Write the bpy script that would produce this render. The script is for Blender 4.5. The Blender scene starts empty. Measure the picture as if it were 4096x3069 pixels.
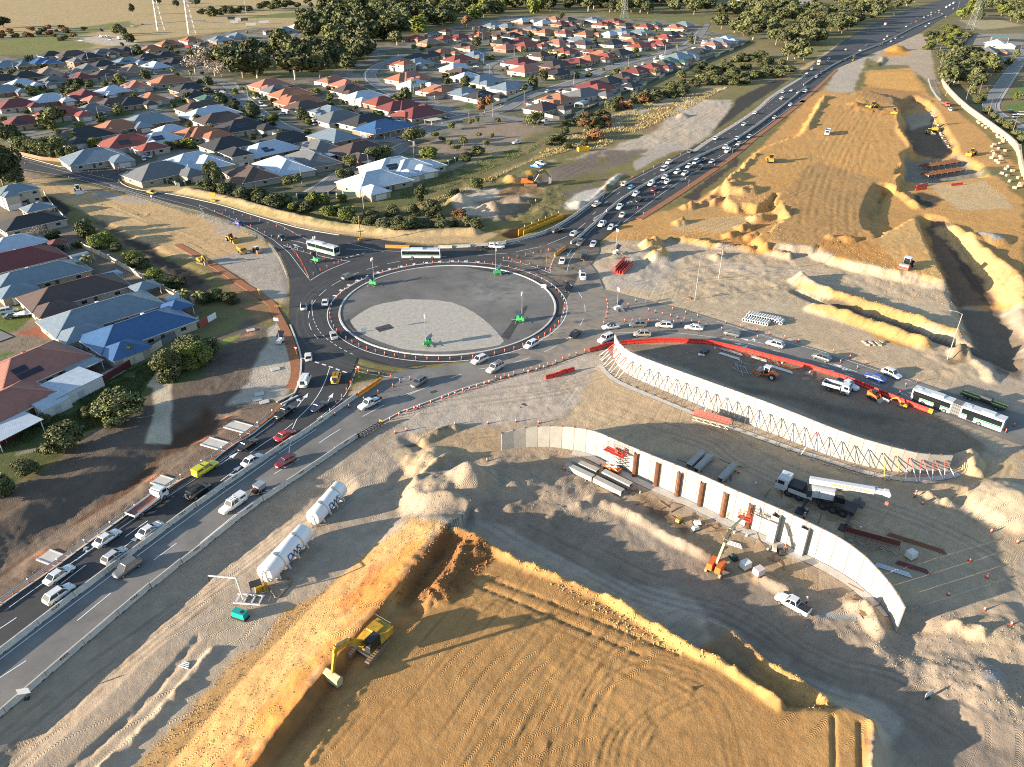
import bpy,bmesh,math,random
import numpy as np
from mathutils import Vector,Matrix
from mathutils.geometry import tessellate_polygon
random.seed(7)
S = bpy.context.scene
COL = S.collection
R = math.radians
# ------------------------------------------------------------------ camera
CH,FPX,PITCH = 86.0,3000.0,R(30.3)          # drone height, focal length in photo pixels, downward pitch
cam = bpy.data.cameras.new('camera'); co = bpy.data.objects.new('camera',cam); COL.objects.link(co)
cam.sensor_width = 36.0; cam.lens = 36.0*FPX/4096.0; cam.clip_end = 20000; cam.clip_start = 0.5
co.location = (0,0,CH); co.rotation_euler = (math.pi/2-PITCH,0,0)
S.camera = co
# ------------------------------------------------------------------ light
SUN_EL,SUN_AZ = 10.8,199.5                     # elevation; direction TOWARDS the sun, degrees counter-clockwise from +X
W = bpy.data.worlds.new('World'); S.world = W; W.use_nodes = True
nt = W.node_tree; bg = nt.nodes['Background']
sky = nt.nodes.new('ShaderNodeTexSky'); sky.sky_type = 'NISHITA'; sky.sun_disc = False
sky.sun_elevation = R(SUN_EL); sky.sun_rotation = R(90-SUN_AZ); sky.air_density = 1.0; sky.dust_density = 0.6; sky.ozone_density = 1.5
nt.links.new(sky.outputs[0],bg.inputs[0]); bg.inputs[1].default_value = 0.11
sl = bpy.data.lights.new('sun','SUN'); sl.energy = 5.0; sl.angle = R(0.55); sl.color = (1.0,0.85,0.66)
so = bpy.data.objects.new('sun',sl); COL.objects.link(so)
so.rotation_euler = (R(90-SUN_EL),0,R(SUN_AZ+90))
S.view_settings.view_transform = 'Standard'; S.view_settings.look = 'None'
S.view_settings.exposure = 1.66; S.view_settings.gamma = 1.0
S.cycles.use_denoising = False; S.cycles.filter_width = 1.05; S.cycles.max_bounces = 5; S.cycles.diffuse_bounces = 1; S.cycles.use_adaptive_sampling = False; S.cycles.glossy_bounces = 2; S.cycles.transparent_max_bounces = 4
# ------------------------------------------------------------------ photo pixel -> place (distance from the surface it touches)
K1 = 820/2212.0
TL = {'04': (3200,0,896/2209.),'O': (0,0,4096/2211.),'40': (0,2400,892/2209.),'41': (880,2400,892/2209.),
      '42': (1760,2300,1020/1263.),'43': (2700,2300,700/867.),'44': (3200,2300,896/1109.),'S': (0,0,1.0)}
for c_,x_ in enumerate((0,800,1600,2400)): TL['0%d' % c_] = (x_,0,K1)
for r_ in (1,2,3):
 for c_,x_ in enumerate((0,800,1600,2400,3276)): TL['%d%d' % (r_,c_)] = (x_,600*r_,K1)
CP,SP = math.cos(PITCH),math.sin(PITCH)
def G(u,v,z=0.0):
 x = (u-2048)/FPX; y = -(v-1534.5)/FPX
 dz = -SP+y*CP; t = (z-CH)/dz
 return (x*t,(CP+y*SP)*t)
def P(t,x,y,z=0.0):
 x0,y0,k = TL[t]; a = G(x0+x*k,y0+y*k,z); return Vector((a[0],a[1],z))
def PL(t,pts,z=0.0): return [P(t,a,b,z) for a,b in pts]
def PX(spec,z=0.0):
 """'21:10,20 30,40; 22:5,6' -> list of points"""
 out = []
 for seg in spec.split(';'):
  t,s = seg.strip().split(':')
  for w in s.split():
   a,b = w.split(','); out.append(P(t,float(a),float(b),z))
 return out
def heading(t,x,y,dx,dy,z=0.0):
 a = P(t,x-dx*.5,y-dy*.5,z); b = P(t,x+dx*.5,y+dy*.5,z); return math.atan2(b.y-a.y,b.x-a.x)
# ------------------------------------------------------------------ materials
MATS = {}
def mat(name,col,rough=0.7,metal=0.0,var=0.0,vscale=2.0,bump=0.0,bscale=8.0,coat=0.0,col2=None,obj=False,emit=0.0,detail=4.0):
 if name in MATS: return MATS[name]
 m = bpy.data.materials.new(name); m.use_nodes = True; n = m.node_tree; b = n.nodes['Principled BSDF']; L = n.links
 b.inputs['Base Color'].default_value = (*col,1); b.inputs['Roughness'].default_value = rough; b.inputs['Metallic'].default_value = metal
 if coat: b.inputs['Coat Weight'].default_value = coat; b.inputs['Coat Roughness'].default_value = 0.08
 if emit: b.inputs['Emission Color'].default_value = (*col,1); b.inputs['Emission Strength'].default_value = emit
 if var or bump:
  if obj: src = n.nodes.new('ShaderNodeTexCoord').outputs['Object']
  else: src = n.nodes.new('ShaderNodeNewGeometry').outputs['Position']
 if var:
  t = n.nodes.new('ShaderNodeTexNoise'); t.inputs['Scale'].default_value = vscale; t.inputs['Detail'].default_value = detail; t.inputs['Roughness'].default_value = 0.65
  L.new(src,t.inputs['Vector'])
  r = n.nodes.new('ShaderNodeValToRGB'); e = r.color_ramp.elements; e[0].position = 0.3; e[1].position = 0.7
  c2 = col2 or tuple(c*(1+var) for c in col); c1 = col if col2 else tuple(c*(1-var) for c in col)
  e[0].color = (*c1,1); e[1].color = (*c2,1)
  L.new(t.outputs['Fac'],r.inputs[0]); L.new(r.outputs[0],b.inputs['Base Color'])
 if bump:
  t = n.nodes.new('ShaderNodeTexNoise'); t.inputs['Scale'].default_value = bscale; t.inputs['Detail'].default_value = 5
  L.new(src,t.inputs['Vector']); q = n.nodes.new('ShaderNodeBump'); q.inputs['Strength'].default_value = min(1,bump); q.inputs['Distance'].default_value = 0.11
  L.new(t.outputs['Fac'],q.inputs['Height']); L.new(q.outputs[0],b.inputs['Normal'])
 MATS[name] = m; return m
# ------------------------------------------------------------------ mesh builder
class B:
 def __init__(s): s.v = []; s.f = []; s.mi = []; s.cur = 0
 def add(s,V,Fs):
  o = len(s.v); s.v += [tuple(p) for p in V]; s.f += [tuple(i+o for i in f) for f in Fs]; s.mi += [s.cur]*len(Fs); return s
 def mat(s,i): s.cur = i; return s
 def box(s,c,d,rz=0.0,tx=1.0,ty=1.0,M=None,ox=0.0):
  """box with centre c, size d; top face scaled by tx,ty and shifted ox"""
  x,y,z = d[0]/2,d[1]/2,d[2]/2
  V = [(-x,-y,-z),(x,-y,-z),(x,y,-z),(-x,y,-z),(-x*tx+ox,-y*ty,z),(x*tx+ox,-y*ty,z),(x*tx+ox,y*ty,z),(-x*tx+ox,y*ty,z)]
  if rz:
   cs,sn = math.cos(rz),math.sin(rz); V = [(a*cs-b*sn,a*sn+b*cs,e) for a,b,e in V]
  V = [(a+c[0],b+c[1],e+c[2]) for a,b,e in V]
  if M is not None: V = [tuple(M @ Vector(p)) for p in V]
  return s.add(V,[(3,2,1,0),(4,5,6,7),(0,1,5,4),(1,2,6,5),(2,3,7,6),(3,0,4,7)])
 def bar(s,a,b,w,h=None,up=(0,0,1),b1=None):
  """box beam from a to b, width w (horizontal), height h"""
  h = h or w; a = Vector(a); b = Vector(b); d = b-a; L = d.length
  if L < 1e-6: return s
  d /= L; u = Vector(up)
  if abs(d.dot(u)) > .97: u = Vector((1,0,0))
  sd = d.cross(u).normalized(); u = sd.cross(d)
  V = []
  for p,k in ((a,1.0),(b,b1 or 1.0)):
   for i,j in ((-1,-1),(1,-1),(1,1),(-1,1)): V.append(p+sd*(i*w/2*k)+u*(j*h/2*k))
  return s.add(V,[(3,2,1,0),(4,5,6,7),(0,1,5,4),(1,2,6,5),(2,3,7,6),(3,0,4,7)])
 def cyl(s,a,b,r0,r1=None,n=8,caps=True):
  r1 = r0 if r1 is None else r1; a = Vector(a); b = Vector(b); d = (b-a)
  if d.length < 1e-6: return s
  d.normalize(); u = Vector((0,0,1)) if abs(d.z) < .95 else Vector((1,0,0))
  e1 = d.cross(u).normalized(); e2 = d.cross(e1)
  V = [];
  for p,r in ((a,r0),(b,r1)):
   for i in range(n):
    t = 2*math.pi*i/n; V.append(p+e1*(r*math.cos(t))+e2*(r*math.sin(t)))
  Fs = [(i,(i+1) % n,n+(i+1) % n,n+i) for i in range(n)]
  if caps: Fs += [tuple(range(n))[::-1],tuple(range(n,2*n))]
  return s.add(V,Fs)
 def tube(s,pts,r,n=6):
  for a,b in zip(pts[:-1],pts[1:]): s.cyl(a,b,r,r,n)
  return s
 def prism(s,poly,z0,z1):
  n = len(poly); V = [(p[0],p[1],z0) for p in poly]+[(p[0],p[1],z1) for p in poly]
  return s.add(V,[tuple(range(n))[::-1],tuple(range(n,2*n))]+[(i,(i+1) % n,n+(i+1) % n,n+i) for i in range(n)])
 def side(s,poly,y0,y1):
  """extrude an (x,z) outline across y"""
  n = len(poly); V = [(p[0],y0,p[1]) for p in poly]+[(p[0],y1,p[1]) for p in poly]
  return s.add(V,[tuple(range(n)),tuple(range(n,2*n))[::-1]]+[(i,n+i,n+(i+1) % n,(i+1) % n) for i in range(n)])
 def loft(s,rings,caps=True):
  n = len(rings[0]); V = [p for r in rings for p in r]; Fs = []
  for k in range(len(rings)-1):
   for i in range(n): Fs.append((k*n+i,k*n+(i+1) % n,(k+1)*n+(i+1) % n,(k+1)*n+i))
  if caps: Fs += [tuple(range(n))[::-1],tuple(range((len(rings)-1)*n,len(rings)*n))]
  return s.add(V,Fs)
 def ball(s,c,r,n=8,m=5,sz=1.0,z0=-1.0):
  rings = []
  for j in range(m+1):
   t = math.asin(max(-1,min(1,z0)))*(1-j/m)+math.pi/2*(j/m); q = max(math.cos(t),0.02)
   rings.append([(c[0]+r*q*math.cos(2*math.pi*i/n),c[1]+r*q*math.sin(2*math.pi*i/n),c[2]+r*sz*math.sin(t)) for i in range(n)])
  return s.loft(rings)
 def m(s,name,*mats,smooth=False,ang=40):
  me = bpy.data.meshes.new(name); me.from_pydata(s.v,[],s.f)
  for q in mats: me.materials.append(q)
  if len(mats) > 1: me.polygons.foreach_set('material_index',s.mi)
  if smooth:
   bm = bmesh.new(); bm.from_mesh(me); bmesh.ops.recalc_face_normals(bm,faces=bm.faces); bm.to_mesh(me); bm.free()
   me.polygons.foreach_set('use_smooth',[True]*len(me.polygons)); me.set_sharp_from_angle(angle=R(ang))
  me.update(); return me
# ------------------------------------------------------------------ things and parts
LABELS = {}
def tag(o,label,cat,group=None):
 o['label'] = label; o['category'] = cat
 LABELS.setdefault((label,cat),[]).append(o)
 if group: o['group'] = group
 return o
def part(name,me,parent,loc=(0,0,0),rot=(0,0,0),label=None,scale=None):
 o = bpy.data.objects.new(name,me); COL.objects.link(o); o.parent = parent; o.location = loc; o.rotation_euler = rot
 if scale: o.scale = scale
 if label: o['label'] = label
 return o
def thing(name,label,cat,loc=(0,0,0),rz=0.0,group=None,scale=None,rot=None):
 o = bpy.data.objects.new(name,None); COL.objects.link(o); o.location = loc; o.rotation_euler = rot or (0,0,rz); o.empty_display_size = .3
 if scale: o.scale = (scale,)*3 if not hasattr(scale,'__len__') else scale
 return tag(o,label,cat,group)
def solo(name,me,label,cat,loc=(0,0,0),rz=0.0,group=None,scale=None,rot=None):
 o = bpy.data.objects.new(name,me); COL.objects.link(o); o.location = loc; o.rotation_euler = rot or (0,0,rz)
 if scale: o.scale = (scale,)*3 if not hasattr(scale,'__len__') else scale
 return tag(o,label,cat,group)
def struct(name,me,parent=None,kind='structure'):
 o = bpy.data.objects.new(name,me); COL.objects.link(o); o.parent = parent
 if parent is None: o['kind'] = kind
 return o
def place(T,name,label,cat,loc,rz=0.0,group=None,scale=None):
 """a thing from a template: list of (part name, mesh, location, rotation, [sub-parts])"""
 r = thing(name,label,cat,loc,rz,group,scale)
 for it in T:
  o = part(it[0],it[1],r,it[2] if len(it) > 2 else (0,0,0),it[3] if len(it) > 3 else (0,0,0))
  if len(it) > 4:
   for q in it[4]: part(q[0],q[1],o,q[2] if len(q) > 2 else (0,0,0),q[3] if len(q) > 3 else (0,0,0))
 return r
def polymesh(name,pts,z,mt,h=None):
 """flat sheet from an outline"""
 tr = tessellate_polygon([[Vector((p[0],p[1],0)) for p in pts]])
 b = B()
 V = [(p[0],p[1],z) for p in pts]
 Fs = []
 for t in tr:
  a,c,d = [Vector(V[i]) for i in t]
  Fs.append(tuple(t) if (c-a).cross(d-a).z > 0 else tuple(t[::-1]))
 b.add(V,Fs); return b.m(name,mt)
def offset(pts,d):
 """polyline shifted d to its left"""
 out = []
 for i in range(len(pts)):
  a = pts[max(i-1,0)]; b = pts[min(i+1,len(pts)-1)]; t = Vector((b[0]-a[0],b[1]-a[1],0)).normalized()
  out.append(Vector((pts[i][0]-t.y*d,pts[i][1]+t.x*d,pts[i][2] if len(pts[i]) > 2 else 0)))
 return out
def smooth(pts,it=2):
 for _ in range(it):
  q = [pts[0]]
  for a,b in zip(pts[:-1],pts[1:]): q += [a*.75+b*.25,a*.25+b*.75]
  pts = q+[pts[-1]]
 return pts
def walk(pts,step,start=0.0,z=None):
 """points every step metres along a polyline: (point, heading)"""
 out = []; s = start; acc = 0.0
 for a,b in zip(pts[:-1],pts[1:]):
  a = Vector(a); b = Vector(b); L = (b-a).xy.length
  if L < 1e-6: continue
  h = math.atan2(b.y-a.y,b.x-a.x)
  while s <= acc+L: out.append((a.lerp(b,(s-acc)/L),h)); s += step
  acc += L
 return out
def length(pts): return sum((Vector(b)-Vector(a)).xy.length for a,b in zip(pts[:-1],pts[1:]))
def strip(pts,w,z,b=None):
 b = b or B(); l = offset(pts,w/2); r = offset(pts,-w/2); n = len(pts)
 V = [(p.x,p.y,z) for p in r]+[(p.x,p.y,z) for p in l]
 return b.add(V,[(i,i+1,n+i+1,n+i) for i in range(n-1)])
# ================================================================== TERRAIN
def hash2(ix,iy,seed):
 h = (ix*374761393+iy*668265263+seed*982451653) & 0x7fffffff
 h = ((h ^ (h >> 13))*1274126177) & 0x7fffffff
 return ((h ^ (h >> 16)) & 0xffff)/65535.0
def vnoise(x,y,seed=0):
 ix = np.floor(x).astype(np.int64); iy = np.floor(y).astype(np.int64); fx = x-ix; fy = y-iy
 fx = fx*fx*(3-2*fx); fy = fy*fy*(3-2*fy)
 a = hash2(ix,iy,seed); b = hash2(ix+1,iy,seed); c = hash2(ix,iy+1,seed); d = hash2(ix+1,iy+1,seed)
 return (a*(1-fx)+b*fx)*(1-fy)+(c*(1-fx)+d*fx)*fy
def fbm(x,y,sc,seed=0,oct=4):
 o = np.zeros_like(x); a = .5; s = 1.0/sc
 for k in range(oct): o += a*(vnoise(x*s,y*s,seed+k)-.5)*2; a *= .5; s *= 2.03
 return o
def sdpoly(x,y,poly):
 """signed distance, positive inside"""
 d = np.full(x.shape,1e18); inside = np.zeros(x.shape,bool); n = len(poly)
 for i in range(n):
  ax,ay = poly[i][0],poly[i][1]; bx,by = poly[(i+1) % n][0],poly[(i+1) % n][1]
  ex,ey = bx-ax,by-ay; wx,wy = x-ax,y-ay
  t = np.clip((wx*ex+wy*ey)/(ex*ex+ey*ey+1e-12),0,1)
  d = np.minimum(d,(wx-ex*t)**2+(wy-ey*t)**2)
  if ay != by:
   c = ((ay > y) != (by > y)) & (x < (bx-ax)*(y-ay)/(by-ay)+ax); inside ^= c
 d = np.sqrt(d); return np.where(inside,d,-d)
def dline(x,y,pts,val=None):
 d = np.full(x.shape,1e18); tt = np.zeros(x.shape); L = 0.0; sg = np.zeros(x.shape)
 for a,b in zip(pts[:-1],pts[1:]):
  ex,ey = b[0]-a[0],b[1]-a[1]; l = math.hypot(ex,ey); wx,wy = x-a[0],y-a[1]
  t = np.clip((wx*ex+wy*ey)/(l*l+1e-12),0,1); q = (wx-ex*t)**2+(wy-ey*t)**2
  m = q < d; d = np.where(m,q,d); tt = np.where(m,L+t*l,tt); sg = np.where(m,ex*wy-ey*wx,sg); L += l
 return np.sqrt(d),tt,sg          # sg > 0: left of the line
def sstep(t): t = np.clip(t,0,1); return t*t*(3-2*t)
FEAT = []
def plateau(spec,h,w,z=None,wob=0.5,lo=False,base=None): FEAT.append(('plat',PX(spec,h if z is None else z),h,w,wob,lo))
def ridge(spec,h,hw,z=0.0,lump=.3,prof='tent',ls=4.0,mode='add'): FEAT.append((mode,smooth(PX(spec,z),1),h,hw,lump,prof,ls))
def mound(t,x,y,r,h,z=0.0,el=1.0,rot=0.0,lump=.25): FEAT.append(('mound',P(t,x,y,z),r,h,el,rot,lump))
# --- foreground embankment: gold pad, its orange outer bank on the left, its bund on the right
PADZ = 3.0
LEFT_RIDGE = '32:470,850 60,1380; 41:1590,60 1330,380 1090,640 830,960 560,1320 320,1656 0,2050 -400,2600 -900,3300'
RIGHT_BUND = '32:500,830 760,900 950,1030 1300,1190 1700,1330; 42:590,0 900,130 1263,370; 43:180,390 330,480 470,590 560,650'
FEAT.append(('plat',PX('32:470,850 60,1380; 41:1590,60 1330,380 1090,640 830,960 560,1320 320,1656 -400,2600 -900,3300; 44:0,2600 300,1800 340,1100 350,950 372,860 382,740 330,680 250,650 170,655; 43:560,650 470,590 330,480 180,390; 42:1263,370 900,130 590,0; 32:1700,1330 1300,1190 950,1030 760,900 500,830',PADZ),PADZ,4.0,.6,False))
ridge(LEFT_RIDGE,4.4,12.0,z=4.4,lump=.10,prof='ltent',mode='max')
ridge(RIGHT_BUND,.95,1.3,z=3.6,lump=.6,prof='round',ls=2.2)
# ramp beside the bund, with its own outer bund
FEAT.append(('plat',PX('43:180,390 330,480 560,650 680,690 780,650 860,660 650,540 440,420 265,250 120,190',2.0),2.0,3.0,.5,False))
ridge('43:265,255 440,420 650,540 790,640',.9,1.3,z=2.6,lump=.5,prof='round',ls=2.0)
ridge('44:165,690 170,950 170,1300',-.35,.45,z=3.0,lump=.3,prof='round'); ridge('44:295,720 300,950 310,1300',-.35,.45,z=3.0,lump=.3,prof='round')
ridge('44:345,700 372,790 362,900 350,1000',.7,.9,z=3.0,lump=.6,prof='round',ls=1.5)
# dug trench at the pad's tip
ridge('32:560,930 330,1200 150,1420; 41:1900,40 1850,200',-.8,2.6,z=3.0,lump=.5,prof='round',ls=3)
ridge('32:690,1020 640,1200 480,1400 350,1560',.8,1.2,z=3.0,lump=.8,prof='round',ls=1.5)
mound('32',800,1080,3.2,1.3,z=3.0,lump=.7); mound('32',430,1560,2.6,1.0,z=3.0,lump=.8); mound('32',250,1600,2.2,.8,z=3.0,lump=.8)
# ruts and windrows on the pad
for sp in ('41:1330,860 1000,1300 720,1640','41:1440,840 1130,1230 860,1650'):
 ridge(sp,.18,.55,z=3.0,lump=.9,prof='round',ls=.7)
for sp in ('42:130,30 500,180 1000,400','42:200,0 600,150 1200,400'): ridge(sp,-.22,.5,z=3.0,lump=.9,prof='round',ls=.8)
for k in range(9): ridge('42:%d,952 %d,%d %d,%d' % (60+k*85,200+k*80,700-k*12,420+k*62,420),.05,.25,z=3.0,lump=.8,prof='round',ls=1.1)
for k in range(6): ridge('42:%d,950 %d,800 %d,700 %d,640 %d,560' % (760+k*50,800+k*46,900+k*40,1020+k*40,1260),.06,.3,z=3.0,lump=.8,prof='round',ls=.8)
# stockpile between pad and wall, with its benches
mound('32',470,420,9.5,3.6,z=1.5,el=.85,rot=.3,lump=.18); mound('32',790,330,5.5,2.4,z=1.0,lump=.3); mound('32',330,130,6,1.5,lump=.4); mound('32',1050,420,9,1.6,lump=.7); mound('32',1500,300,8,.9,lump=.8)
ridge('32:120,500 200,640 500,640 800,680 900,790',.9,1.6,lump=.5,prof='round'); ridge('32:130,480 350,220 560,90 760,90',.8,1.2,lump=.6,prof='round',ls=2)
ridge('32:1500,800 1900,620 2212,520',.9,2.2,lump=.7,prof='round',ls=3); ridge('33:0,560 400,720 700,920 1000,1070 1250,1190',.8,1.5,lump=.5,prof='round',ls=2)
ridge('33:1650,1350 1900,1480 2110,1560',.9,1.6,lump=.4,prof='round',ls=2); ridge('44:210,150 330,170 370,250 440,330',1.3,2.0,lump=.6,prof='round',ls=2)
ridge('22:0,1450; 32:300,20; 31:1900,520',-.5,2.0,lump=.5,prof='round'); ridge('22:200,1560 500,1400 660,1380',.9,1.6,lump=.5,prof='round',ls=2)
mound('34',2080,600,9.0,2.6,lump=.12); mound('34',1610,130,3.2,2.6,lump=.4); mound('34',1690,250,2.2,1.2,lump=.5)
for x,y in ((1130,500),(1230,510),(1330,570),(1220,570),(1400,590)): mound('34',x,y,1.7,.7,lump=.5)
mound('44',900,600,8,1.5,lump=.5); ridge('44:710,230 850,290 950,320',.9,1.6,lump=.8,prof='round',ls=1.5); ridge('44:560,170 600,280 520,330 380,330',-1.2,4.0,lump=.3,prof='round')
mound('44',1050,300,8,.9,lump=.8)
# work floor in front of the lower wall and haul road
ridge('32:1100,850 1700,1120 2212,1340; 33:300,1500; 43:200,200 500,420 700,560; 44:450,620 800,900',-.5,4.0,lump=.2,prof='round')
# --- track beside the south-west road sits lower than the road
ridge('31:1700,330 1300,480 800,760 400,1050 0,1350; 40:1250,420 700,920 200,1360 -300,1800',-1.1,5.0,lump=.1,prof='round')
ridge('40:2000,330 1700,700 1350,1100 900,1500 500,1900',-.35,1.0,lump=.9,prof='round',ls=2); ridge('40:2150,450 1800,900 1250,1450 900,1800',.5,1.2,lump=.8,prof='round',ls=2)
# --- dark basin west of the south-west road
ridge('30:-500,1420 300,930 800,600 1300,300 1600,50; 21:60,1300 -40,1150',-1.7,7.5,lump=.08,prof='round')
ridge('30:0,850 600,500 1100,250 1500,0; 20:2100,1500',.35,5,lump=.3,prof='round')
# --- north-west sand berm
ridge('11:-200,430 0,470 560,600 900,700 1400,800 1900,870; 12:0,900 300,890 700,880 900,900',1.3,4.5,lump=.2,prof='round',ls=3)
ridge('11:300,330 700,560 1000,640 1500,760 1900,800; 12:100,820 600,820',-1.1,6.0,lump=.3,prof='round',ls=5)
ridge('10:500,540 800,670',-.4,2.5,lump=.5,prof='round'); ridge('10:1000,760 1500,1010 2100,1330; 11:100,1450',-.6,3.5,lump=.4,prof='round'); mound('10',1050,490,4.0,1.6,lump=.3)
for sp in ('10:1000,560 1500,760 2000,980 2200,1100','10:1250,620 1700,800 2212,980','10:1400,680 1560,740 1620,660 1760,680'): ridge(sp,.14,.5,lump=.8,prof='round',ls=1.5)
# --- dig north of the highway merge
mound('12',650,570,7.5,3.2,el=.7,rot=.7,lump=.3); mound('12',1000,640,7,2.6,lump=.4); mound('12',1200,330,4.5,2.4,lump=.2); mound('12',1280,560,7,1.8,lump=.4); mound('12',860,760,3,1.0,lump=.5)
mound('12',1400,250,4,1.2,lump=.5); mound('12',1950,600,5.5,1.6,lump=.6); ridge('12:1150,940 1300,880 1500,800 1760,700',-2.4,3.2,lump=.15,prof='round'); ridge('12:1080,760 1350,650 1500,620',-1.0,4,lump=.3,prof='round')
ridge('12:2000,620 2212,440; 13:120,330 260,270',.8,2.2,lump=.7,prof='round'); mound('03',880,1260,6,1.8,el=.5,rot=.6,lump=.5)
FEAT.append(('rough',PX('03:300,1400 700,1120 1050,1060 1420,1080 1440,1200 1200,1440 900,1560 600,1600 300,1560'),.5,5.0))
# --- highway earthworks, right of the highway
FEAT.append(('plat',PX('13:1700,0 1620,120 1350,380 1380,600 1700,610 1900,480 2010,740 1700,960 1800,1040 2212,1060; 14:420,990 620,940 520,800 580,600 700,370 860,430 850,330 930,180 900,120 1030,20; 04:1120,1540 1100,1430 960,1270 1010,1220 950,1170 1000,1060 940,980 700,900 480,930 240,940 130,1130 0,1330',2.0),2.6,2.4,2.2,False))
ridge('13:1660,60 1330,390 1060,560',1.3,2.4,z=2,lump=.4,prof='round')
for sp,h in (('13:1880,560 1950,660 2010,750',1.3),('13:700,940 900,930 1250,1000 1500,1020 1800,1060 2100,1130',1.5),('14:1030,30 920,150 900,250',.8),('14:1100,720 1150,950 1260,1130 1320,1280 1370,1430',1.0),('14:0,1120 500,1270 900,1350 1300,1440',.9)): ridge(sp,h,2.0,z=1.5,lump=.6,prof='round',ls=3)
ridge('14:700,400 620,520 560,700 560,830 620,930',-2.0,4.0,z=1,lump=.3,prof='round')
ridge('04:1290,960 1000,1060 960,1170 1010,1230 960,1280 1100,1430 1120,1540; 14:1030,30 920,150 900,250 850,340',.9,2.0,z=2.4,lump=.9,prof='round',ls=2.5); ridge('14:40,960 300,985 520,1000',.9,1.8,z=2,lump=.9,prof='round',ls=2); ridge('04:240,960 140,1140 60,1280',1.2,2.4,z=2.4,lump=.9,prof='round',ls=2.5)
ridge('14:880,430 1000,520 1090,600',1.3,2.6,z=1.5,lump=.4,prof='round')
FEAT.append(('plat',PX('14:620,960 1100,700 1150,950 1270,1130 1330,1290 1380,1440 1000,1360 500,1280 0,1130 0,980 400,990',1.5),2.2,2.2,1.6,False))
FEAT.append(('plat',PX('14:1180,720 1270,740 1480,920 1620,1090 1830,1300 1950,1500; 24:2150,400 2050,700 1800,500 1600,200; 14:1480,1500 1330,1260 1200,980 1110,760'),-3.2,5.0,.8,True))
ridge('14:1250,730 1450,800 1650,950 1900,1150 2212,1380; 24:2212,60',1.4,3.2,z=1,lump=.3,prof='round',ls=4)
FEAT.append(('plat',PX('04:960,1060 1120,950 1250,1010 1330,1100 1420,1290 1500,1400 1520,1500 1400,1560; 14:1500,60 1700,160 1790,270 1200,340 1000,330 880,320 960,180 920,120 1040,40; 04:1150,1500 1100,1400 1000,1250 1060,1180'),-2.6,4.0,1.0,True))
mound('04',950,500,14,5.0,el=.55,rot=.1,lump=.4); ridge('04:820,560 800,640 620,660',1.2,3,lump=.5,prof='round')
mound('14',1830,970,8,2.2,lump=.1)
# spoil heaps near the merge
for t,x,y,r,h in (('13',560,1030,5.5,3.0),('13',620,1160,6.0,3.0),('13',1380,470,9,2.6),('13',1560,520,8,2.4),('13',1250,570,6,2.2),('13',950,620,4.5,2.2),('13',860,790,4.0,1.8),('13',1700,750,6,2.2),('13',1550,850,5,2.0),
                      ('13',1430,940,5.5,2.0),('13',1640,950,5,2.0),('13',1280,1160,4.5,1.4),('13',1440,380,6,2.0),('13',2150,1420,4.5,1.4),('04',620,1120,7,2.2),('04',720,1130,5,2.0),('04',540,1080,8,2.0),('04',850,1160,6,1.6),('24',1510,590,4.5,2.4)):
 mound(t,x,y,r*.8,h*.72,lump=.8); mound(t,x+r*9,y-r*4,r*.5,h*.5,lump=.9); mound(t,x-r*8,y+r*3,r*.45,h*.4,lump=.9)
ridge('24:-150,30 0,70 300,160 700,290 1050,410 1250,490',1.9,3.4,z=1,lump=.35,prof='round',ls=4); ridge('14:-300,1350; 24:300,-20 550,40 900,150 1300,290 1600,370',1.9,3.2,z=1,lump=.3,prof='round',ls=4)
ridge('14:-300,1500; 24:100,50 500,170 900,300 1300,420 1600,520 1900,640',-1.7,2.6,lump=.2,prof='round')
ridge('24:1650,640 1850,780 1850,900',.8,2,lump=.5,prof='round')
FEAT.append(('rough',PX('13:0,1080 400,1000 900,1080 1400,1100 2212,1180 2212,1656 1200,1656 500,1480 0,1400'),.35,3.0))
FEAT.append(('rough',PX('14:0,1150 900,1360 1500,1656 0,1656'),.35,3.0)); FEAT.append(('rough',PX('24:650,300 1500,0 1600,250 1850,850 1200,900'),.35,2.5))
FEAT.append(('rough',PX('04:0,950 520,930 500,1100 950,1200 950,1656 0,1656',2),.14,2.0)); FEAT.append(('rough',PX('13:1350,600 2000,400 2212,0 2212,700 1800,1000',2),.10,1.5))
FEAT.append(('rough',PX('12:400,400 1600,200 1900,600 1200,950 800,850'),.6,3.5)); FEAT.append(('rough',PX('32:0,0 1100,0 2212,60 2212,900 1500,700 600,750 0,700'),.4,2.5))
FEAT.append(('rough',PX('44:0,100 480,300 1109,250 1109,700 500,600 0,400'),.4,2.5)); FEAT.append(('rough',PX('20:2100,1000; 21:300,500 700,300 600,1000 100,1400 -300,1500'),.25,2.0)); FEAT.append(('rough',PX('30:0,1400 2000,100 2212,200 0,1620'),.3,1.2))
FEAT.append(('rough',PX('33:0,400 900,900 2212,1400 2212,1656 0,1656'),.15,2.0)); FEAT.append(('rough',PX('42:0,952 300,300 700,60 1263,400 1263,952',3),.06,1.2))
soil_rough = PX('22:0,1300 1900,700; 23:0,1000 2212,1800; 34:2400,500; 44:1300,1200 600,1100; 43:500,420 0,150; 32:900,860 400,800; 31:1500,900; 40:1500,500 200,1600 -300,1700; 31:1300,200'); FEAT.append(('rough',soil_rough,.10,1.8))
FEAT.append(('rough',PX('10:1000,720 2212,1400; 21:100,300; 20:2000,200; 10:1700,1300 1100,900'),.5,2.5))
FLAT = []            # outlines kept flat at road level (filled by the road section)
def pxmin(pts,mg):
 return min(p[0] for p in pts)-mg,max(p[0] for p in pts)+mg,min(p[1] for p in pts)-mg,max(p[1] for p in pts)+mg
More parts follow.
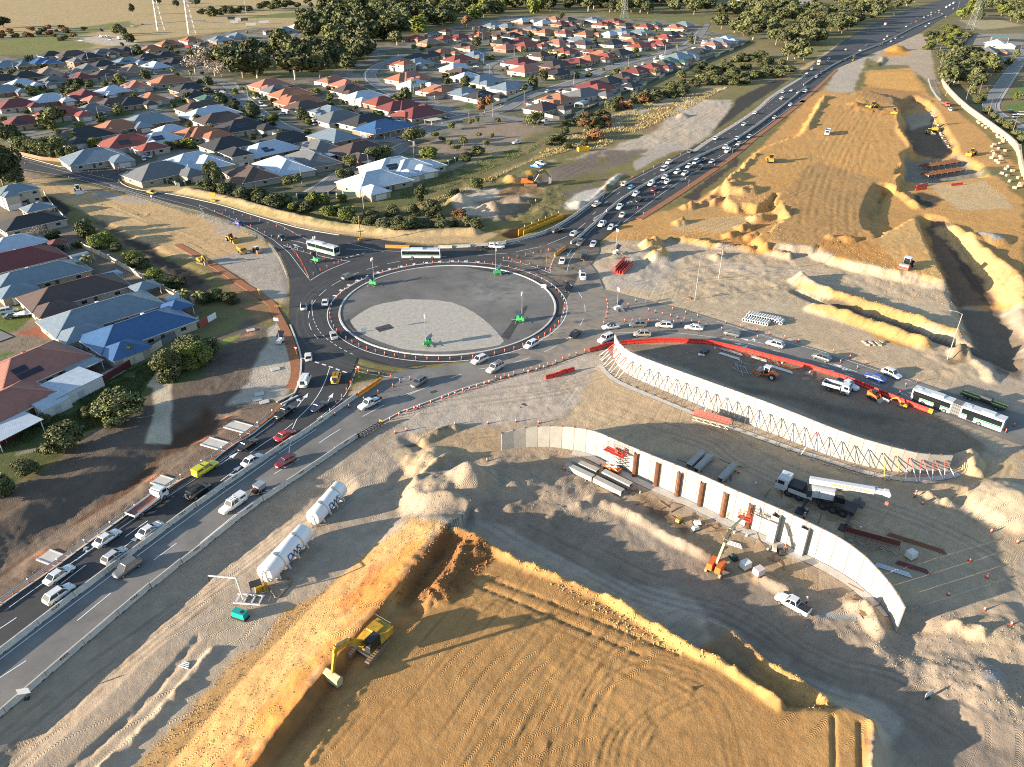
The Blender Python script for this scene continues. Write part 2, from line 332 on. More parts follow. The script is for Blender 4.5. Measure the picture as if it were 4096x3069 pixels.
def height(x,y):
 x = np.asarray(x,float); y = np.asarray(y,float); shp = x.shape; x = x.ravel(); y = y.ravel()
 z = np.zeros_like(x); rgh = np.full(x.shape,.05)
 def sub(pts,mg):
  a,b,c,d = pxmin(pts,mg); return np.nonzero((x > a) & (x < b) & (y > c) & (y < d))[0]
 for f in FEAT:
  if f[0] == 'plat':
   _,poly,h,w,wob,lo = f; i = sub(poly,w+3)
   if len(i) == 0: continue
   xx,yy = x[i],y[i]; s = sdpoly(xx,yy,poly)+wob*fbm(xx,yy,3.0,5)
   k = sstep((s+w*.75)/w)
   z[i] = z[i]*(1-k)+h*k if lo else np.maximum(z[i],h*k)
  elif f[0] in ('add','max'):
   _,pts,h,hw,lump,prof,ls = f; i = sub(pts,hw*1.5)
   if len(i) == 0: continue
   xx,yy = x[i],y[i]; d,t,sg = dline(xx,yy,pts)
   k = np.maximum(1+lump*(1.5 if hw < 5 else 1.2)*fbm(xx,yy,ls*.8,11,4),.1); dd = d/(hw*(1+.3*lump*fbm(xx,yy,ls*1.5,17,2)))
   end = sstep(t/(hw*.8))*sstep((length(pts)-t)/(hw*.8)) if mode_end(f) else 1.0
   if prof == 'ltent': p = np.where(sg > 0,np.clip(1-d/3.2,0,1),np.clip(1-d/hw,0,1))
   elif prof == 'tent': p = np.clip(1-dd,0,1)
   else: p = np.where(dd < 1,np.where(abs(h) > .7,np.minimum(1.15*(1-dd),1-.35*dd),(1-dd*dd)**2),0)
   v = h*p*k*end
   z[i] = np.maximum(z[i],v) if f[0] == 'max' else z[i]+v
  elif f[0] == 'mound':
   _,c,r,h,el,rot,lump = f; i = sub([c],r*1.6)
   if len(i) == 0: continue
   dx,dy = x[i]-c[0],y[i]-c[1]; cs,sn = math.cos(rot),math.sin(rot)
   q = np.hypot(dx*cs+dy*sn,(dy*cs-dx*sn)/el)/r*(1+.35*lump*fbm(x[i],y[i],r*.7,23,3))
   z[i] += h*np.clip(1.12-q*1.12,0,1)**.9*sstep((1-q)/.35)*(1+lump*fbm(x[i],y[i],r*.4,29,3))
  elif f[0] == 'rough':
   _,poly,amp,sc = f; i = sub(poly,3)
   if len(i) == 0: continue
   s = sdpoly(x[i],y[i],poly); w = sstep((s+1)/5)
   n = fbm(x[i],y[i],sc,31,4); z[i] += amp*w*(n+.35*np.abs(fbm(x[i]+40,y[i],sc*.6,37,3)))
 z += .05*fbm(x,y,2.0,41,3); k = sstep(np.abs(z)/.8)*(y < 700); z += k*(.16*(.5-np.abs(fbm(x,y,2.2,91,4)))+.10*fbm(x,y,.8,93,2))*np.where((z > 2.6) & (y < 110) & (z < 3.3),.25,1)
 for poly in FLAT:
  i = sub(poly,4)
  if len(i) == 0: continue
  s = sdpoly(x[i],y[i],poly); w = sstep((s+2.2)/2.2); z[i] = z[i]*(1-w)-.12*w
 return z.reshape(shp)
def mode_end(f): return f[0] == 'add'
ZC = {}
def zt(x,y): return float(height(np.array([x]),np.array([y]))[0])
def gpt(t,x,y,dz=0.0,it=3):
 """photo point on the real ground (height found by iteration)"""
 z = 0.0
 for _ in range(it): p = P(t,x,y,z); z = zt(p.x,p.y)
 return Vector((p.x,p.y,z+dz))
# ---- ground colours: outlines of soils and covers (colour, second colour, grain, order matters)
GOLD = (.44,.255,.095); GOLD2 = (.47,.29,.125); ORNG = (.50,.215,.055); GREY = (.33,.27,.21); PALE = (.40,.345,.28); TOP = (.042,.034,.029); MULCH = (.125,.088,.066)
SAND = (.42,.31,.19); DRY = (.30,.235,.115); GRN = (.075,.105,.032); OLIV = (.13,.12,.055); FIELD = (.36,.28,.15); DARKG = (.15,.125,.105); BRN = (.19,.105,.055); PAVE = (.20,.185,.165); GGREY = (.33,.30,.27)
PAINT = []
def soil(spec,c,w=2.0,z=0.0,wob=1.5,a=1.0,ws=6.0): PAINT.append((PX(spec,z),c,w,wob,a,ws))
# far
soil('00:-3000,520 0,540 600,560 1100,520 1250,480 1700,430 2212,380; 01:600,320 1050,290 1300,180 1500,80 2000,-5 -4000,-60',FIELD,12,wob=10,ws=60)
soil('00:-900,440 0,420 700,330 1400,230 1400,300 1000,350 700,420 1150,500 600,560 -900,620',(.17,.175,.06),10,wob=12,ws=40)
soil('00:780,430 1100,380 1400,390 1500,480 1200,500',(.40,.36,.31),2)
soil('01:400,200 1100,190 1400,150 1400,130 900,140 550,180',(.13,.16,.05),5)
# suburb
soil('00:-700,640 300,600 600,560 1100,520 1600,470 2212,380; 01:600,300 1050,300 1150,500 700,700 400,860 1300,830 1850,620 1700,500 2212,440; 02:700,250 1200,170 2212,160; 03:900,200 1200,330 1650,420 1000,720 300,1010; 02:1800,1280 1500,1380 600,1656; 12:400,100 -100,340; 11:1900,470 1000,560 300,330; 10:2212,420 1500,250 1000,180 150,-40 -900,-500',PAVE,3,wob=2)
for spx in ('00:0,1000 300,1060 600,1010 500,960','00:1200,1270 1450,1230 1300,1180','00:400,1430 850,1350 700,1310 450,1380','00:1500,1200 1800,1180 1700,1130','00:1800,1150 2100,1100 1900,1050','01:250,1550 880,1390 740,1330 600,1480','01:480,990 620,1030 560,960','02:1000,1150 1500,960 1480,930 1000,1100','02:1200,860 1400,860 1400,820 1250,830','02:1500,920 1800,880 1700,860','02:600,1160 850,1180 750,1110','03:450,560 620,540 500,510','02:1100,610 1350,590 1300,570','10:1400,260 1560,330 1500,400 1380,300'):
 soil(spx,(.075,.12,.028),1.2,wob=1)
NOISY = len(PAINT)
soil('02:1800,180 2212,210 2212,150 1900,150; 03:70,150 500,160 1200,190 1150,260 600,210',(.15,.155,.055),5)
soil('02:100,1600 900,1320 1120,1300 1350,1340 1650,1370 1400,1480 1000,1640 300,1720',(.25,.20,.155),2)
# bush strip between suburb fence and highway
soil('03:200,1120 900,720 1650,430 2212,600 2212,760 1950,900 1450,930 800,1320 0,1656; 02:900,1656 1500,1400 2212,1180',(.20,.165,.085),5,wob=5,ws=18)
soil('12:0,380 700,120 1100,-20; 02:1700,1380 2212,1130; 03:300,1010 1000,720 1650,440 1700,480 1000,800 300,1060; 02:2000,1330 1000,1700; 12:700,240 0,520',(.135,.125,.06),3,wob=3)
soil('12:0,330 650,120 1200,-50 1300,-40 700,170 0,420',(.29,.26,.19),1.5,a=.6)
soil('12:0,640 500,480 1000,280 1500,100 2100,-60 1500,60 1000,260 600,500 300,620',DRY,3,wob=2)
soil('11:1300,620 2212,420; 12:300,560 100,600; 11:1500,760',(.12,.125,.05),4)
soil('03:0,1656 600,1400 900,1080 1420,1080 1440,1180 1200,1450 960,1620 400,1656; 12:1600,120 1900,80 2212,-20; 13:500,60 600,0',PALE,3,wob=2)
soil('03:300,1390 700,1120 860,1120 700,1300 600,1410',(.27,.17,.095),3,a=.8)
soil('03:1200,1440 1440,1140 1480,1060 1900,860 2050,860 1800,1020',(.045,.043,.04),2,wob=.8)
soil('12:1350,420 1700,200 2212,0 2212,440 2000,560 1700,480; 13:300,250 0,350 0,0 500,0 350,120',DARKG,4,wob=3)
soil('13:350,130 700,-40 900,-20 600,110 400,210',GGREY,2); soil('03:500,1656 620,1560 900,1540 960,1600',GGREY,2)
soil('03:0,1290 560,1110 960,1010 1380,930 1380,960 1000,1030 560,1180 240,1330 230,1400',PALE,1.2)
soil('12:480,560 700,420 1300,420 1550,420 1350,560 1100,760 700,700',PALE,3,wob=2); soil('12:800,560 1300,500 1400,620 1100,760',(.16,.12,.085),3,a=.8)
soil('12:1090,350 1200,290 1330,310 1330,370',GOLD,1); soil('12:1340,240 1480,240 1480,280 1360,280',(.5,.27,.06),1); soil('12:1100,400 1550,420 1550,470 1100,520',(.2,.13,.07),2)
soil('12:1050,920 1500,780 1800,680 1850,700 1300,920',BRN,1.5); soil('12:1750,600 1900,480 2212,380; 13:200,260 250,280 50,420 0,500; 12:2000,640 1800,640',(.42,.40,.37),2)
# north-west berm and verge
soil('10:1340,300 1690,430 2212,540; 11:560,690 830,760 1130,850 1500,910 1940,960 2212,1000; 12:300,1020 900,1000 1050,900 700,860 300,860 0,880; 11:1900,820 1400,740 900,640 560,540 0,440; 10:2000,380 1500,320',(.45,.33,.185),1.5,wob=1)
soil('11:0,500 500,620 1000,740 1900,880 1900,900 1000,770 0,540',(.20,.20,.075),.8,a=.6,wob=1.5)
soil('11:-100,330 300,300 700,520 1000,520 1700,540 2212,650; 12:300,780 900,840 600,880 0,900; 11:1500,770 1000,670 500,540',(.10,.10,.045),3,wob=2)
# west: earthworks along the north-west road
soil('10:260,230 800,360 1200,430 1600,540 2212,740; 11:480,840 640,940 760,1020 870,1140 930,1280 965,1400 950,1656; 21:900,60 700,0; 11:300,1350 0,1200; 10:1800,1140 1000,720 500,480 260,330',(.42,.30,.165),2,wob=1)
soil('10:260,230 900,380 1250,460 900,440 500,330 300,300',(.22,.185,.14),2); soil('10:1100,440 1600,570 1500,570 1000,510',GGREY,1.5)
soil('11:130,1180 480,1080 800,1060 940,1300 950,1640 700,1600',(.32,.295,.265),1.5,wob=.6); soil('11:0,700 250,760 480,860 300,1000 100,800',GGREY,1.5,a=.7)
soil('10:450,510 560,500 800,640 700,700',TOP,1.2); soil('10:1000,760 1100,760 1600,1040 2212,1400; 11:300,1560; 21:-100,60; 20:2000,150; 10:1900,1400 1400,1050',MULCH,2,wob=1.5); soil('10:1250,880 1500,980 2212,1400 2212,1560 1800,1300 1350,1000',TOP,2,a=.8,wob=2)
soil('11:0,1190 130,1200 500,1400 780,1650 400,1656 0,1350; 21:400,0 600,0 800,120 760,260 560,200',(.24,.15,.085),1.5,wob=1)
# west: verge, basin, topsoil
soil('20:1650,650 2212,500; 21:560,200 740,330 700,500 600,800 400,1050 100,1250 -200,1350; 30:1500,0 900,400 -300,1300 -300,700 600,200; 20:900,1500 1500,1150',(.125,.105,.092),2.5,wob=2)
soil('20:1700,1000 2212,700; 21:560,200 760,300 860,1090 600,1400 330,1600; 30:2212,160 0,1640 -700,2100 -700,1000 0,560 800,60',(.12,.098,.082),2.5,wob=1.5)
soil('21:730,300 900,200 1000,450 1040,700 980,950 880,1080 700,1110 300,1120 500,880 640,640 700,480',(.37,.335,.29),1.5,wob=.8)
soil('30:-200,1400 500,900 1000,560 1500,150; 21:-300,1400 60,1180 200,1280 340,1300 100,1500 -400,1700; 30:1200,700 700,800 300,1100 -200,1480',(.085,.052,.034),2.5,wob=1.5)
soil('30:-100,1480 350,1080 800,760 1400,420 1750,180; 21:0,1560 250,1280 400,1180 860,1090 880,1150 700,1290 200,1656; 30:1800,380 900,1020 0,1620',(.165,.125,.098),1.5,wob=1)
for c in ((30,460,1110),(30,1640,290),(21,290,1280),(21,60,1480)): soil('%d:%d,%d %d,%d %d,%d %d,%d' % (c[0],c[1]-110,c[2]+20,c[1],c[2]-40,c[1]+70,c[2]-30,c[1]-30,c[2]+50),(.35,.15,.085),1.0)
soil('20:0,1600 800,1080 1450,700 1650,640 2212,450; 21:0,500 -100,560; 20:2212,850 1800,900 1600,1050 1100,1250 700,1500 420,1656; 30:640,60 0,420 -300,600',(.085,.10,.038),2,wob=1.5)
soil('20:200,1656 420,1580 950,1260 1500,800 1700,720 1650,800 1000,1290 500,1600',(.30,.27,.225),1.0,a=.8); soil('21:200,480 450,330 440,390 240,490',(.2,.24,.06),1); soil('21:420,410 600,290 700,270 580,400',(.38,.2,.11),1.2)
soil('20:1380,900 1700,720 1850,920 1860,1100 1820,1500 1570,1520 1650,1200 1640,950',(.46,.405,.32),.8,wob=.6)
# left houses' lots
soil('10:-600,400 250,420 780,800 1000,1000 1300,1200; 20:2150,150 1600,560 1450,700 0,1590 -800,2000 -900,-400',(.19,.16,.125),2); soil('20:-400,200 0,180 180,60 400,200 120,330 -300,420',(.10,.13,.035),1)
soil('20:170,370 640,170 730,230 500,410',(.30,.12,.08),.8,wob=.2); soil('20:-500,640 60,560 280,520 190,590 0,640',(.1,.16,.04),.8); soil('20:800,560 1150,500 1300,640 1000,640',(.09,.11,.035),1)
# centre of the site
soil('12:2000,1100; 13:400,960 2212,1100; 24:2600,0; 34:2900,800; 44:1400,1500 300,1400; 40:900,2400 -900,2400 -600,1500; 21:1000,1500 1700,900; 22:1000,600',(.36,.30,.235),3)
soil('21:2212,820 1990,900; 22:1990,560; 23:0,560 300,900 900,1100 1800,1500; 24:0,1300 700,1600 1450,1656; 34:2212,0 2212,1656; 44:1109,952 300,952 350,900; 43:867,650 400,400 0,250; 33:0,1400; 32:1500,1080 700,780 450,850 -100,900; 31:1500,1000 1000,1400; 40:1900,500 1300,1300 600,1900 -400,1900 0,1200 700,500 1270,50; 31:0,1050 900,400 1400,30; 21:1970,1340',GREY,2,wob=1)
soil('40:1500,480 2100,0; 31:600,1000 1250,600 1900,200 2212,60; 32:300,60 0,160; 31:1700,500 1000,1300; 40:1900,420 900,1300 300,1700 -100,2000',(.36,.30,.24),2,a=.75,wob=1.5)
soil('22:0,1200 650,960 1600,720 1990,580; 23:0,620 0,900; 22:1950,1100 1650,1340 600,1360 0,1440; 21:2212,1330',(.37,.325,.28),1.5,wob=.8)
soil('23:0,640 150,820 400,950 900,1120 1800,1480 2212,1656; 34:500,330 1100,360 1900,300 2212,500 2212,1000 1900,1656 900,1656 650,1200; 33:2212,700 1100,100 300,0; 23:0,1450; 22:1700,1340 1950,1110',(.44,.34,.225),2,wob=1)
soil('23:0,1400 500,1310 1200,1350 2212,1800; 34:900,400 1500,500 2000,900 2100,1100 2020,1500 1600,1656 900,1400 0,760; 33:1000,0',(.34,.275,.205),3,a=.7,wob=2)
soil('34:1450,620 1700,420 2212,420 2212,900 1900,800',(.47,.39,.29),2); soil('34:1400,240 1900,60 2212,0 2212,330 1500,330',(.42,.32,.2),2)
soil('22:200,1500 650,1380 1100,1400 1090,1650; 32:700,120 300,300 0,300',(.36,.27,.175),2,wob=1); soil('22:0,1600 300,1480 660,1370 560,1360 200,1520',(.09,.08,.07),1)
soil('32:60,500 250,200 600,60 900,230 1000,500 800,660 400,620 130,580',(.33,.265,.20),1.5,z=1.5); soil('32:0,0 600,0 400,180 150,450 0,700',(.43,.335,.22),2)
soil('32:700,640 1450,540 1700,640 2212,800; 33:600,1000 1300,1200 1800,1500 2212,1656; 44:300,350 1109,900 1109,1000 600,952; 43:500,420 0,200; 33:0,1300; 32:1600,1080 1000,880',(.25,.205,.165),3,wob=2)
soil('33:300,380 1000,700 1800,1000 2212,1250; 44:100,60; 33:1700,1400 1000,1050 400,650',(.33,.25,.165),2,wob=1.5); soil('33:450,500 700,620 1000,850 900,900 500,700',(.14,.10,.075),2)
soil('33:0,60 1300,700 2212,1150 2212,1250 1200,760 400,380 0,180',(.42,.375,.32),.8,wob=.4)
soil('32:640,740 1000,880 1500,1120 2212,1450; 43:0,230 500,480 900,760 1000,900; 44:520,700 400,600; 43:520,440 100,120; 33:0,1320; 32:1700,1130 1100,820',(.36,.31,.26),1.2,wob=1)
soil('44:60,200 130,170 290,210 280,240 100,230',(.30,.32,.34),1); soil('44:880,520 960,500 1000,560 900,580',(.26,.26,.29),1)
soil('44:690,230 950,180 1109,260 1109,480 900,400 760,300',(.34,.275,.20),2)
# pit behind the upper wall
soil('23:180,480 660,470 1100,480 1500,560 2212,740; 24:530,960 1230,1200 1700,1500 1900,1656 1300,1700 300,1400 -200,1200; 23:1200,850 500,600',(.21,.17,.13),1.5,wob=.6); soil('23:1820,660 2150,740 2050,770 1830,700',(.30,.145,.06),1); soil('23:1500,950 2212,1050; 24:900,1300 500,1300',(.10,.085,.07),3,a=.6)
# east road's dusty verges
soil('12:2100,1200 2212,1100; 13:60,960 400,980 900,1080 1600,1100 2212,1180; 14:500,1290 1200,1500 1500,1656; 24:1500,0 1600,300 1750,500 1850,850 1700,900 1060,880 640,740 0,560; 23:1900,320 1000,150; 22:2000,-100',(.40,.325,.235),2,wob=1)
soil('13:300,1120 700,1020 900,1180 700,1500 100,1500 0,1300',(.37,.325,.275),3); soil('13:1200,1200 2212,1300 2212,1400 1300,1290',(.44,.375,.30),3,a=.8)
for spx in ('13:420,1060 560,970 720,1020 620,1080','13:480,1180 640,1070 780,1180','13:700,950 820,910 1250,990 1220,1060 900,1010'): soil(spx,(.45,.275,.115),1.0)
# gold embankment right of the highway
soil('13:-20,950 300,800 600,700 1100,520 1350,360 1600,110 1700,0; 03:2212,1090; 04:300,820 480,920 650,880 640,700 1100,670 1280,940 1400,1010; 04:1750,1250 2150,1656; 14:1500,180 1960,300 2212,560 2212,1450; 24:2212,60 1700,0; 14:1400,1480 900,1360 0,1130; 13:1800,1060 1250,1010 700,960 300,980',GOLD,2.5,wob=1.5)
soil('13:1900,600 2212,200; 14:0,150 600,330 700,380 560,700 420,980; 13:2212,1060 1850,980',(.33,.205,.09),2,z=2,a=.85)
soil('14:640,960 1080,720 1150,950 1280,1200 1360,1440 1000,1360 200,1180',(.47,.30,.125),2,z=1.5); soil('14:0,1000 640,1000 900,1330 300,1190 0,1100',(.40,.215,.075),2,z=1.5)
soil('13:1200,420 1450,360 1700,500 1680,600 1100,620 900,660',(.42,.25,.11),1.5,z=1); soil('13:1600,740 1750,720 1680,950 1800,1050 2100,1150 1500,1060 1250,1000 1400,860',(.40,.21,.075),1.5,z=1)
soil('13:-20,990 400,850 1100,640 1500,620 1900,600 1000,720 500,830 0,1010',(.37,.24,.115),2,a=.7); soil('13:700,870 1000,760 1500,700 1700,760 1300,900',(.44,.33,.19),2,a=.8)
soil('04:360,680 560,580 660,560 520,920 240,900',(.36,.32,.275),2); soil('04:640,560 1180,330 1280,360 1330,700 1400,1000 1250,800 1050,640 820,640',(.36,.30,.235),3)
soil('04:830,540 850,470 1060,450 1090,520',(.52,.265,.065),1.5,z=2); soil('04:680,690 1100,680 1200,820 1150,890 640,800',(.52,.30,.095),2,z=2)
soil('04:620,830 1150,880 1280,950 1000,1060 700,1010 560,940',(.34,.20,.085),3,z=1.5); soil('04:470,1070 640,1050 760,1130 940,1170 760,1150',(.38,.19,.07),1.5,z=1)
soil('04:1060,1180 1330,1100 1430,1300 1520,1450 1400,1540 1150,1500 1050,1300',(.16,.11,.075),2,z=-1); soil('04:1050,1100 1350,1050 1300,1180 1100,1240',(.34,.275,.2),2); soil('14:950,100 1500,70 1780,250 1200,350 900,330',(.25,.22,.175),2,z=-1)
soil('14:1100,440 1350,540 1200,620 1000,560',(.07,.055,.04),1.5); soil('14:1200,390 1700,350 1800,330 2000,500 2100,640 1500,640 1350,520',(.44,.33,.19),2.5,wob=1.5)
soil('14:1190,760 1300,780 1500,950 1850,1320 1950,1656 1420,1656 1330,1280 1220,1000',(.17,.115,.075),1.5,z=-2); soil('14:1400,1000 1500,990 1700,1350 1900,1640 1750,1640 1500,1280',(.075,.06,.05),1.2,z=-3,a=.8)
soil('14:1260,740 1480,820 1680,980 2212,1400 2212,1656 2000,1560 1800,1250 1500,950',(.52,.33,.16),1.5,z=1); soil('14:1680,930 1950,930 2000,1010 1850,1020',(.33,.32,.30),1.5)
soil('24:-100,60 300,140 1050,380 1250,480 900,470 300,230',(.44,.27,.11),1.2,z=1); soil('14:-200,1440; 24:500,0 1300,260 1600,350 1500,370 1000,240 400,60',(.46,.285,.12),1.2,z=1)
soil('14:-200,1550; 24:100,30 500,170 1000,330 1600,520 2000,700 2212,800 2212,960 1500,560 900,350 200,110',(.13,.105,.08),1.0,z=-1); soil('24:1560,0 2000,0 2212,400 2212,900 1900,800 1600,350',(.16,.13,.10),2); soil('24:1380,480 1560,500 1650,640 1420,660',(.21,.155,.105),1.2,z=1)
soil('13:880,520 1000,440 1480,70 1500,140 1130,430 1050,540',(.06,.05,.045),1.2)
# pad
soil('32:480,850 60,1380; 41:1590,60 1330,380 1090,640 830,960 560,1320 320,1656 -400,2600; 44:0,2600 350,1100 385,740 250,650 170,660; 43:860,650 650,540 265,250; 42:1263,370 900,130 590,0; 32:1300,1190 950,1030',(.36,.21,.086),1.5,z=3.0,wob=.8)
soil('32:440,880 950,1030 1000,1200 750,1400 500,1656 0,1656 50,1400; 41:1600,100 1500,300 1300,700 1000,1200 400,1750 250,1700 830,960',(.235,.115,.045),2.2,z=3.0,wob=1.2); soil('41:2100,60 1850,330 1750,250 1800,120 1950,0',(.40,.20,.075),.8,z=3.0)
soil('32:760,900 950,1030 1300,1190 1700,1330; 42:590,0 900,130 1263,370; 43:180,390 330,480 480,590 430,600 150,420; 42:1100,330 800,120; 32:2000,1500 1200,1200',(.50,.30,.115),.8,z=3.5,wob=.5)
soil('43:265,250 440,420 650,540 860,650 800,680 440,450',(.47,.28,.11),.8,z=2.5); soil('44:0,700 130,650 330,670 385,740 360,952 0,952',(.42,.25,.10),1.0,z=3.0,a=.6); soil('43:120,190 265,250 430,400 400,530 250,450',(.20,.15,.105),1.0,z=2.0,a=.7)
# orange outer bank
soil('32:480,840 60,1370; 41:1600,40 1330,370 1080,630 830,950 560,1310 310,1656 -500,2650; 40:700,2000 1200,1656 1600,1150 2209,560; 41:200,400 500,200 650,0; 31:950,1620 1600,1200 1950,900 2212,750; 32:100,640',(.455,.285,.125),1.6,z=2.2,wob=1.2)
soil('32:250,1000 60,1360; 41:1600,60 1080,620 560,1300 300,1656 -400,2600 -600,2300 0,1700 500,1000 1000,450 1300,60; 31:1500,1656 1750,1250',ORNG,2.5,z=3.2,a=.8,wob=2,ws=4)
for spx in ('31:1480,1600 1850,1200 1950,1180 1550,1656','41:0,1600 130,1400 200,1420 20,1656','41:500,1080 640,930 700,960 540,1110','41:1100,150 1380,-40 1250,120','41:700,700 950,480 1000,560'): soil(spx,(.36,.135,.06),1.2,z=3.0,a=.55,wob=1.5,ws=3)
# right: bushland and houses beside the street
soil('04:1280,360 1500,200 2209,0 2800,0 2800,1700 2209,1500 1900,1250 1550,1000 1420,850 1440,700 1300,560',(.16,.14,.075),3,wob=2); soil('04:1700,330 2209,330 2209,560 1600,540',(.24,.215,.18),2)
for spx in ('04:2050,930 2209,840 2209,960','04:1990,1060 2209,1000 2209,1090 2050,1100','04:2120,1230 2209,1200 2209,1300','04:1640,960 1850,1000 1800,1060'): soil(spx,(.10,.16,.035),1.5)
soil('04:1560,200 1900,180 2209,250 1800,300',(.30,.26,.15),4); soil('04:480,370 850,200 900,180 560,360 0,720 0,680',(.45,.33,.18),3,wob=2)
# ================================================================== ROADS (outlines first: the ground is kept flat under them)
RC = P('S',1796,1236); RC = Vector((-17.6,190.2,0)); RR = 29.4
LK = PX('30:-500,2040 60,1656 310,1480 600,1280 740,1170 1110,900 1400,690 1820,400 2200,220; 21:330,1590 570,1460 640,1400 830,1250 900,1160 1010,1040 1080,900 1105,700 1090,560 1040,420 980,270')
WESTE = PX('21:955,150 968,0; 11:965,1400 930,1270 870,1120 760,1000 640,920 480,830 250,730 0,640; 10:1800,560 1500,500 1100,395 700,295 260,225 -500,40')
NORTHW = PX('10:-500,-120 200,60 640,180 1000,205 1330,178 1440,200 1330,262 1275,320 1330,380 1480,432 1690,457 1900,487 2212,555; 11:250,600 560,700 830,780 1130,860 1500,920 1940,970 2212,1010')
HN = PX('12:0,1020 500,1045 900,1020 1200,985 1500,910 1700,820 1900,690 2100,540 2212,450; 13:0,530 220,370 480,230 760,95 960,-10; 03:1210,1470 1500,1300 1700,1165 1870,1010 2212,790; 04:160,600 290,515 440,395 700,250 850,180 1100,90 1400,0 1800,-110 2100,-180')
HS = PX('04:2450,-180 2100,-110 1740,20 1530,115 1350,215 1180,325 960,425 640,555 360,675 0,1000; 03:1900,1290 1680,1450 1480,1600; 13:1400,80 1130,270 800,490 400,740 250,790 100,900 0,980')
MEDL = PX('40:-400,850 0,540 700,0; 31:0,580 850,0; 21:800,1656 1200,1400 1750,1000')
MAIN = LK+WESTE+NORTHW+HN+HS+PX('12:2150,1100 2050,1250 1900,1656; 22:1700,300 1300,520 850,640 0,730; 21:1700,610 1640,780 1560,1050')+MEDL[::-1]
OLDR = PX('40:-400,1480 0,1110 700,500; 31:0,1030 450,660 900,370; 21:1400,1656 1960,1330; 22:0,1215 330,1100 650,975 1100,850 1600,715 1990,575; 23:0,540 240,475 680,455 1100,470 1500,540 2212,745; 24:530,960 1230,1230 1700,1390 2212,1580 2600,1720')
OLDL = PX('24:2600,1380 2212,1240 1600,1060 1060,885 640,745 0,540; 23:1500,290 900,100 530,10; 13:0,1500; 12:2200,1500 2130,1330 2060,1240 1960,1300; 22:1765,60 1720,250 1560,410 1300,540 850,655 400,725 0,765; 21:2100,790 1960,870')
OLD = OLDR+OLDL+[MEDL[-1]]+MEDL[::-1]
STREETS = [  # centre line, width, name
 ('01:290,900 420,1050 620,1230 900,1400 1250,1500 1700,1530 2212,1510; 02:60,1500 300,1400 560,1300 750,1245 900,1240',7.5),
 ('02:940,1240 1150,1180 1300,1080 1500,1000 1750,930 2100,815; 03:0,770 400,650 780,560 960,490 1060,400 1130,310',7.5),
 ('02:700,1235 450,1165 150,1090',6.5),('02:1060,850 960,800 930,740 990,690 1150,625 1300,610',7.0),('02:1000,1240 1300,1290 1500,1330',7),
 ('01:2130,1020 1950,930 1850,850 1840,780 1960,690 2212,610; 02:40,590',7.0),('01:1500,500 1800,490 2000,500',6),('00:2212,830 1850,850 1500,880 1150,940 650,1020 0,1090',6.5),
 ('00:200,1480 500,1430 900,1330 1350,1300 1600,1200 1800,1160',6.5),('01:300,920 0,830',6),('11:1250,470 1400,380 1560,260 1800,190 2050,80; 12:-100,40 120,-60',7.5),('10:1400,215 1700,140 1950,60',7),('20:-600,480 -200,420 20,340',11),
 ('04:2500,100 2280,420 2060,730 1900,960 1850,1050 1900,1120 2050,1200 2300,1350 2500,1450',7.0),('00:-600,470 0,430 700,345 1300,290 2212,210; 01:0,230 270,250',6),('01:1050,340 950,430 1150,520',6),('03:1130,310 1160,260',7)]
STR = [(smooth(PX(s),2),w) for s,w in STREETS]
ISL = [RC+Vector((math.cos(a)*RR,math.sin(a)*RR,0)) for a in [2*math.pi*i/96 for i in range(96)]]
FLAT += [MAIN,OLD]
APR = [('30',575,1170,4.6,2.2),('30',1780,345,4.6,2.2),('21',445,1375,6.8,2.5),('21',190,1560,6.4,2.4)]
for t_,x_,y_,l_,w_ in APR:
 c_ = P(t_,x_,y_); u_ = Vector((math.cos(R(-23)),math.sin(R(-23)),0)); v_ = Vector((-u_.y,u_.x,0)); FLAT.append([c_+u_*a*(l_/2+.6)+v_*b*(w_/2+.5) for a,b in ((-1,-1),(1,-1),(1,1),(-1,1))])
for c,w in STR:
 l = offset(c,w/2+1); r = offset(c,-w/2-1); FLAT.append(l+r[::-1])
# ------------------------------------------------------------------ ground sheet
TRACKS = [('42:-100,1100 300,500 640,80',3,13,2.1,.3),('42:620,1000 640,700 760,480 1000,380 1300,470',3,6,.9,.28),('42:850,1000 900,800 1050,650 1263,560',3,7,.95,.28),('43:0,420 200,560 300,750 340,952',3,7,1.0,.28),('42:100,60 500,210 1000,430; 43:200,620',3,4,2.0,.35),('32:1100,700 1700,1000 2212,1250; 33:500,1500; 43:300,170 700,480; 44:500,560 900,820',0,6,1.3,.35),('40:-200,1700 700,900 1500,300; 31:500,1200 1300,600 1900,280',0,6,1.2,.35),('23:0,1100 600,1300 1300,1500; 33:1500,100; 34:300,600 1200,900 2212,1500',0,7,1.6,.4),('14:50,900 60,500; 04:400,1500 600,1150 800,880',2.4,9,2.6,.7),('13:300,950 1000,900 1500,700 1900,650 2212,500',1,4,2.2,.6),('13:500,1500 1200,1300 2212,1350; 14:300,1500',0,7,1.9,.6),('10:600,400 1300,700 2000,1000; 11:200,1200',0,7,1.8,.5),('22:200,1150 900,1050 1700,950; 23:0,800',0,6,1.3,.5),('14:900,600 1400,660 2000,780 2300,900',0,6,2.4,.7),('32:1000,250 1400,420 1700,560',0,6,1.2,.35),('22:200,1560 700,1480 1050,1450',0,5,1.0,.35),('34:1500,700 1800,350 1900,100',0,6,1.1,.35),('14:1300,800 1600,1200 1900,1600',-3,5,1.6,.5),('03:400,1600 900,1400 1250,1200',0,6,3,.9),('12:1500,350 1900,150 2212,50',0,5,3,.8)]
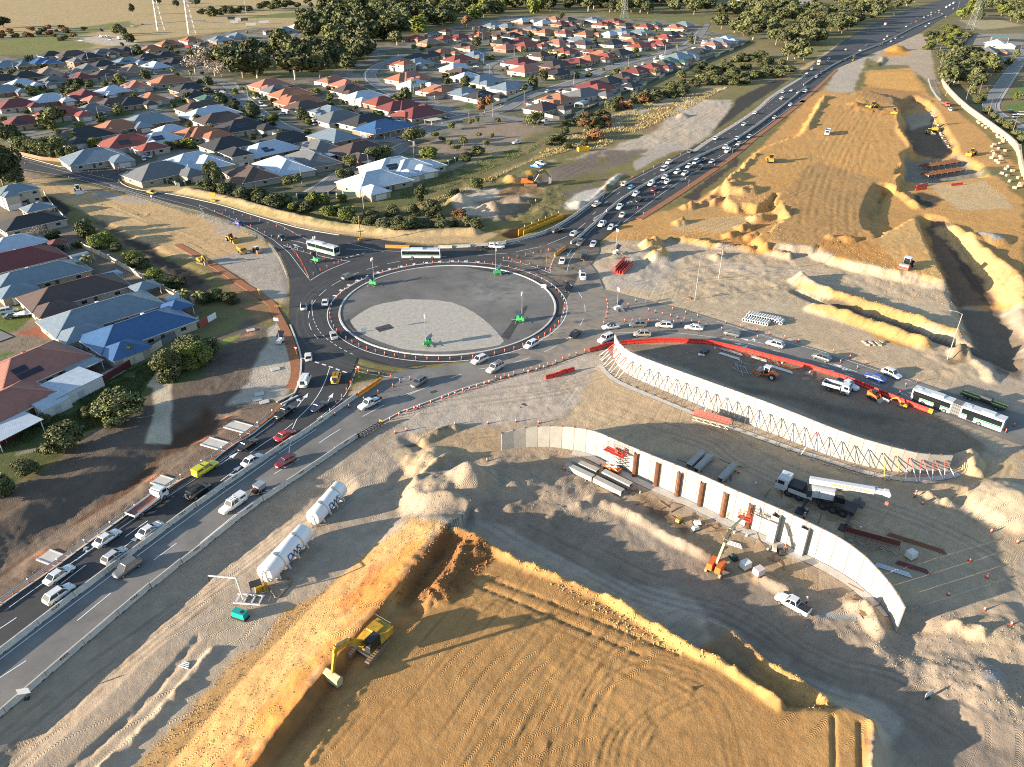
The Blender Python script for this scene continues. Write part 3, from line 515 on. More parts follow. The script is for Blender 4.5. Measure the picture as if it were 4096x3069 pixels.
def build_ground():
 ys = [-3000.,-800.,-300.,-120.,-40.,0.,15.,24.]; y = 30.0
 while y < 2600: ys.append(y); y *= 1.0045 if y < 320 else (1.009 if y < 1600 else 1.03)
 ys += [3200.,4500.,7000.,12000.]
 NC = 860; u = np.linspace(-1,1,NC); u = np.concatenate([[-40,-12,-5,-2.5,-1.6,-1.2],u,[1.2,1.6,2.5,5,12,40]]); NC = len(u)
 ys = np.array(ys); wd = 75+.72*np.maximum(ys,0); X = u[None,:]*wd[:,None]; Y = np.repeat(ys[:,None],NC,1)
 Z = height(X,Y); x = X.ravel(); y = Y.ravel(); zf = Z.ravel().copy()
 col = np.empty((x.size,3)); n1 = fbm(x,y,40,3,4)[:,None]
 col[:] = np.array((.155,.14,.062))*(1+.35*n1)+np.array((.05,.03,.0))*np.clip(fbm(x,y,25,9,3),0,1)[:,None]
 nw = {}
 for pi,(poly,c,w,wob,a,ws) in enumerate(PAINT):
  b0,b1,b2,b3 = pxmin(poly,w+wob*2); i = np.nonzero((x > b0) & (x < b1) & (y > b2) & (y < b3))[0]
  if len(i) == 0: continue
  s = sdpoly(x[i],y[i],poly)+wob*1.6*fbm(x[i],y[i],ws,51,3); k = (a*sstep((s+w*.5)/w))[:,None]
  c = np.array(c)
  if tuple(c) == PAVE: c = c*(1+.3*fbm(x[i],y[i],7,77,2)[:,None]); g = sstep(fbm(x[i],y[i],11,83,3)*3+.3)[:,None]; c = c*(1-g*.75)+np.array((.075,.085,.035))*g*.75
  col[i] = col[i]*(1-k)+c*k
 for spec,z_,n_,gap,hw in TRACKS:
  ln0 = smooth(PX(spec,z_),2)
  for j in range(n_):
   ln = offset(ln0,(j-(n_-1)/2)*gap+.25*math.sin(j*7.3)); b0,b1,b2,b3 = pxmin(ln,2); i = np.nonzero((x > b0) & (x < b1) & (y > b2) & (y < b3))[0]
   if len(i) == 0: continue
   d,t,sg = dline(x[i],y[i],ln); q = np.exp(-(d/hw)**2)*sstep(fbm(t,np.full_like(t,j*9.7),14,101+j,3)*2.2+.62); col[i] *= (1-.22*q)[:,None]; e = np.exp(-((d-hw*1.5)/(hw*.6))**2)*.12*(q.max() > 0)*sstep(fbm(t,np.full_like(t,j*9.7),14,101+j,3)*2.2+.62); col[i] *= (1+e)[:,None]; zf[i] -= .03*q-.02*e*6
 Z = zf.reshape(Z.shape)
 v = 1+.13*fbm(x,y,9.0,61,4)+.10*fbm(x,y,1.5,67,3)
 hue = .06*fbm(x,y,14.0,71,3)
 col = col*v[:,None]*np.stack([1+hue,np.ones_like(hue),1-hue],1)
 col = np.clip(col*np.array((1.05,1.0,.93)),.01,.9)
 me = bpy.data.meshes.new('ground'); nv = x.size; NR = len(ys)
 me.vertices.add(nv); me.vertices.foreach_set('co',np.stack([x,y,Z.ravel()],1).astype(np.float32).ravel())
 a = (np.arange(NR-1)[:,None]*NC+np.arange(NC-1)[None,:]).ravel(); q = np.stack([a,a+1,a+NC+1,a+NC],1).astype(np.int32)
 nf = len(q); me.loops.add(nf*4); me.loops.foreach_set('vertex_index',q.ravel()); me.polygons.add(nf)
 me.polygons.foreach_set('loop_start',np.arange(0,nf*4,4,dtype=np.int32)); me.polygons.foreach_set('loop_total',np.full(nf,4,np.int32)); me.polygons.foreach_set('use_smooth',np.ones(nf,bool))
 me.update(calc_edges=True)
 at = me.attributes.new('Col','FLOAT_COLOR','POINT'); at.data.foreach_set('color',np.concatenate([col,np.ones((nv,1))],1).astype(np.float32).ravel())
 return me
def ground_mat():
 m = bpy.data.materials.new('ground_soil'); m.use_nodes = True; n = m.node_tree; b = n.nodes['Principled BSDF']; L = n.links; N = n.nodes.new
 b.inputs['Roughness'].default_value = .95; b.inputs['Specular IOR Level'].default_value = .15
 g = N('ShaderNodeNewGeometry').outputs['Position']; at = N('ShaderNodeAttribute'); at.attribute_name = 'Col'
 def noise(sc,det,rgh=.6,dist=0.0):
  t = N('ShaderNodeTexNoise'); t.inputs['Scale'].default_value = sc; t.inputs['Detail'].default_value = det; t.inputs['Roughness'].default_value = rgh; t.inputs['Distortion'].default_value = dist; L.new(g,t.inputs['Vector']); return t.outputs['Fac']
 def math_(op,a,c):
  t = N('ShaderNodeMath'); t.operation = op
  for i,q in enumerate((a,c)):
   if isinstance(q,(int,float)): t.inputs[i].default_value = q
   else: L.new(q,t.inputs[i])
  return t.outputs[0]
 f1 = noise(6.5,7,.8); f2 = noise(.45,4,.6)
 k = math_('ADD',math_('MULTIPLY',f1,.55),math_('MULTIPLY',f2,.45)); k = math_('ADD',math_('MULTIPLY',k,1.25),.37)
 mx = N('ShaderNodeVectorMath'); mx.operation = 'SCALE'; L.new(at.outputs['Color'],mx.inputs[0]); L.new(k,mx.inputs['Scale']); L.new(mx.outputs[0],b.inputs['Base Color'])
 # wheel tracks: tread bars inside wandering strips, only where machines ran
 def tread(rot,seed,gap,lo):
  w0 = N('ShaderNodeTexNoise'); w0.inputs['Scale'].default_value = .022; w0.inputs['Detail'].default_value = 1; sh = N('ShaderNodeVectorMath'); sh.operation = 'ADD'; sh.inputs[1].default_value = (seed*31,seed*17,0); L.new(g,sh.inputs[0]); L.new(sh.outputs[0],w0.inputs['Vector'])
  mp = N('ShaderNodeMapping'); mp.inputs['Rotation'].default_value = (0,0,R(rot)); L.new(g,mp.inputs['Vector']); sx = N('ShaderNodeSeparateXYZ'); L.new(mp.outputs[0],sx.inputs[0])
  v = math_('ADD',sx.outputs[1],math_('MULTIPLY',w0.outputs['Fac'],26)); fr = math_('FRACT',math_('DIVIDE',v,gap),0); dd = math_('ABSOLUTE',math_('SUBTRACT',fr,.5),0)
  st = N('ShaderNodeMapRange'); st.inputs[1].default_value = .12; st.inputs[2].default_value = .095; L.new(dd,st.inputs[0])
  bars = math_('SINE',math_('ADD',math_('MULTIPLY',sx.outputs[0],19),math_('MULTIPLY',dd,gap*14)),0)
  mk = N('ShaderNodeMapRange'); mk.inputs[1].default_value = lo; mk.inputs[2].default_value = lo+.07; q = N('ShaderNodeTexNoise'); q.inputs['Scale'].default_value = .05; L.new(sh.outputs[0],q.inputs['Vector']); L.new(q.outputs['Fac'],mk.inputs[0])
  return math_('MULTIPLY',math_('MULTIPLY',st.outputs[0],mk.outputs[0]),math_('ADD',math_('MULTIPLY',bars,.20),-.16))
 tr = math_('ADD',tread(-52,1,2.4,.50),tread(-25,2,3.1,.55))
 hgt = math_('ADD',math_('ADD',math_('MULTIPLY',noise(1.1,3,.6),.6),math_('MULTIPLY',noise(4.5,6,.75),.55)),tr)
 bp = N('ShaderNodeBump'); bp.inputs['Strength'].default_value = .7; bp.inputs['Distance'].default_value = .22; L.new(hgt,bp.inputs['Height']); L.new(bp.outputs[0],b.inputs['Normal'])
 return m
ground = struct('ground',build_ground()); ground.data.materials.append(ground_mat())
# ------------------------------------------------------------------ road sheets
def asphalt(name,c,c2,sc=.25,dust=None,dustc=(.30,.235,.165)):
 m = bpy.data.materials.new(name); m.use_nodes = True; n = m.node_tree; b = n.nodes['Principled BSDF']; L = n.links; N = n.nodes.new
 g = N('ShaderNodeNewGeometry').outputs['Position']; b.inputs['Roughness'].default_value = .85; b.inputs['Specular IOR Level'].default_value = .3
 t = N('ShaderNodeTexNoise'); t.inputs['Scale'].default_value = sc; t.inputs['Detail'].default_value = 8; t.inputs['Roughness'].default_value = .7; L.new(g,t.inputs['Vector'])
 r = N('ShaderNodeValToRGB'); r.color_ramp.elements[0].position = .3; r.color_ramp.elements[1].position = .72; r.color_ramp.elements[0].color = (*c,1); r.color_ramp.elements[1].color = (*c2,1); L.new(t.outputs['Fac'],r.inputs[0])
 out = r.outputs[0]
 for (cx,cy,rad,amt) in dust or ():
  d = N('ShaderNodeVectorMath'); d.operation = 'DISTANCE'; L.new(g,d.inputs[0]); d.inputs[1].default_value = (cx,cy,0)
  mr = N('ShaderNodeMapRange'); mr.inputs[1].default_value = rad; mr.inputs[2].default_value = rad*.25; mr.inputs[3].default_value = 0; mr.inputs[4].default_value = 1.0; L.new(d.outputs['Value'],mr.inputs[0])
  t2 = N('ShaderNodeTexNoise'); t2.inputs['Scale'].default_value = .22; t2.inputs['Detail'].default_value = 6; t2.inputs['Distortion'].default_value = 1.2; L.new(g,t2.inputs['Vector'])
  m2 = N('ShaderNodeMapRange'); m2.inputs[1].default_value = .35; m2.inputs[2].default_value = .62; L.new(t2.outputs['Fac'],m2.inputs[0])
  mu = N('ShaderNodeMath'); mu.operation = 'MULTIPLY'; L.new(mr.outputs[0],mu.inputs[0]); L.new(m2.outputs[0],mu.inputs[1])
  mv = N('ShaderNodeMath'); mv.operation = 'MULTIPLY'; L.new(mu.outputs[0],mv.inputs[0]); mv.inputs[1].default_value = amt
  mix = N('ShaderNodeMix'); mix.data_type = 'RGBA'; L.new(mv.outputs[0],mix.inputs[0]); L.new(out,mix.inputs[6]); mix.inputs[7].default_value = (*dustc,1); out = mix.outputs[2]
 L.new(out,b.inputs['Base Color'])
 t3 = N('ShaderNodeTexNoise'); t3.inputs['Scale'].default_value = 9; L.new(g,t3.inputs['Vector']); q = N('ShaderNodeBump'); q.inputs['Strength'].default_value = .15; q.inputs['Distance'].default_value = .03; L.new(t3.outputs['Fac'],q.inputs['Height']); L.new(q.outputs[0],b.inputs['Normal'])
 return m
pd = P('12',2050,1250); pe = P('22',1950,450); pf = P('22',1500,800); ph = P('23',500,300); pg = P('12',1600,1200)
M_ASPH = asphalt('asphalt_new',(.036,.037,.040),(.068,.067,.068),.16,[(pd.x,pd.y,26,.75),(pg.x,pg.y,18,.5)])
M_OLD = asphalt('asphalt_worn',(.12,.115,.11),(.23,.215,.198),.12,[(pd.x,pd.y,34,.85),(pe.x,pe.y,26,.8),(pf.x,pf.y,22,.6),(ph.x,ph.y,45,.45)])
M_ISL = asphalt('asphalt_island',(.085,.082,.08),(.19,.178,.165),.07,[(RC.x+14,RC.y+10,16,.5)],(.30,.285,.265))
M_STR = asphalt('asphalt_street',(.16,.155,.15),(.23,.22,.21),.1)
M_LIME = mat('crushed_limestone',(.36,.33,.285),.95,var=.18,vscale=.9,bump=.3,bscale=5)
M_CONC = mat('concrete',(.47,.44,.40),.85,var=.12,vscale=.8,bump=.1)
M_KERB = mat('kerb_concrete',(.50,.47,.43),.85,var=.10,vscale=1.5)
M_RED = mat('red_oxide_path',(.27,.105,.045),.9,var=.2,vscale=.7)
M_LINE = mat('road_paint',(.72,.72,.70),.6,var=.12,vscale=2.0)
struct('road',polymesh('road',MAIN,.02,M_ASPH))
struct('road',polymesh('road',OLD,.028,M_OLD))
for i,(c,w) in enumerate(STR): struct('street',strip(c,w,.012+.003*i).m('street',M_STR))
for i,(c,w) in enumerate(STR):
 if i in (0,1,2,5,10,13):
  for sd in (-1,1): struct('kerb',strip(offset(c,sd*(w/2+.12)),.28,.11).m('kerb',M_KERB))
  struct('pavement',strip(offset(c,w/2+1.6),1.6,.075+.002*i).m('pavement',mat('footpath',(.34,.31,.28),.9,var=.1)))
struct('roundabout_island',polymesh('roundabout_island',ISL,.045,M_ISL))
PALE_I = PX('21:1612,232 1730,140 1900,50 2212,0; 22:0,-8 500,5 750,100 930,230 1050,350 1150,478 850,532 450,566 100,546; 21:2090,508 1740,372 1640,280')
struct('roundabout_infill',polymesh('roundabout_infill',smooth(PALE_I,1),.062,M_LIME))
M_DKP = asphalt('asphalt_patch',(.040,.040,.042),(.075,.073,.072),.4)
for k_,sp in enumerate(('12:680,1262 1000,1288 1240,1338 1150,1348 900,1304','22:1090,400 1250,180 1350,60 1380,70 1300,210 1170,430','21:1560,240 1660,330 1690,350 1640,270 1600,200')): struct('asphalt_patch',polymesh('asphalt_patch',smooth(PX(sp),1),.07+.004*k_,M_DKP))
for k_,rr_ in enumerate((5.2,6.9,9.9,11.6)):
 a0 = (20,60,100,150)[k_]; b_ = B(); strip([RC+Vector((math.cos(R(a0+t*3))*(RR+rr_+.25*math.sin(t*.31)),math.sin(R(a0+t*3))*(RR+rr_+.25*math.sin(t*.31)),0)) for t in range(80)],.55,.026,b_); struct('wheel_path',b_.m('wheel_path',M_DKP if k_ < 2 else asphalt('asphalt_polish%d' % k_,(.055,.055,.056),(.085,.083,.08),.3)))
for t_,x_,y_,w_,l_ in (('22',365,993,1.0,1.6),('22',1320,1142,1.2,1.8),('21',1990,305,3.0,4.2),('12',1490,1168,1.6,3.0),('21',1090,515,.9,.9)):
 q_ = P(t_,x_,y_); o_ = struct('asphalt_patch',B().box((0,0,0),(l_,w_,.004)).m('asphalt_patch',M_DKP)); o_.location = (q_.x,q_.y,.075 if t_ == '21' and x_ > 1900 else .036); o_.rotation_euler.z = .6
def ring(name,r0,r1,z0,z1,mt,n=128,a0=0,a1=2*math.pi):
 b = B(); rings = []
 for i in range(n+1):
  a = a0+(a1-a0)*i/n; c,s_ = math.cos(a),math.sin(a)
  rings.append([(RC.x+r*c,RC.y+r*s_,z) for r,z in ((r0,z0),(r1,z0),(r1-.05,z1),(r0+.05,z1))])
 return b.loft(rings,caps=True).m(name,mt)
struct('kerb',ring('kerb',RR-.1,RR+.45,0.0,.19,M_KERB))
lk = smooth(LK,1); struct('kerb',strip(offset(lk,.2),.42,.14).m('kerb',M_KERB))
def kerbline(pts,w=.35,h=.14):
 l = offset(pts,w/2); r = offset(pts,-w/2)
 return B().loft([[(a.x,a.y,-.1),(a.x,a.y,h),(c.x,c.y,h),(c.x,c.y,-.1)] for a,c in zip(l,r)]).m('kerb',M_KERB)
struct('kerb',kerbline(smooth(NORTHW[7:18],1))); struct('kerb',kerbline(NORTHW[0:5]))
def slab(name,spec,w,z,mt,h=.12):
 p = smooth(PX(spec),1); l = offset(p,w/2); r = offset(p,-w/2)
 return struct(name,B().loft([[(a.x,a.y,-.1),(a.x,a.y,h+z),(c.x,c.y,h+z),(c.x,c.y,-.1)] for a,c in zip(l,r)]).m(name,mt))
slab('path','11:-250,1020 120,1225 430,1435 780,1656; 21:810,130 890,270 950,400 1000,560 1035,720 1030,850 975,960',2.3,0,M_RED)
slab('path','21:880,1120 790,1230 640,1350 520,1440 330,1560; 30:2212,160 1800,420 1400,660 1100,860 740,1130 560,1260 0,1640',.9,0,M_RED)
slab('path','13:420,748 800,508 1130,285 1400,100; 03:1500,1640 1690,1475 1920,1305 2212,1075; 04:0,1022 190,850 360,688',2.6,0,M_RED)
slab('gravel_verge','03:1000,1640 1200,1500 1480,1330 1690,1190 1850,1035 2212,815',2.4,-.05,mat('verge_gravel',(.34,.32,.29),.95,var=.2,vscale=1.2))
# ------------------------------------------------------------------ painted lines
def line(pts,w=.15,dash=None,z=.045):
 b = B()
 if dash is None: strip(pts,w,z,b)
 else:
  d,gap = dash; L = length(pts); s = 0.0
  while s < L:
   q = [p for p,h in walk(pts,min(1.5,d/2-.01),s)]
   e = []; acc = 0
   for p in q:
    if acc > d+.01: break
    e.append(p); acc += min(1.5,d/2-.01)
   if len(e) > 1: strip(e,w,z,b)
   s += d+gap
 if b.f: struct('lane_line',b.m('lane_line',M_LINE))
def arc(r,a0,a1,n=60): return [RC+Vector((math.cos(R(a0+(a1-a0)*i/n))*r,math.sin(R(a0+(a1-a0)*i/n))*r,0)) for i in range(n+1)]
line(arc(RR+3.4,0,360,160),.22)
line(arc(RR+3.0,75,160),.16)
line(arc(RR+8.3,95,215),.16,(4.5,3.0)); line(arc(RR+8.3,-75,30),.16,(5,4))
LINES = [('21:960,1656 1000,1330 1180,1160 1290,1010 1360,860 1390,760 1405,720',None,.16),('40:-100,640; 30:0,1900',None,0),('21:545,1650 700,1540 820,1470',None,.16),('21:820,1470 920,1400 1000,1335',None,.16),('21:1210,0 1205,90 1220,180',None,.16),('21:1220,200 1270,320 1340,400 1450,480 1560,550 1660,592',(1.2,1.0),.16),
 ('21:1240,670 1400,720 1530,770 1640,802',(1.3,.9),.42),('21:1100,628 1140,640',None,.4),('21:2212,1180 1960,1315 1380,1650; 31:900,350 450,640 0,1010',None,.16),('22:0,1208 330,1085 650,958 1000,860',None,.16),
 ('40:0,590 700,60; 31:0,640 870,30; 21:800,1690 1250,1400',None,.16),('22:0,1040 200,975',None,.16),('40:-200,900 380,528 560,376; 30:1155,1580 1330,1440 1820,1070 1980,955 ',(6,8),.16),('31:800,260 1130,70; 21:1280,1545 1520,1390 1880,1190 2000,1130; 22:320,930 690,790',(6,6),.16),('40:-150,380 165,180 350,36; 30:910,1255 1090,1125 1560,790 1720,680; 31:20,380 140,300',(5,7),.16),
 ('21:1680,775 1600,980 1480,1130 1260,1290',None,.16),('21:1690,765 1800,800 2212,855',None,.16),('30:100,1700 800,1200 1600,640 2212,250; 21:560,1500 800,1330 ',None,.12),
 ('11:0,600 480,800 900,1030 1180,1400',None,.16),('11:590,700 830,790 1140,970 1300,1010',None,.14),('11:900,1030 1100,1100 1400,1170 1620,1205',None,.2),('11:1190,1410 1350,1310 1620,1200',None,.2),('11:950,970 1130,1010',None,.14),('11:1050,985 1150,1015',None,.14),('11:1560,1170 1820,1100',(1.2,.9),.35),('11:1590,1005 1980,1100',None,.14),('11:1580,1070 2212,1100',None,.14),
 ('10:260,210 700,285 1100,385 1600,530 2212,690; 11:0,625',None,.16),('10:220,90 800,230 1250,330',None,.14),('10:1270,360 1290,300 1460,215',None,.14),('10:300,130 900,290 1500,460 2212,640',None,.12),
 ('12:840,1140 1160,1115',None,.16),('12:1250,1100 1520,1045',None,.16),('12:1590,1022 1800,935',None,.16),('12:1910,865 2000,790',None,.16),('12:2080,700 2110,670',None,.16),('13:50,580 80,555',None,.16),
 ('13:185,480 220,455 510,300 550,275 830,140 1000,60; 03:1090,1630 1220,1555 1420,1430 1660,1270 1850,1135 2050,990 2212,880; 04:150,600 320,480 560,370',(3,9),.15),('12:1200,1010 1500,940 1750,830 1950,700 2212,480; 13:0,570 220,390 500,250 780,110 960,20; 03:1000,1620 1290,1445 1550,1300 1780,1140 1970,970 2212,800',None,.16),
 ('12:2000,930 2212,720; 13:0,700 300,460 800,200 1200,0; 03:1250,1656 1600,1400 2212,960',None,.13),('13:250,785 800,375 1290,80 1430,0; 03:1480,1590 1900,1280 2212,1050',None,.16),('13:100,830 400,590 900,300 1300,60; 03:1550,1500 2000,1170 2212,1010',(3,9),.15),('12:1100,1190 1300,1220 1500,1280 1620,1330',None,.2),('12:1620,1330 1640,1200 1700,1120',None,.14),
 ('12:1800,1320 1830,1190 1890,1110',None,.14),('23:150,360 560,345 900,360 1500,440',None,.14),('23:1600,470 2212,640; 24:300,800 700,940 1000,1050',(2,4),.14),('23:1260,230 1700,370 2212,510; 24:0,545 500,720 1000,880',None,.14),('24:100,690 350,770',None,.14),('03:1000,1620 1210,1470',None,0)]
for s,d,w in LINES:
 if w: line(smooth(PX(s),1),w,d)
# chequer blocks and arrows
for a in range(78,170,7):
 c = RC+Vector((math.cos(R(a))*(RR+3.9),math.sin(R(a))*(RR+3.9),0)); struct('lane_line',B().box((c.x,c.y,.046),(1.3,.8,.004),R(a)).m('lane_line',M_LINE))
def arrow(t,x,y,dx,dy,turn=0):
 p = P(t,x,y); h = heading(t,x,y,dx,dy); b = B(); z = .05
 b.add([(-2.8,-.09,z),(1.0,-.09,z),(1.0,.09,z),(-2.8,.09,z)],[(0,1,2,3)]); b.add([(1.0,-.55,z),(3.0,0,z),(1.0,.55,z)],[(0,1,2)])
 if turn: b.add([(-.9,0,z),(-.5,0,z),(-.1,turn*.9,z),(-.4,turn*.9,z)],[(0,1,2,3)]); b.add([(-.9,turn*.8,z),(.4,turn*.8,z),(.05,turn*1.7,z)],[(0,1,2)])
 o = struct('road_arrow',b.m('road_arrow',M_LINE)); o.location = p; o.rotation_euler.z = h
for a in (('21',1110,1080,90,-110,1),('21',1390,1080,60,-90,0),('30',980,1080,110,-80,1),('30',1380,1020,110,-80,0),('31',340,250,80,-60,-1),('31',290,110,90,-60,0),('11',1060,1040,-80,-30,1),('12',1830,1110,-40,60,0),('23',1640,445,-110,-25,-1),('23',1560,490,-100,-20,1),('24',280,735,-90,-30,1),('24',200,790,-90,-30,0),('13',310,560,-40,40,1),('13',640,345,-50,30,1),('13',700,395,-50,30,0),('13',190,800,-40,40,0)): arrow(*a)
# ================================================================== HOUSES
ROOFC = {'k': ((.028,.029,.032),'black tiled'),'n': ((.075,.05,.042),'dark brown tiled'),'g': ((.12,.125,.13),'mid grey tiled'),'s': ((.15,.19,.225),'blue-grey steel'),'w': ((.36,.42,.49),'pale silver steel'),'b': ((.04,.10,.22),'bright blue steel'),
         'r': ((.22,.058,.042),'bright red tiled'),'o': ((.29,.12,.062),'orange terracotta'),'m': ((.15,.038,.036),'maroon tiled'),'t': ((.21,.15,.115),'tan tiled'),'p': ((.30,.125,.09),'pinkish clay tiled'),'e': ((.05,.115,.08),'green steel'),'c': ((.48,.42,.34),'cream')}
def roof_mat(k):
 nm = 'roof_'+k
 if nm in MATS: return MATS[nm]
 c = ROOFC[k][0]; steel = 'steel' in ROOFC[k][1]
 m = mat(nm,c,.38 if steel else .75,var=.14,vscale=.7,detail=6); n = m.node_tree; L = n.links; N = n.nodes.new; b = n.nodes['Principled BSDF']
 tc = N('ShaderNodeTexCoord'); w = N('ShaderNodeTexWave'); w.wave_type = 'BANDS'; w.bands_direction = 'X' if steel else 'Z'; w.inputs['Scale'].default_value = 1.6 if steel else 2.6; w.inputs['Distortion'].default_value = .3; L.new(tc.outputs['Object'],w.inputs['Vector'])
 q = N('ShaderNodeBump'); q.inputs['Strength'].default_value = .35; q.inputs['Distance'].default_value = .06; L.new(w.outputs['Fac'],q.inputs['Height']); L.new(q.outputs[0],b.inputs['Normal'])
 return m
WALLS = [mat('wall_cream',(.33,.27,.20),.9,var=.1),mat('wall_render',(.38,.34,.29),.85,var=.08),mat('wall_brick',(.25,.15,.10),.9,var=.18,vscale=3),mat('wall_pale',(.34,.31,.27),.9,var=.1)]
M_GLASS = mat('window_glass',(.02,.025,.03),.08,coat=.5); M_WHITE = mat('white_steel',(.68,.69,.70),.45,var=.05); M_PV = mat('solar_cell',(.012,.014,.022),.15,coat=.6); M_DOOR = mat('garage_door',(.60,.56,.50),.5); M_FASC = mat('gutter_white',(.62,.60,.57),.5)
M_DARKMET = mat('dark_steel',(.045,.047,.05),.5); M_GALV = mat('galvanised',(.42,.43,.44),.4,metal=.6,var=.1)
MC = {}
def hip(b,cx,cy,L,Wd,z0,pitch,over,rot=0):
 L += 2*over; Wd += 2*over; h = Wd/2*math.tan(R(pitch)); r = (L-Wd)/2
 V = [(-L/2,-Wd/2,z0),(L/2,-Wd/2,z0),(L/2,Wd/2,z0),(-L/2,Wd/2,z0),(-r,0,z0+h),(r,0,z0+h)]
 if rot: V = [(-y,x,z) for x,y,z in V]
 V = [(x+cx,y+cy,z) for x,y,z in V]
 b.add(V,[(0,1,5,4),(1,2,5),(2,3,4,5),(3,0,4),(3,2,1,0)])
 return h
def house(loc,rz,L,Wd,rk,label,var=0,two=False,solar=0,patio=True,near=False,wk=0,seed=0,flip=1):
 rd = random.Random(seed*7+3); H = 5.2 if two else 2.6; z0 = H
 t = thing('house',label,'house',loc,rz)
 key = ('w',round(L),round(Wd),var,two,wk,flip)
 wl,ww = Wd*.62,L*.36                      # wing
 wx = flip*(L/2-ww/2-.2); wy = -(Wd/2+wl*.18)
 if key not in MC:
  b = B().box((0,0,H/2-.1),(L,Wd,H+.2))
  if var: b.box((wx,wy,H/2-.1),(ww,wl,H+.2-.02))
  MC[key] = b.m('wall',WALLS[wk])
 wall = part('wall',MC[key],t)
 key = ('r',round(L),round(Wd),var,two,rk,flip)
 if key not in MC:
  b = B(); h = hip(b,0,0,L,Wd,z0,24,.55)
  if var: hip(b,wx,wy,max(wl,ww*1.02),min(ww,wl),z0+.01,24,.5,rot=0 if ww >= wl else 1)
  if var > 1: hip(b,-flip*L*.3,Wd*.42,L*.3,Wd*.3,z0+.02,24,.45,rot=1)
  MC[key] = b.m('roof',roof_mat(rk))
 roof = part('roof',MC[key],t)
 key = ('f',round(L),round(Wd))
 if key not in MC:
  b = B(); x,y = L/2+.58,Wd/2+.58
  for a,c in (((-x,-y),(x,-y)),((x,-y),(x,y)),((x,y),(-x,y)),((-x,y),(-x,-y))): b.bar((*a,-.06),(*c,-.06),.09,.14)
  MC[key] = b.m('gutter',M_FASC)
 part('gutter',MC[key],roof,(0,0,z0))
 key = ('rc',round(L),round(Wd),two,rk)
 if key not in MC:
  x,y,h = L/2+.55,Wd/2+.55,(Wd/2+.55)*math.tan(R(24)); rg = x-y; b = B().bar((-rg,0,z0+h+.02),(rg,0,z0+h+.02),.26,.12)
  for sx in (-1,1):
   for sy in (-1,1): b.bar((sx*rg,0,z0+h+.02),(sx*x,sy*y,z0+.03),.26,.12)
  c = ROOFC[rk][0]; MC[key] = b.m('ridge_cap',mat('ridge_'+rk,tuple(min(.6,q*1.35+.01) for q in c),.6))
 part('ridge_cap',MC[key],roof)
 # windows, door, garage
 if 'win' not in MC: MC['win'] = B().box((0,0,0),(1.7,.08,1.1)).m('window',M_FASC); MC['pane'] = B().box((0,-.05,0),(1.5,.04,.92)).m('pane',M_GLASS); MC['gar'] = B().box((0,0,1.08),(4.8,.1,2.15)).m('garage_door',M_DOOR); MC['door'] = B().box((0,0,1.02),(.95,.1,2.05)).m('door',mat('door_dark',(.09,.06,.045),.5)); MC['pv'] = B().box((0,0,0),(1.0,1.65,.05)).m('solar_panel',M_PV); MC['ac'] = B().box((0,0,.35),(.9,.9,.7),tx=.85,ty=.85).m('air_conditioner',M_FASC); MC['ac_r'] = B().box((0,0,.35),(.9,.9,.7),tx=.85,ty=.85).m('air_conditioner',roof_mat('r')); MC['win2'] = B().box((0,0,0),(1.6,.09,1.0)).m('window',M_GLASS)
 for f in range(2 if two else 1):
  zc = 1.45+f*2.6
  for s_ in (-1,1):
   for k in range(3 if near else 2):
    x = -L*.34+k*L*(.34 if near else .5)+rd.uniform(-.5,.5)
    if var and s_ < 0 and abs(x-wx) < ww/2+1: continue
    if near: w_ = part('window',MC['win'],t,(x,s_*(Wd/2+.03),zc),(0,0,0 if s_ < 0 else math.pi)); part('pane',MC['pane'],w_)
    else: part('window',MC['win2'],t,(x,s_*(Wd/2+.03),zc))
  for s_ in (-1,1):
   if near: w_ = part('window',MC['win'],t,(s_*(L/2+.03),1.0,zc),(0,0,s_*math.pi/2)); part('pane',MC['pane'],w_)
   else: part('window',MC['win2'],t,(s_*(L/2+.03),1.0,zc),(0,0,math.pi/2))
 if var: part('garage_door',MC['gar'],t,(wx,wy-wl/2-.04,0),(0,0,0),scale=(min(1,ww/5.6),1,1))
 else: part('garage_door',MC['gar'],t,(-flip*(L/2+.04),0,0),(0,0,math.pi/2))
 part('door',MC['door'],t,(-flip*L*.12,-Wd/2-.04,0))
 hr = (Wd/2+.55)*math.tan(R(24)); 
 for k in range(solar):                      # panels on one slope of the roof
  sd = -1 if solar_side(rz) else 1; x = -L*.22+(k % 5)*1.08; row = k//5; d = Wd/2*.72-row*1.75
  zz = z0+(Wd/2+.55-d)*math.tan(R(24))+.09; part('solar_panel',MC['pv'],roof,(x,sd*d,zz),(-sd*R(24),0,0))
 if rd.random() < .45 or near:
  q = rd.uniform(-.1,.2); d = Wd*.16; part('air_conditioner',MC['ac_r' if rk in 'ronp' and rd.random() < .5 else 'ac'],roof,(L*q,d,z0+(Wd/2+.55-d)*math.tan(R(24))-.3))
 if patio:
  key = ('pt',rd.randrange(2))
  if key not in MC:
   lw = 5.5+key[1]*2
   MC[key] = B().box((0,0,2.55),(lw,3.6,.12)).m('patio_roof',M_WHITE)
   MC[('pp',key[1])] = B().box((0,0,1.25),(.1,.1,2.5)).m('patio_post',M_WHITE)
  pr = part('patio_roof',MC[key],t,(-flip*L*.18,Wd/2+1.7,-.02),(0,0,math.pi)); [part('patio_post',MC[('pp',key[1])],pr,(sx*(2.5+key[1]),-1.6,0)) for sx in (-1,1)]
 return t
def solar_side(rz): return math.cos(rz) > -.2
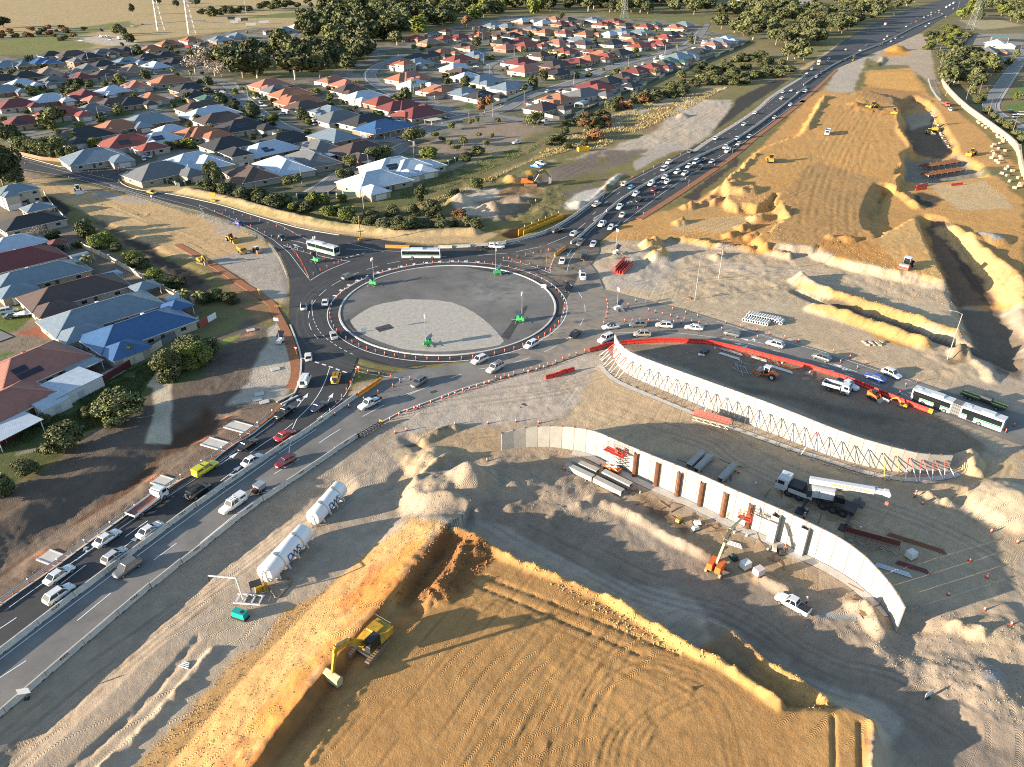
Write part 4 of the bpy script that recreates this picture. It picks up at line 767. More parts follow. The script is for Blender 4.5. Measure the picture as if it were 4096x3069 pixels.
# --- placement: 'x,y,roof[,opts]'  (roof centre in the photo; o = long axis turned, 2 = two storeys, + = solar panels, L/S = size)
ZONES = {
 '00': ('below the dry paddock',45,'80,700,s 270,700,g,S 440,660,b 560,670,b,S 560,590,k 790,590,n,L 960,610,k 1120,570,g,+ 1350,540,k 1230,560,n 1640,530,o 1830,470,o,+ 2060,430,o 2170,480,n,S 530,770,t,o 690,650,k 830,690,g,2S 950,735,g,o 1120,695,k 1380,660,s,+ 1590,620,k,+ 1800,600,k 1870,670,k 1680,710,w,+ 1430,750,t,Lo 1210,770,n,2S 280,820,k 60,850,k 1140,800,n 240,900,w 590,870,g,+ 870,830,m,+ 60,970,s 1220,975,w 920,1015,m,o 1470,920,p,+ 1830,870,o,L 2050,950,k,+ 2090,1020,k 180,1125,m 540,1065,w 1000,1070,p,S 1440,1100,k 1240,1115,n,+ 1630,1055,o,+ 2120,1160,n 670,1220,r,+L 1010,1175,g 260,1310,m,+ 1610,1295,s,L 2190,1230,w 900,1450,k,L 1270,1360,o 1830,1385,w,S 1390,1530,r,L+ 1720,1490,w,+ 2120,1430,o,+ 1630,1580,r,S'),
 '01': ('near the tall gums',45,'220,425,s 400,385,s 265,515,r 190,595,o 340,560,r,S 440,490,s 580,480,w 700,475,s 900,495,r 650,540,o 790,330,n 920,320,s 1020,285,c,S 760,910,p,L 840,965,g,+ 990,1010,o,L 1070,1085,o,L 1440,865,p 1570,910,p 1620,965,n 1770,1040,w,L 1960,1095,r 2130,1150,m 2190,1240,r,S 1130,1145,n,+ 1400,1195,s,+ 1510,1265,g,L 1800,1300,k,L 1960,1370,b,L 150,1210,w,L 230,1280,n,L 450,1360,k,+L 40,1430,o 180,1450,o,S 930,1500,k,L+ 1280,1580,g,+ 1450,1520,s,2 740,1605,w,L+ 310,1610,k,2 1730,1610,n,L 70,1060,e,S 60,1140,n 2190,690,r 2190,840,o'),
 '02': ('by the tree belt',48,'60,720,o,2S 110,830,p,L 180,410,r 330,455,t 370,360,g,S 500,335,m,S 460,565,o 330,595,k 190,615,k 190,675,s 640,640,r,L 600,725,w 650,775,n 720,825,w 900,865,s,L 820,590,s,+ 680,500,n 760,515,o,S 490,415,r 650,400,m 890,375,o,L 1070,375,n 1120,455,k,L 1280,345,o 1290,435,r 1160,515,p 1360,490,r,L 1580,345,o 1790,355,r 1690,465,p,+ 1780,550,r,+ 2010,365,o 1530,595,n 1300,670,m,L 1370,750,p,L 1680,700,n,L 1710,785,k 1910,665,m,+ 2060,630,o 2160,590,o 2070,555,m,S 1970,470,n 1930,430,s 1760,425,k,S 1520,415,k,S 1330,225,w 1550,245,w 1660,205,o 1740,255,m 1820,215,n 1960,245,k 2180,265,r 1420,310,g 1000,275,s 1140,290,s 870,300,m,S 1210,385,k 2080,210,s 1880,315,k 150,905,w 410,975,o 690,995,s 880,1030,k,+ 1190,935,s,L 200,1220,m,L 60,1140,m 0,1340,b,S 2090,930,m,+L 1990,1010,g,L 1700,1065,o,+ 1550,1155,n'),
 '03': ('inside the long rear fence',50,'60,255,r 160,230,r 280,275,n 500,285,r 600,255,e,S 820,295,o,L 900,265,s 240,335,s 440,345,s 330,385,n 770,365,k 690,405,r 140,465,k,L 350,445,o 430,495,r,L 620,465,r,+ 110,365,w 220,575,k,L 50,615,r 1360,420,w 1220,475,p,+ 1280,445,s 1060,555,k 840,615,s,L 940,590,s,+ 740,660,e 690,695,n,+ 560,725,r 400,765,m,+ 250,825,n,+ 90,875,k 340,920,k,S -10,950,r 1130,515,g,S'),
 '10': ('behind the sealed triangle',45,'1020,70,s,L 1720,225,g,L 2080,115,w,L'),
 '11': ('behind the green pier fence',40,'80,130,w,o 400,80,k,2So 560,250,n,o 900,165,w,Lo 1210,90,g,Lo 1880,320,w,L 2090,170,w,L+'),
 '12': ('at the end of the green pier fence',40,'100,170,w 290,150,w,S'),
 '04': ('by the power poles',58,'1940,430,w,L 1850,500,g,L 1930,575,g')}
HOUSES = []
hn = 0
for z,(zone,ang,lst) in ZONES.items():
 for it in lst.split():
  if ',' not in it: continue
  f = it.split(','); x,y = float(f[0]),float(f[1]); rk = f[2]; op = f[3] if len(f) > 3 else ''
  hn += 1; rd = random.Random(hn)
  p = P(z,x,y,3.2); p.z = 0
  L,Wd = rd.choice(((20,15),(21,16),(19,15),(22,16)))
  if 'L' in op: L,Wd = rd.choice(((25,18),(26,17)))
  if 'S' in op: L,Wd = rd.choice(((13,10),(14,10)))
  a = ang+rd.uniform(-5,5)+(-90 if 'o' in op or ('L' not in op and rd.random() < .3) else 0)
  two = '2' in op; so_ = rd.choice((6,8,10)) if '+' in op else 0; pt = rd.random() < .5
  HOUSES.append((p,max(L,Wd)/2,z))
  lb = '%shouse with %s hip roof%s%s, %s' % ('two-storey ' if two else ('large ' if 'L' in op else ('small ' if 'S' in op else '')),ROOFC[rk][1],' and solar panels' if so_ else '',' and white patio' if pt and not so_ else '',zone)
  house(p,R(a),L,Wd,rk,lb,var=rd.choice((0,1,1,2)) if 'S' not in op else 0,two=two,solar=so_,patio=pt,wk=rd.randrange(4),seed=hn,flip=rd.choice((-1,1)),near=z in ('10','11','12'))
# near row on the left, individually
NEARH = [('10',190,480,'s',13,9,47,dict(two=True,var=1),'two-storey house with pale blue-grey steel roof, top of the row by the topsoil strip'),('10',400,600,'s',9,7,47,dict(),'low blue-grey roofed wing beside the two-storey house'),('10',330,750,'k',19,11,47,dict(),'house with black tiled hip roof below the two-storey house'),('10',150,985,'w',16,11,47,dict(),'house with pale silver steel roof beside the bare white tree'),('10',170,1170,'m',24,14,46,dict(),'house with maroon tiled roof and red roof cooler'),
 ('10',400,1330,'s',25,12,46,dict(var=1),'house with long sage-grey steel roof in front of the maroon roof'),('10',800,1500,'n',25,13,45,dict(var=1),'house with brown tiled roof with orange end and red vents'),('20',1100,110,'s',27,13,47,dict(var=1),'house with blue-grey steel roof beside the brown tiled one'),('20',1480,280,'b',24,13,50,dict(var=1),'house with bright blue steel roof by the checked wall'),('20',300,690,'p',21,15,60,dict(solar=8,var=0),'house with red clay tiled roof, solar panels and pool patio'),('20',20,1090,'p',17,12,62,dict(),'house with red-brown tiled roof beside the white garden shed')]
for t_,x,y,rk,L,Wd,a,kw,lb in NEARH:
 p = P(t_,x,y,3.4); p.z = 0; hn += 1; HOUSES.append((p,L/2,'L'))
 house(p,R(a),L,Wd,rk,lb,near=True,patio=False,wk=(hn % 2),seed=hn,flip=-1,**kw)
# garden sheds, gazebos, lean-to roofs of the left row
def shed(t_,x,y,L,Wd,H,a,rk,label,gable=True,open_=False,name='garden_shed'):
 p = P(t_,x,y,H); p.z = 0; r = thing(name,label,'shed' if not open_ else 'gazebo',p,R(a))
 if open_:
  b = B()
  for sx in (-1,1):
   for sy in (-1,1): part('post',B().box((sx*(L/2-.2),sy*(Wd/2-.2),H/2),(.14,.14,H)).m('post',M_WHITE),r)
 else: part('wall',B().box((0,0,H/2),(L,Wd,H)).m('wall',mat('shed_wall',(.55,.56,.57),.5)),r); part('door',B().box((0,-Wd/2-.03,1),(1.4,.06,1.9)).m('door',mat('shed_door',(.40,.42,.45),.5)),r)
 b = B()
 if gable == 'flat': b.box((0,0,H+.05),(L+.5,Wd+.5,.1))
 elif gable == 'hip': hip(b,0,0,L,Wd,H,24,.4)
 elif gable == 'arc': b.loft([[(sx*(L/2+.1),Wd/2*math.cos(t),H+Wd*.22*math.sin(t)) for t in [math.pi*i/10 for i in range(11)]] for sx in (-1,1)])
 else:
  h = Wd/2*.35; x,y_ = L/2+.15,Wd/2+.15
  b.add([(-x,-y_,H),(x,-y_,H),(x,y_,H),(-x,y_,H),(-x,0,H+h),(x,0,H+h)],[(0,1,5,4),(2,3,4,5),(1,2,5),(3,0,4),(3,2,1,0)])
 part('roof',b.m('roof',roof_mat(rk)),r)
shed('20',730,890,11,8,2.9,62,'w','big white steel shed with low roof beside the pool',gable='flat'); shed('20',530,1090,6,5,2.4,62,'w','small white gabled garden shed by the maroon fence'); shed('20',900,700,7,4,2.6,62,'s','white steel patio shelter beside the blue pool',gable='flat',open_=True,name='patio_shelter'); shed('20',120,1370,9,6,2.6,62,'w','open white roofed carport at the maroon fence',gable='flat',open_=True,name='carport')
shed('20',1900,60,6.5,6.5,2.6,47,'b','dark blue hip roofed gazebo behind the bright blue house',gable='hip',open_=True,name='gazebo'); shed('10',1560,1470,6.5,6,2.6,47,'s','grey hip roofed gazebo in a back yard',gable='hip',open_=True,name='gazebo'); shed('10',620,995,5,4.5,2.5,45,'m','dark red hip roofed gazebo by the bare white tree',gable='hip',open_=True,name='gazebo'); shed('10',860,1150,5,4,2.3,47,'s','arched grey steel shelter among palms',gable='arc',open_=True,name='shelter'); shed('10',1200,1340,5,4,2.4,47,'b','blue roofed patio shelter by the brown tiled house',gable='flat',open_=True,name='patio_shelter'); shed('10',1860,1590,4,3,2.2,47,'w','small pale blue garden shed next to a palm'); shed('02',1960,1115,8,6,2.6,60,'s','arched blue-grey steel shelter by the rear fence',gable='arc',open_=True,name='shelter'); shed('02',360,1290,8,6,2.4,45,'c','cream slatted patio shelter beside the maroon roof',gable='flat',open_=True,name='patio_shelter')
shed('04',1980,360,26,16,4.5,58,'e','teal wrapped building frame under construction',gable='flat',open_=True,name='building_frame')
# swimming pool
q = P('20',1150,830); pool = thing('swimming_pool','small bright blue swimming pool with white paving by maroon fence','pool',(q.x,q.y,.03),R(62)); part('water',B().box((0,0,.06),(6.5,2.6,.02)).m('water',mat('pool_water',(.01,.07,.35),.05)),pool); bb = B(); bb.box((0,1.8,.05),(8,.9,.1)); bb.box((0,-1.7,.05),(8,.6,.1)); bb.box((3.7,.1,.05),(.6,2.7,.1)); bb.box((-3.7,.1,.05),(.6,2.7,.1)); part('paving',bb.m('paving',M_CONC),pool)
# --- fences
def fence(spec,h,mt,label,step=2.4,piers=None,name='boundary_fence',cat='fence',alt=None,base=True,ph=.35,rails=False,pts=None,near=True):
 pts = pts or PX(spec); r = None; pw = {}
 seg = walk(pts,step); o0 = seg[0][0]; r = thing(name,label,cat,(o0.x,o0.y,0))
 key = (name,h,mt.name,step,rails)
 if key not in MC:
  if rails:
   b = B()
   for zz in (.25,h*.55,h-.1): b.box((step/2,0,zz),(step,.06,.07))
   for k in range(int(step/.22)): b.box((.11+k*.22,0,h/2),(.06,.04,h-.1))
   MC[key] = b.m('fence_panel',mt)
  else: MC[key] = B().box((step/2,0,h/2),(step-.04,.06,h)).box((step/2,0,h+.02),(step,.1,.05)).m('fence_panel',mt)
 if alt:
  ka = key+(alt.name,); MC.setdefault(ka,B().box((step/2,0,h/2),(step-.04,.06,h)).box((step/2,0,h+.02),(step,.1,.05)).m('fence_panel',alt))
 if piers:
  kp = ('pier',piers.name,h+ph); MC.setdefault(kp,B().box((0,0,(h+ph)/2),(.38,.38,h+ph)).box((0,0,h+ph+.04),(.46,.46,.08)).m('pier',piers))
 for i,(p,a) in enumerate(seg):
  zz = zt(p.x,p.y) if near else 0
  if i < len(seg)-1:
   a = math.atan2(seg[i+1][0].y-p.y,seg[i+1][0].x-p.x)
   part('fence_panel',MC[ka] if alt and (i//4) % 3 == 1 else MC[key],r,(p.x-o0.x,p.y-o0.y,zz-.1),(0,0,a))
  if piers and i % 2 == 0: part('pier',MC[kp],r,(p.x-o0.x,p.y-o0.y,zz-.1),(0,0,a))
M_MAROON = mat('maroon_steel',(.11,.022,.022),.5,var=.1); M_SLATE = mat('slate_steel',(.10,.12,.15),.5,var=.1); M_GREENF = mat('green_steel',(.02,.05,.038),.55,var=.1); M_CREAMP = mat('cream_pier',(.52,.45,.34),.9,var=.08); M_CREAMF = mat('cream_steel',(.50,.45,.35),.6,var=.08); M_TIMB = mat('timber',(.24,.13,.07),.8,var=.2)
fence('20:-150,1690 0,1590 830,1075 1460,690',1.8,M_MAROON,'maroon and slate steel boundary fence above the grass track',alt=M_SLATE)
fence('20:1460,690 1660,560 2040,310 2160,235',1.8,M_CREAMF,'pale steel fence behind the bright blue roofed house',alt=M_SLATE); fence('21:0,300 185,190',1.7,mat('checked_tile',(.30,.05,.05),.6),'low red and white checked garden wall',alt=M_WHITE,step=.8)
fence('11:1050,525 1480,490 1730,500 2150,345; 12:0,330 340,240 650,105',1.7,M_GREENF,'green steel fence with cream piers along the grassy drain',piers=M_CREAMP,step=3.0); fence('11:-60,300 300,310 420,350 560,400 650,420',1.7,M_GREENF,'green steel fence with cream piers behind roadside shrubs',piers=M_CREAMP,step=3.0); fence('10:1540,250 1700,330 1950,400 2212,300',1.6,M_GREENF,'green steel fence with cream piers round the grey roofed corner house',piers=M_CREAMP,step=3.0); fence('11:1050,535 1250,515 1480,520',1.6,M_DARKMET,'dark open-bar fence with cream piers at the cul-de-sac',piers=M_CREAMP,step=2.6,rails=True,name='bar_fence')
fence('02:1000,1145 1180,1070 1440,965',1.8,M_CREAMF,'cream masonry fence along the sloping street',step=3); fence('02:1360,1210 1740,1300 1920,1240 2212,1110',1.8,M_DARKMET,'dark steel fence round the scaffolded patio house',step=3,alt=M_CREAMF)
fence('03:0,1110 220,1030 480,930 700,820 980,735 1240,620 1450,535 1620,450',1.8,M_GREENF,'long green and cream rear fence above the bush strip',step=4,alt=M_CREAMF,near=False)
fence('10:80,20 450,110 830,150',1.7,M_TIMB,'orange timber fence behind the roadside gums',step=3); fence('10:480,480 590,640 740,790',1.7,M_CREAMP,'cream brick fence beside the topsoil strip',step=3); fence('10:900,1060 1180,1190 1500,1370 1850,1560; 20:2150,60',1.7,M_CREAMF,'cream and brick fence behind the palm yards',step=3,piers=M_CREAMP); fence('20:500,390 890,310',.9,M_WHITE,'low white picket fence on the brick driveway',step=2.4,rails=True,name='picket_fence')
fence('01:1740,1480 1860,1510 2000,1500 2160,1440',1.3,M_SLATE,'low slate fence with cream piers round the blue roofed corner house',piers=M_CREAMP,step=2.6); fence('01:130,1530 240,1530 380,1480',1.2,M_SLATE,'low blue-grey fence with white piers beside the palm',piers=M_WHITE,step=2.4)
for i,(p,r_,z) in enumerate(HOUSES):        # short yard fences between neighbours
 if i % 2 == 0 and z in ('00','01','02','03'):
  a = R(45+(i % 3)*2); d = Vector((math.cos(a),math.sin(a),0)); n_ = Vector((-d.y,d.x,0)); c = p+n_*(r_+1.0)
  key = ('yf',i % 4)
  if key not in MC: MC[key] = B().box((0,0,.9),(15,.07,1.8)).box((7.5,5,.9),(.07,10,1.8)).m('yard_fence',(M_CREAMF,M_SLATE,M_CREAMP,M_GREENF)[i % 4])
  solo('yard_fence',MC[key],'%s sheet fence in an L between neighbouring yards' % ('cream','slate','buff','green')[i % 4],'fence',(c.x,c.y,0),a)
for i,(p,r_,z) in enumerate(HOUSES):        # back yard sheds and pergolas
 if z not in ('00','01','02','03') or i % 5 > 2: continue
 a = R(45+(i % 4)*3); u = Vector((math.cos(a),math.sin(a),0)); n_ = Vector((-u.y,u.x,0)); c = p+n_*(r_*.95+2)+u*((i % 3-1)*5); k = i % 3; key = ('ys',k)
 if key not in MC:
  l,w,h = ((4.5,3,2.1),(7,4,2.5),(3.2,2.6,2.0))[k]; b = B().box((0,0,h/2),(l,w,h)) if k != 1 else B()
  MC[key] = (b.m('wall',M_CREAMF) if k != 1 else None,B().box((0,0,h+.1),(l+.3,w+.3,.16),ty=.9).m('roof',(roof_mat('s'),M_WHITE,roof_mat('w'))[k]),B().box((0,0,h/2),(.1,.1,h)).m('post',M_WHITE))
 t = thing(('garden_shed','pergola','garden_shed')[k],('low cream yard shed with blue-grey roof','white flat roofed yard pergola','tiny yard shed with silver roof')[k]+' behind an estate house '+ZONES[z][0],'shed',(c.x,c.y,0),a); part('roof',MC[key][1],t)
 if k != 1: part('wall',MC[key][0],t)
 else:
  for sx in (-3.3,3.3):
   for sy in (-1.8,1.8): part('post',MC[key][2],t,(sx,sy,0))
# --- larger far buildings
def hall(t_,x,y,L,Wd,H,a,wm,rm,label,win=6,name='hall'):
 p = P(t_,x,y,H*.5); p.z = 0; r = thing(name,label,'building',p,R(a)); part('wall',B().box((0,0,H/2),(L,Wd,H)).m('wall',wm),r); part('roof',B().box((0,0,H+.15),(L+.6,Wd+.6,.3)).m('roof',rm),r)
 for k in range(win): part('window',B().box((-L/2+(k+.5)*L/win,-Wd/2-.03,H*.5),(L/win*.5,.1,H*.35)).m('window',M_GLASS),r)
 part('parapet',B().box((0,-Wd/2,H+.55),(L+.4,.3,.6)).m('parapet',wm),r)
hall('02',390,150,46,22,8,20,WALLS[0],M_WHITE,'cream flat roofed hall among the dark gums'); hall('02',40,150,34,18,7,20,mat('hall_ochre',(.55,.42,.22),.9),M_WHITE,'ochre and white ornate hall behind the gums',5)
hall('03',1000,10,50,26,7,10,M_WHITE,M_WHITE,'long white warehouse beyond the tree belt'); hall('03',1620,5,42,20,6,10,M_WHITE,M_GALV,'low pale warehouse beyond the power line reserve'); hall('03',2150,20,44,22,6,10,mat('wall_grey',(.4,.4,.4),.8),M_WHITE,'pale grey warehouse beside the highway trees')
for x,y,l,c,nm in ((420,215,10,M_WHITE,'white'),(370,245,9,M_WHITE,'white'),(550,270,12,M_WHITE,'white'),(690,245,12,M_WHITE,'white'),(340,200,10,M_DARKMET,'black'),(480,215,9,M_DARKMET,'black')):
 p = P('01',x,y,1.5); r = thing('storage_trailer','%s box trailer in the yard beside the playing field' % nm,'trailer',(p.x,p.y,0),R(15)); part('box',B().box((0,0,2.2),(l,2.5,2.8)).m('box',c),r)
 for sx in (-1,1): part('wheel',B().cyl((sx*l*.33,-1.2,.5),(sx*l*.33,1.2,.5),.5,n=10).m('wheel',mat('tyre',(.02,.02,.021),.85)),r)
# ================================================================== VEHICLES
M_TYRE = mat('tyre',(.02,.02,.021),.85); M_RIM = mat('rim',(.35,.36,.37),.35,metal=.7); M_CGLASS = mat('car_glass',(.012,.015,.018),.06,coat=.6); M_HEAD = mat('head_lamp',(.75,.76,.74),.15); M_TAIL = mat('tail_lamp',(.35,.01,.01),.25); M_BLK = mat('black_plastic',(.02,.02,.021),.6); M_PLATE = mat('number_plate',(.7,.7,.66),.5)
PAINTC = {'w': ((.60,.61,.62),'white'),'v': ((.42,.43,.44),'silver'),'g': ((.11,.115,.12),'dark grey'),'k': ((.012,.012,.013),'black'),'b': ((.015,.05,.32),'blue'),'c': ((.05,.23,.50),'light blue'),'n': ((.012,.022,.065),'navy'),'r': ((.42,.02,.015),'red'),'m': ((.13,.012,.018),'maroon'),'y': ((.62,.33,.015),'yellow'),'l': ((.55,.48,.02),'lime yellow'),'e': ((.018,.05,.035),'dark green'),'t': ((.30,.265,.215),'beige')}
def paint(k): return mat('paint_'+k,PAINTC[k][0],.3,coat=.6)
# length, width, body stations (x,zb,zt,hw), glass (x windscreen base, roof front, roof rear, rear base), belt z, roof z, wheel r
CT = {'S': (4.7,1.82,.92,1.45,(.95,.25,-1.05,-1.75),.66,.90),'H': (4.2,1.78,.95,1.48,(.95,.30,-1.45,-1.95),.70,.92),'U': (4.55,1.85,1.05,1.67,(1.05,.45,-1.55,-2.1),.78,1.00),'W': (4.85,1.93,1.18,1.88,(1.0,.55,-2.05,-2.32),.85,1.12),'P': (5.3,1.88,1.12,1.80,(1.05,.55,-.55,-.78),.84,1.08),'V': (5.0,1.9,1.15,2.05,(2.05,1.45,-2.35,-2.45),.95,1.12)}
def car_meshes(ty):
 L,Wd,belt,roof,(g0,g1,g2,g3),hood,deck = CT[ty]; hw = Wd/2; zb = .30
 def ringx(x,z0,z1,w): return [(x,-w*.86,z0),(x,-w,z0+.22*(z1-z0)),(x,-w*.985,z1-.16),(x,-w*.88,z1),(x,w*.88,z1),(x,w*.985,z1-.16),(x,w,z0+.22*(z1-z0)),(x,w*.86,z0)]
 st = [(-L/2,.42,belt*.90,hw*.86),(-L/2+.12,.32,belt*.98,hw*.94),(-L/2+.6,zb,belt,hw),(g3,zb,belt+.02,hw),(g0-.1,zb,belt,hw),(g0+.15,zb,hood+.18,hw),(L/2-.7,zb,hood+.12,hw*.98),(L/2-.15,.32,hood,hw*.90),(L/2,.40,hood*.82,hw*.76)]
 if ty == 'P': st[2] = (-L/2+.6,zb,belt*.97,hw)
 b = B(); b.loft([ringx(*s) for s in st])
 def grg(x,z,w): return [(x,-w,z),(x,w,z)]
 z0,z1 = belt-.03,roof-.05; w0,w1 = hw*.885,hw*.70
 if ty == 'V': w1 = hw*.80
 gl = B().add([(g0,-w0,z0),(g0,w0,z0),(g1,-w1,z1),(g1,w1,z1),(g2,-w1,z1),(g2,w1,z1),(g3,-w0,z0),(g3,w0,z0)],[(0,1,3,2),(2,3,5,4),(4,5,7,6),(0,2,4,6),(1,7,5,3)])
 rf = B().box(((g1+g2)/2,0,roof-.025),(g1-g2+.06,2*w1+.05,.07),tx=.94,ty=.9)
 pl = B()
 mids = [((g0+g3)/2+.1,.5)] if ty not in 'VW' else [(g0-1.35,.6),(g0-2.4,.6)]
 for s_ in (-1,1):
  pl.bar((g0,s_*w0*1.005,z0),(g1,s_*w1*1.005,z1),.09,.07); pl.bar((g3,s_*w0*1.005,z0),(g2,s_*w1*1.005,z1),.09 if ty != 'V' else .5,.07)
  for mx,_ in mids: pl.bar((mx,s_*w0*1.005,z0),(mx-.08,s_*w1*1.01,z1),.1,.06)
 if ty == 'V':
  for s_ in (-1,1): pl.add([(g0-1.3,s_*w0*1.01,z0),(g3,s_*w0*1.01,z0),(g2,s_*w1*1.012,z1),(g0-1.35,s_*w1*1.012,z1)],[(0,1,2,3)])
 wh = B().cyl((0,-.11,0),(0,.11,0),.34 if ty in 'WPV' else .32,n=14); rm = B().cyl((0,-.125,0),(0,.125,0),.2,n=10)
 hl = B().box((0,0,0),(.10,.36,.14)); tl = B().box((0,0,0),(.06,.26,.2)); np_ = B().box((0,0,0),(.03,.4,.12))
 return dict(body=b,glass=gl,roof=rf,pillars=pl,wheel=wh,rim=rm,head=hl,tail=tl,plate=np_)
CARM = {}
def get(ty,k,nm):
 key = (ty,k,nm)
 if key not in CARM:
  src = CARM.setdefault(ty,car_meshes(ty)); mt = {'glass': M_CGLASS,'wheel': M_TYRE,'rim': M_RIM,'head': M_HEAD,'tail': M_TAIL,'plate': M_PLATE}.get(nm) or paint(k)
  CARM[key] = src[nm].m(nm,mt,smooth=nm in ('body','wheel'),ang=50)
 return CARM[key]
def far_mesh(ty,k):
 key = (ty,k,'far')
 if key not in CARM:
  src = CARM.setdefault(ty,car_meshes(ty)); b = B(); L = CT[ty][0]; hw = CT[ty][1]/2
  for i,nm in enumerate(('body','glass','roof')): b.mat(i if i < 2 else 0); b.add(src[nm].v,src[nm].f)
  b.mat(2)
  for sx in (-.31,.31):
   for sy in (-1,1): b.cyl((sx*L,sy*(hw-.2),.33),(sx*L,sy*(hw+.01),.33),.33,n=10)
  b.mat(3)
  for sy in (-1,1): b.box((L/2-.12,sy*hw*.6,.68),(.14,.35,.14))
  CARM[key] = b.m('car',paint(k),M_CGLASS,M_TYRE,M_HEAD)
 return CARM[key]
TYN = {'S': ('sedan','sedan','car'),'H': ('hatchback','hatchback','car'),'U': ('suv','SUV','car'),'W': ('four_wheel_drive','four-wheel drive','car'),'P': ('utility_truck','ute','ute'),'V': ('van','van','van')}
TUBM = {}
def car(t_,x,y,dx,dy,code,where,extra='',z=None,far=None,wide=None):
 """code: type + colour (+ option letter: n canopy, f flat tray, k roof rack, s service body, l ladder)"""
 ty,k,op = code[0],code[1],code[2:]
 p = gpt(t_,x,y) if z is None else P(t_,x,y,z)
 if p.z < .15 and p.z > -.2: p.z = .03
 h = heading(t_,x,y,dx,dy); nm,word,cat = TYN[ty]; L,Wd,belt,roof,gg,hood,deck = CT[ty]; hw = Wd/2
 feat = {'n': ' with canopy','f': ' with flat tray','k': ' with black roof rack','s': ' with service body and roof racks','l': ' with ladders on the roof','b': ' with black roof','': ''}.get(op[:1],'')
 if ty == 'P' and not op: feat = ' with open tub'
 lb = '%s %s%s %s' % (PAINTC[k][1],word,feat,where)
 d = math.hypot(p.x,p.y)
 if (d > 330 if far is None else far): solo(nm,far_mesh(ty,k),lb,cat,p,h); return
 r = thing(nm,lb,cat,p,h)
 body = part('body',get(ty,k,'body'),r); part('windows',get(ty,k,'glass'),r); rk = 'k' if op[:1] == 'b' else k
 part('roof',get(ty,rk,'roof'),r); part('pillars',get(ty,k,'pillars'),r)
 for sx in (-.305,.315):
  for sy in (-1,1): w = part('wheel',get(ty,'w','wheel'),r,(sx*L,sy*(hw-.1),.33)); part('rim',get(ty,'w','rim'),w)
 for sy in (-1,1): part('headlight',get(ty,'w','head'),body,(L/2-.16,sy*hw*.60,hood*.86),(0,0,sy*.25)); part('tail_light',get(ty,'w','tail'),body,(-L/2+.05,sy*hw*.72,belt*.80))
 part('number_plate',get(ty,'w','plate'),body,(L/2+.0,0,.5)); part('number_plate',get(ty,'w','plate'),body,(-L/2-.01,0,.6))
 if ty in 'UWPSH':
  if 'mir' not in TUBM: TUBM['mir'] = B().box((0,0,0),(.12,.22,.14)).m('mirror',M_BLK)
  for sy in (-1,1): part('mirror',TUBM['mir'],r,(gg[0]-.25,sy*(hw+.08),belt+.08))
 if ty == 'P':
  o = op[:1]
  if o in ('n','s'): part('canopy',B().box((-1.68,0,belt+.38),(1.85,Wd*.92,.82),tx=.95,ty=.9).m('canopy',paint('w' if o == 's' else k)),r); part('canopy_window',B().box((-1.68,0,belt+.42),(1.1,Wd*.93,.3),tx=1,ty=.95).m('canopy_window',M_CGLASS),r)
  elif o == 'f': part('tray',B().box((-1.75,0,1.0),(2.1,1.95,.12)).m('tray',M_BLK if k == 'w' else M_GALV),r); part('tray_sides',B().box((-1.75,.95,1.15),(2.1,.04,.3)).box((-1.75,-.95,1.15),(2.1,.04,.3)).box((-2.78,0,1.15),(.04,1.9,.3)).m('tray_sides',M_BLK if k == 'w' else M_GALV),r)
  else: TUBM.setdefault('tub',B().box((-1.72,0,1.11),(1.62,1.5,.05)).m('tub',M_BLK)); part('tub',TUBM['tub'],r)
 if op[:1] in ('k','s','l'):
  b = B(); zr = roof+.12
  for q in range(5): b.box(((gg[1]+gg[2])/2-.7+q*.35,0,zr),(.06,1.15,.05))
  for sy in (-1,1): b.box(((gg[1]+gg[2])/2,sy*.58,zr),(1.7,.06,.06))
  part('roof_rack',b.m('roof_rack',M_BLK if op[0] == 'k' else M_WHITE),r)
 if ty == 'W': part('spare_wheel',get(ty,'w','wheel'),r,(-L/2-.08,0,1.0),(0,0,math.pi/2))
 return r
Q1 = 'queued on the dark carriageway left of the median'; Q2 = 'on the worn carriageway beside the lettered barrier'
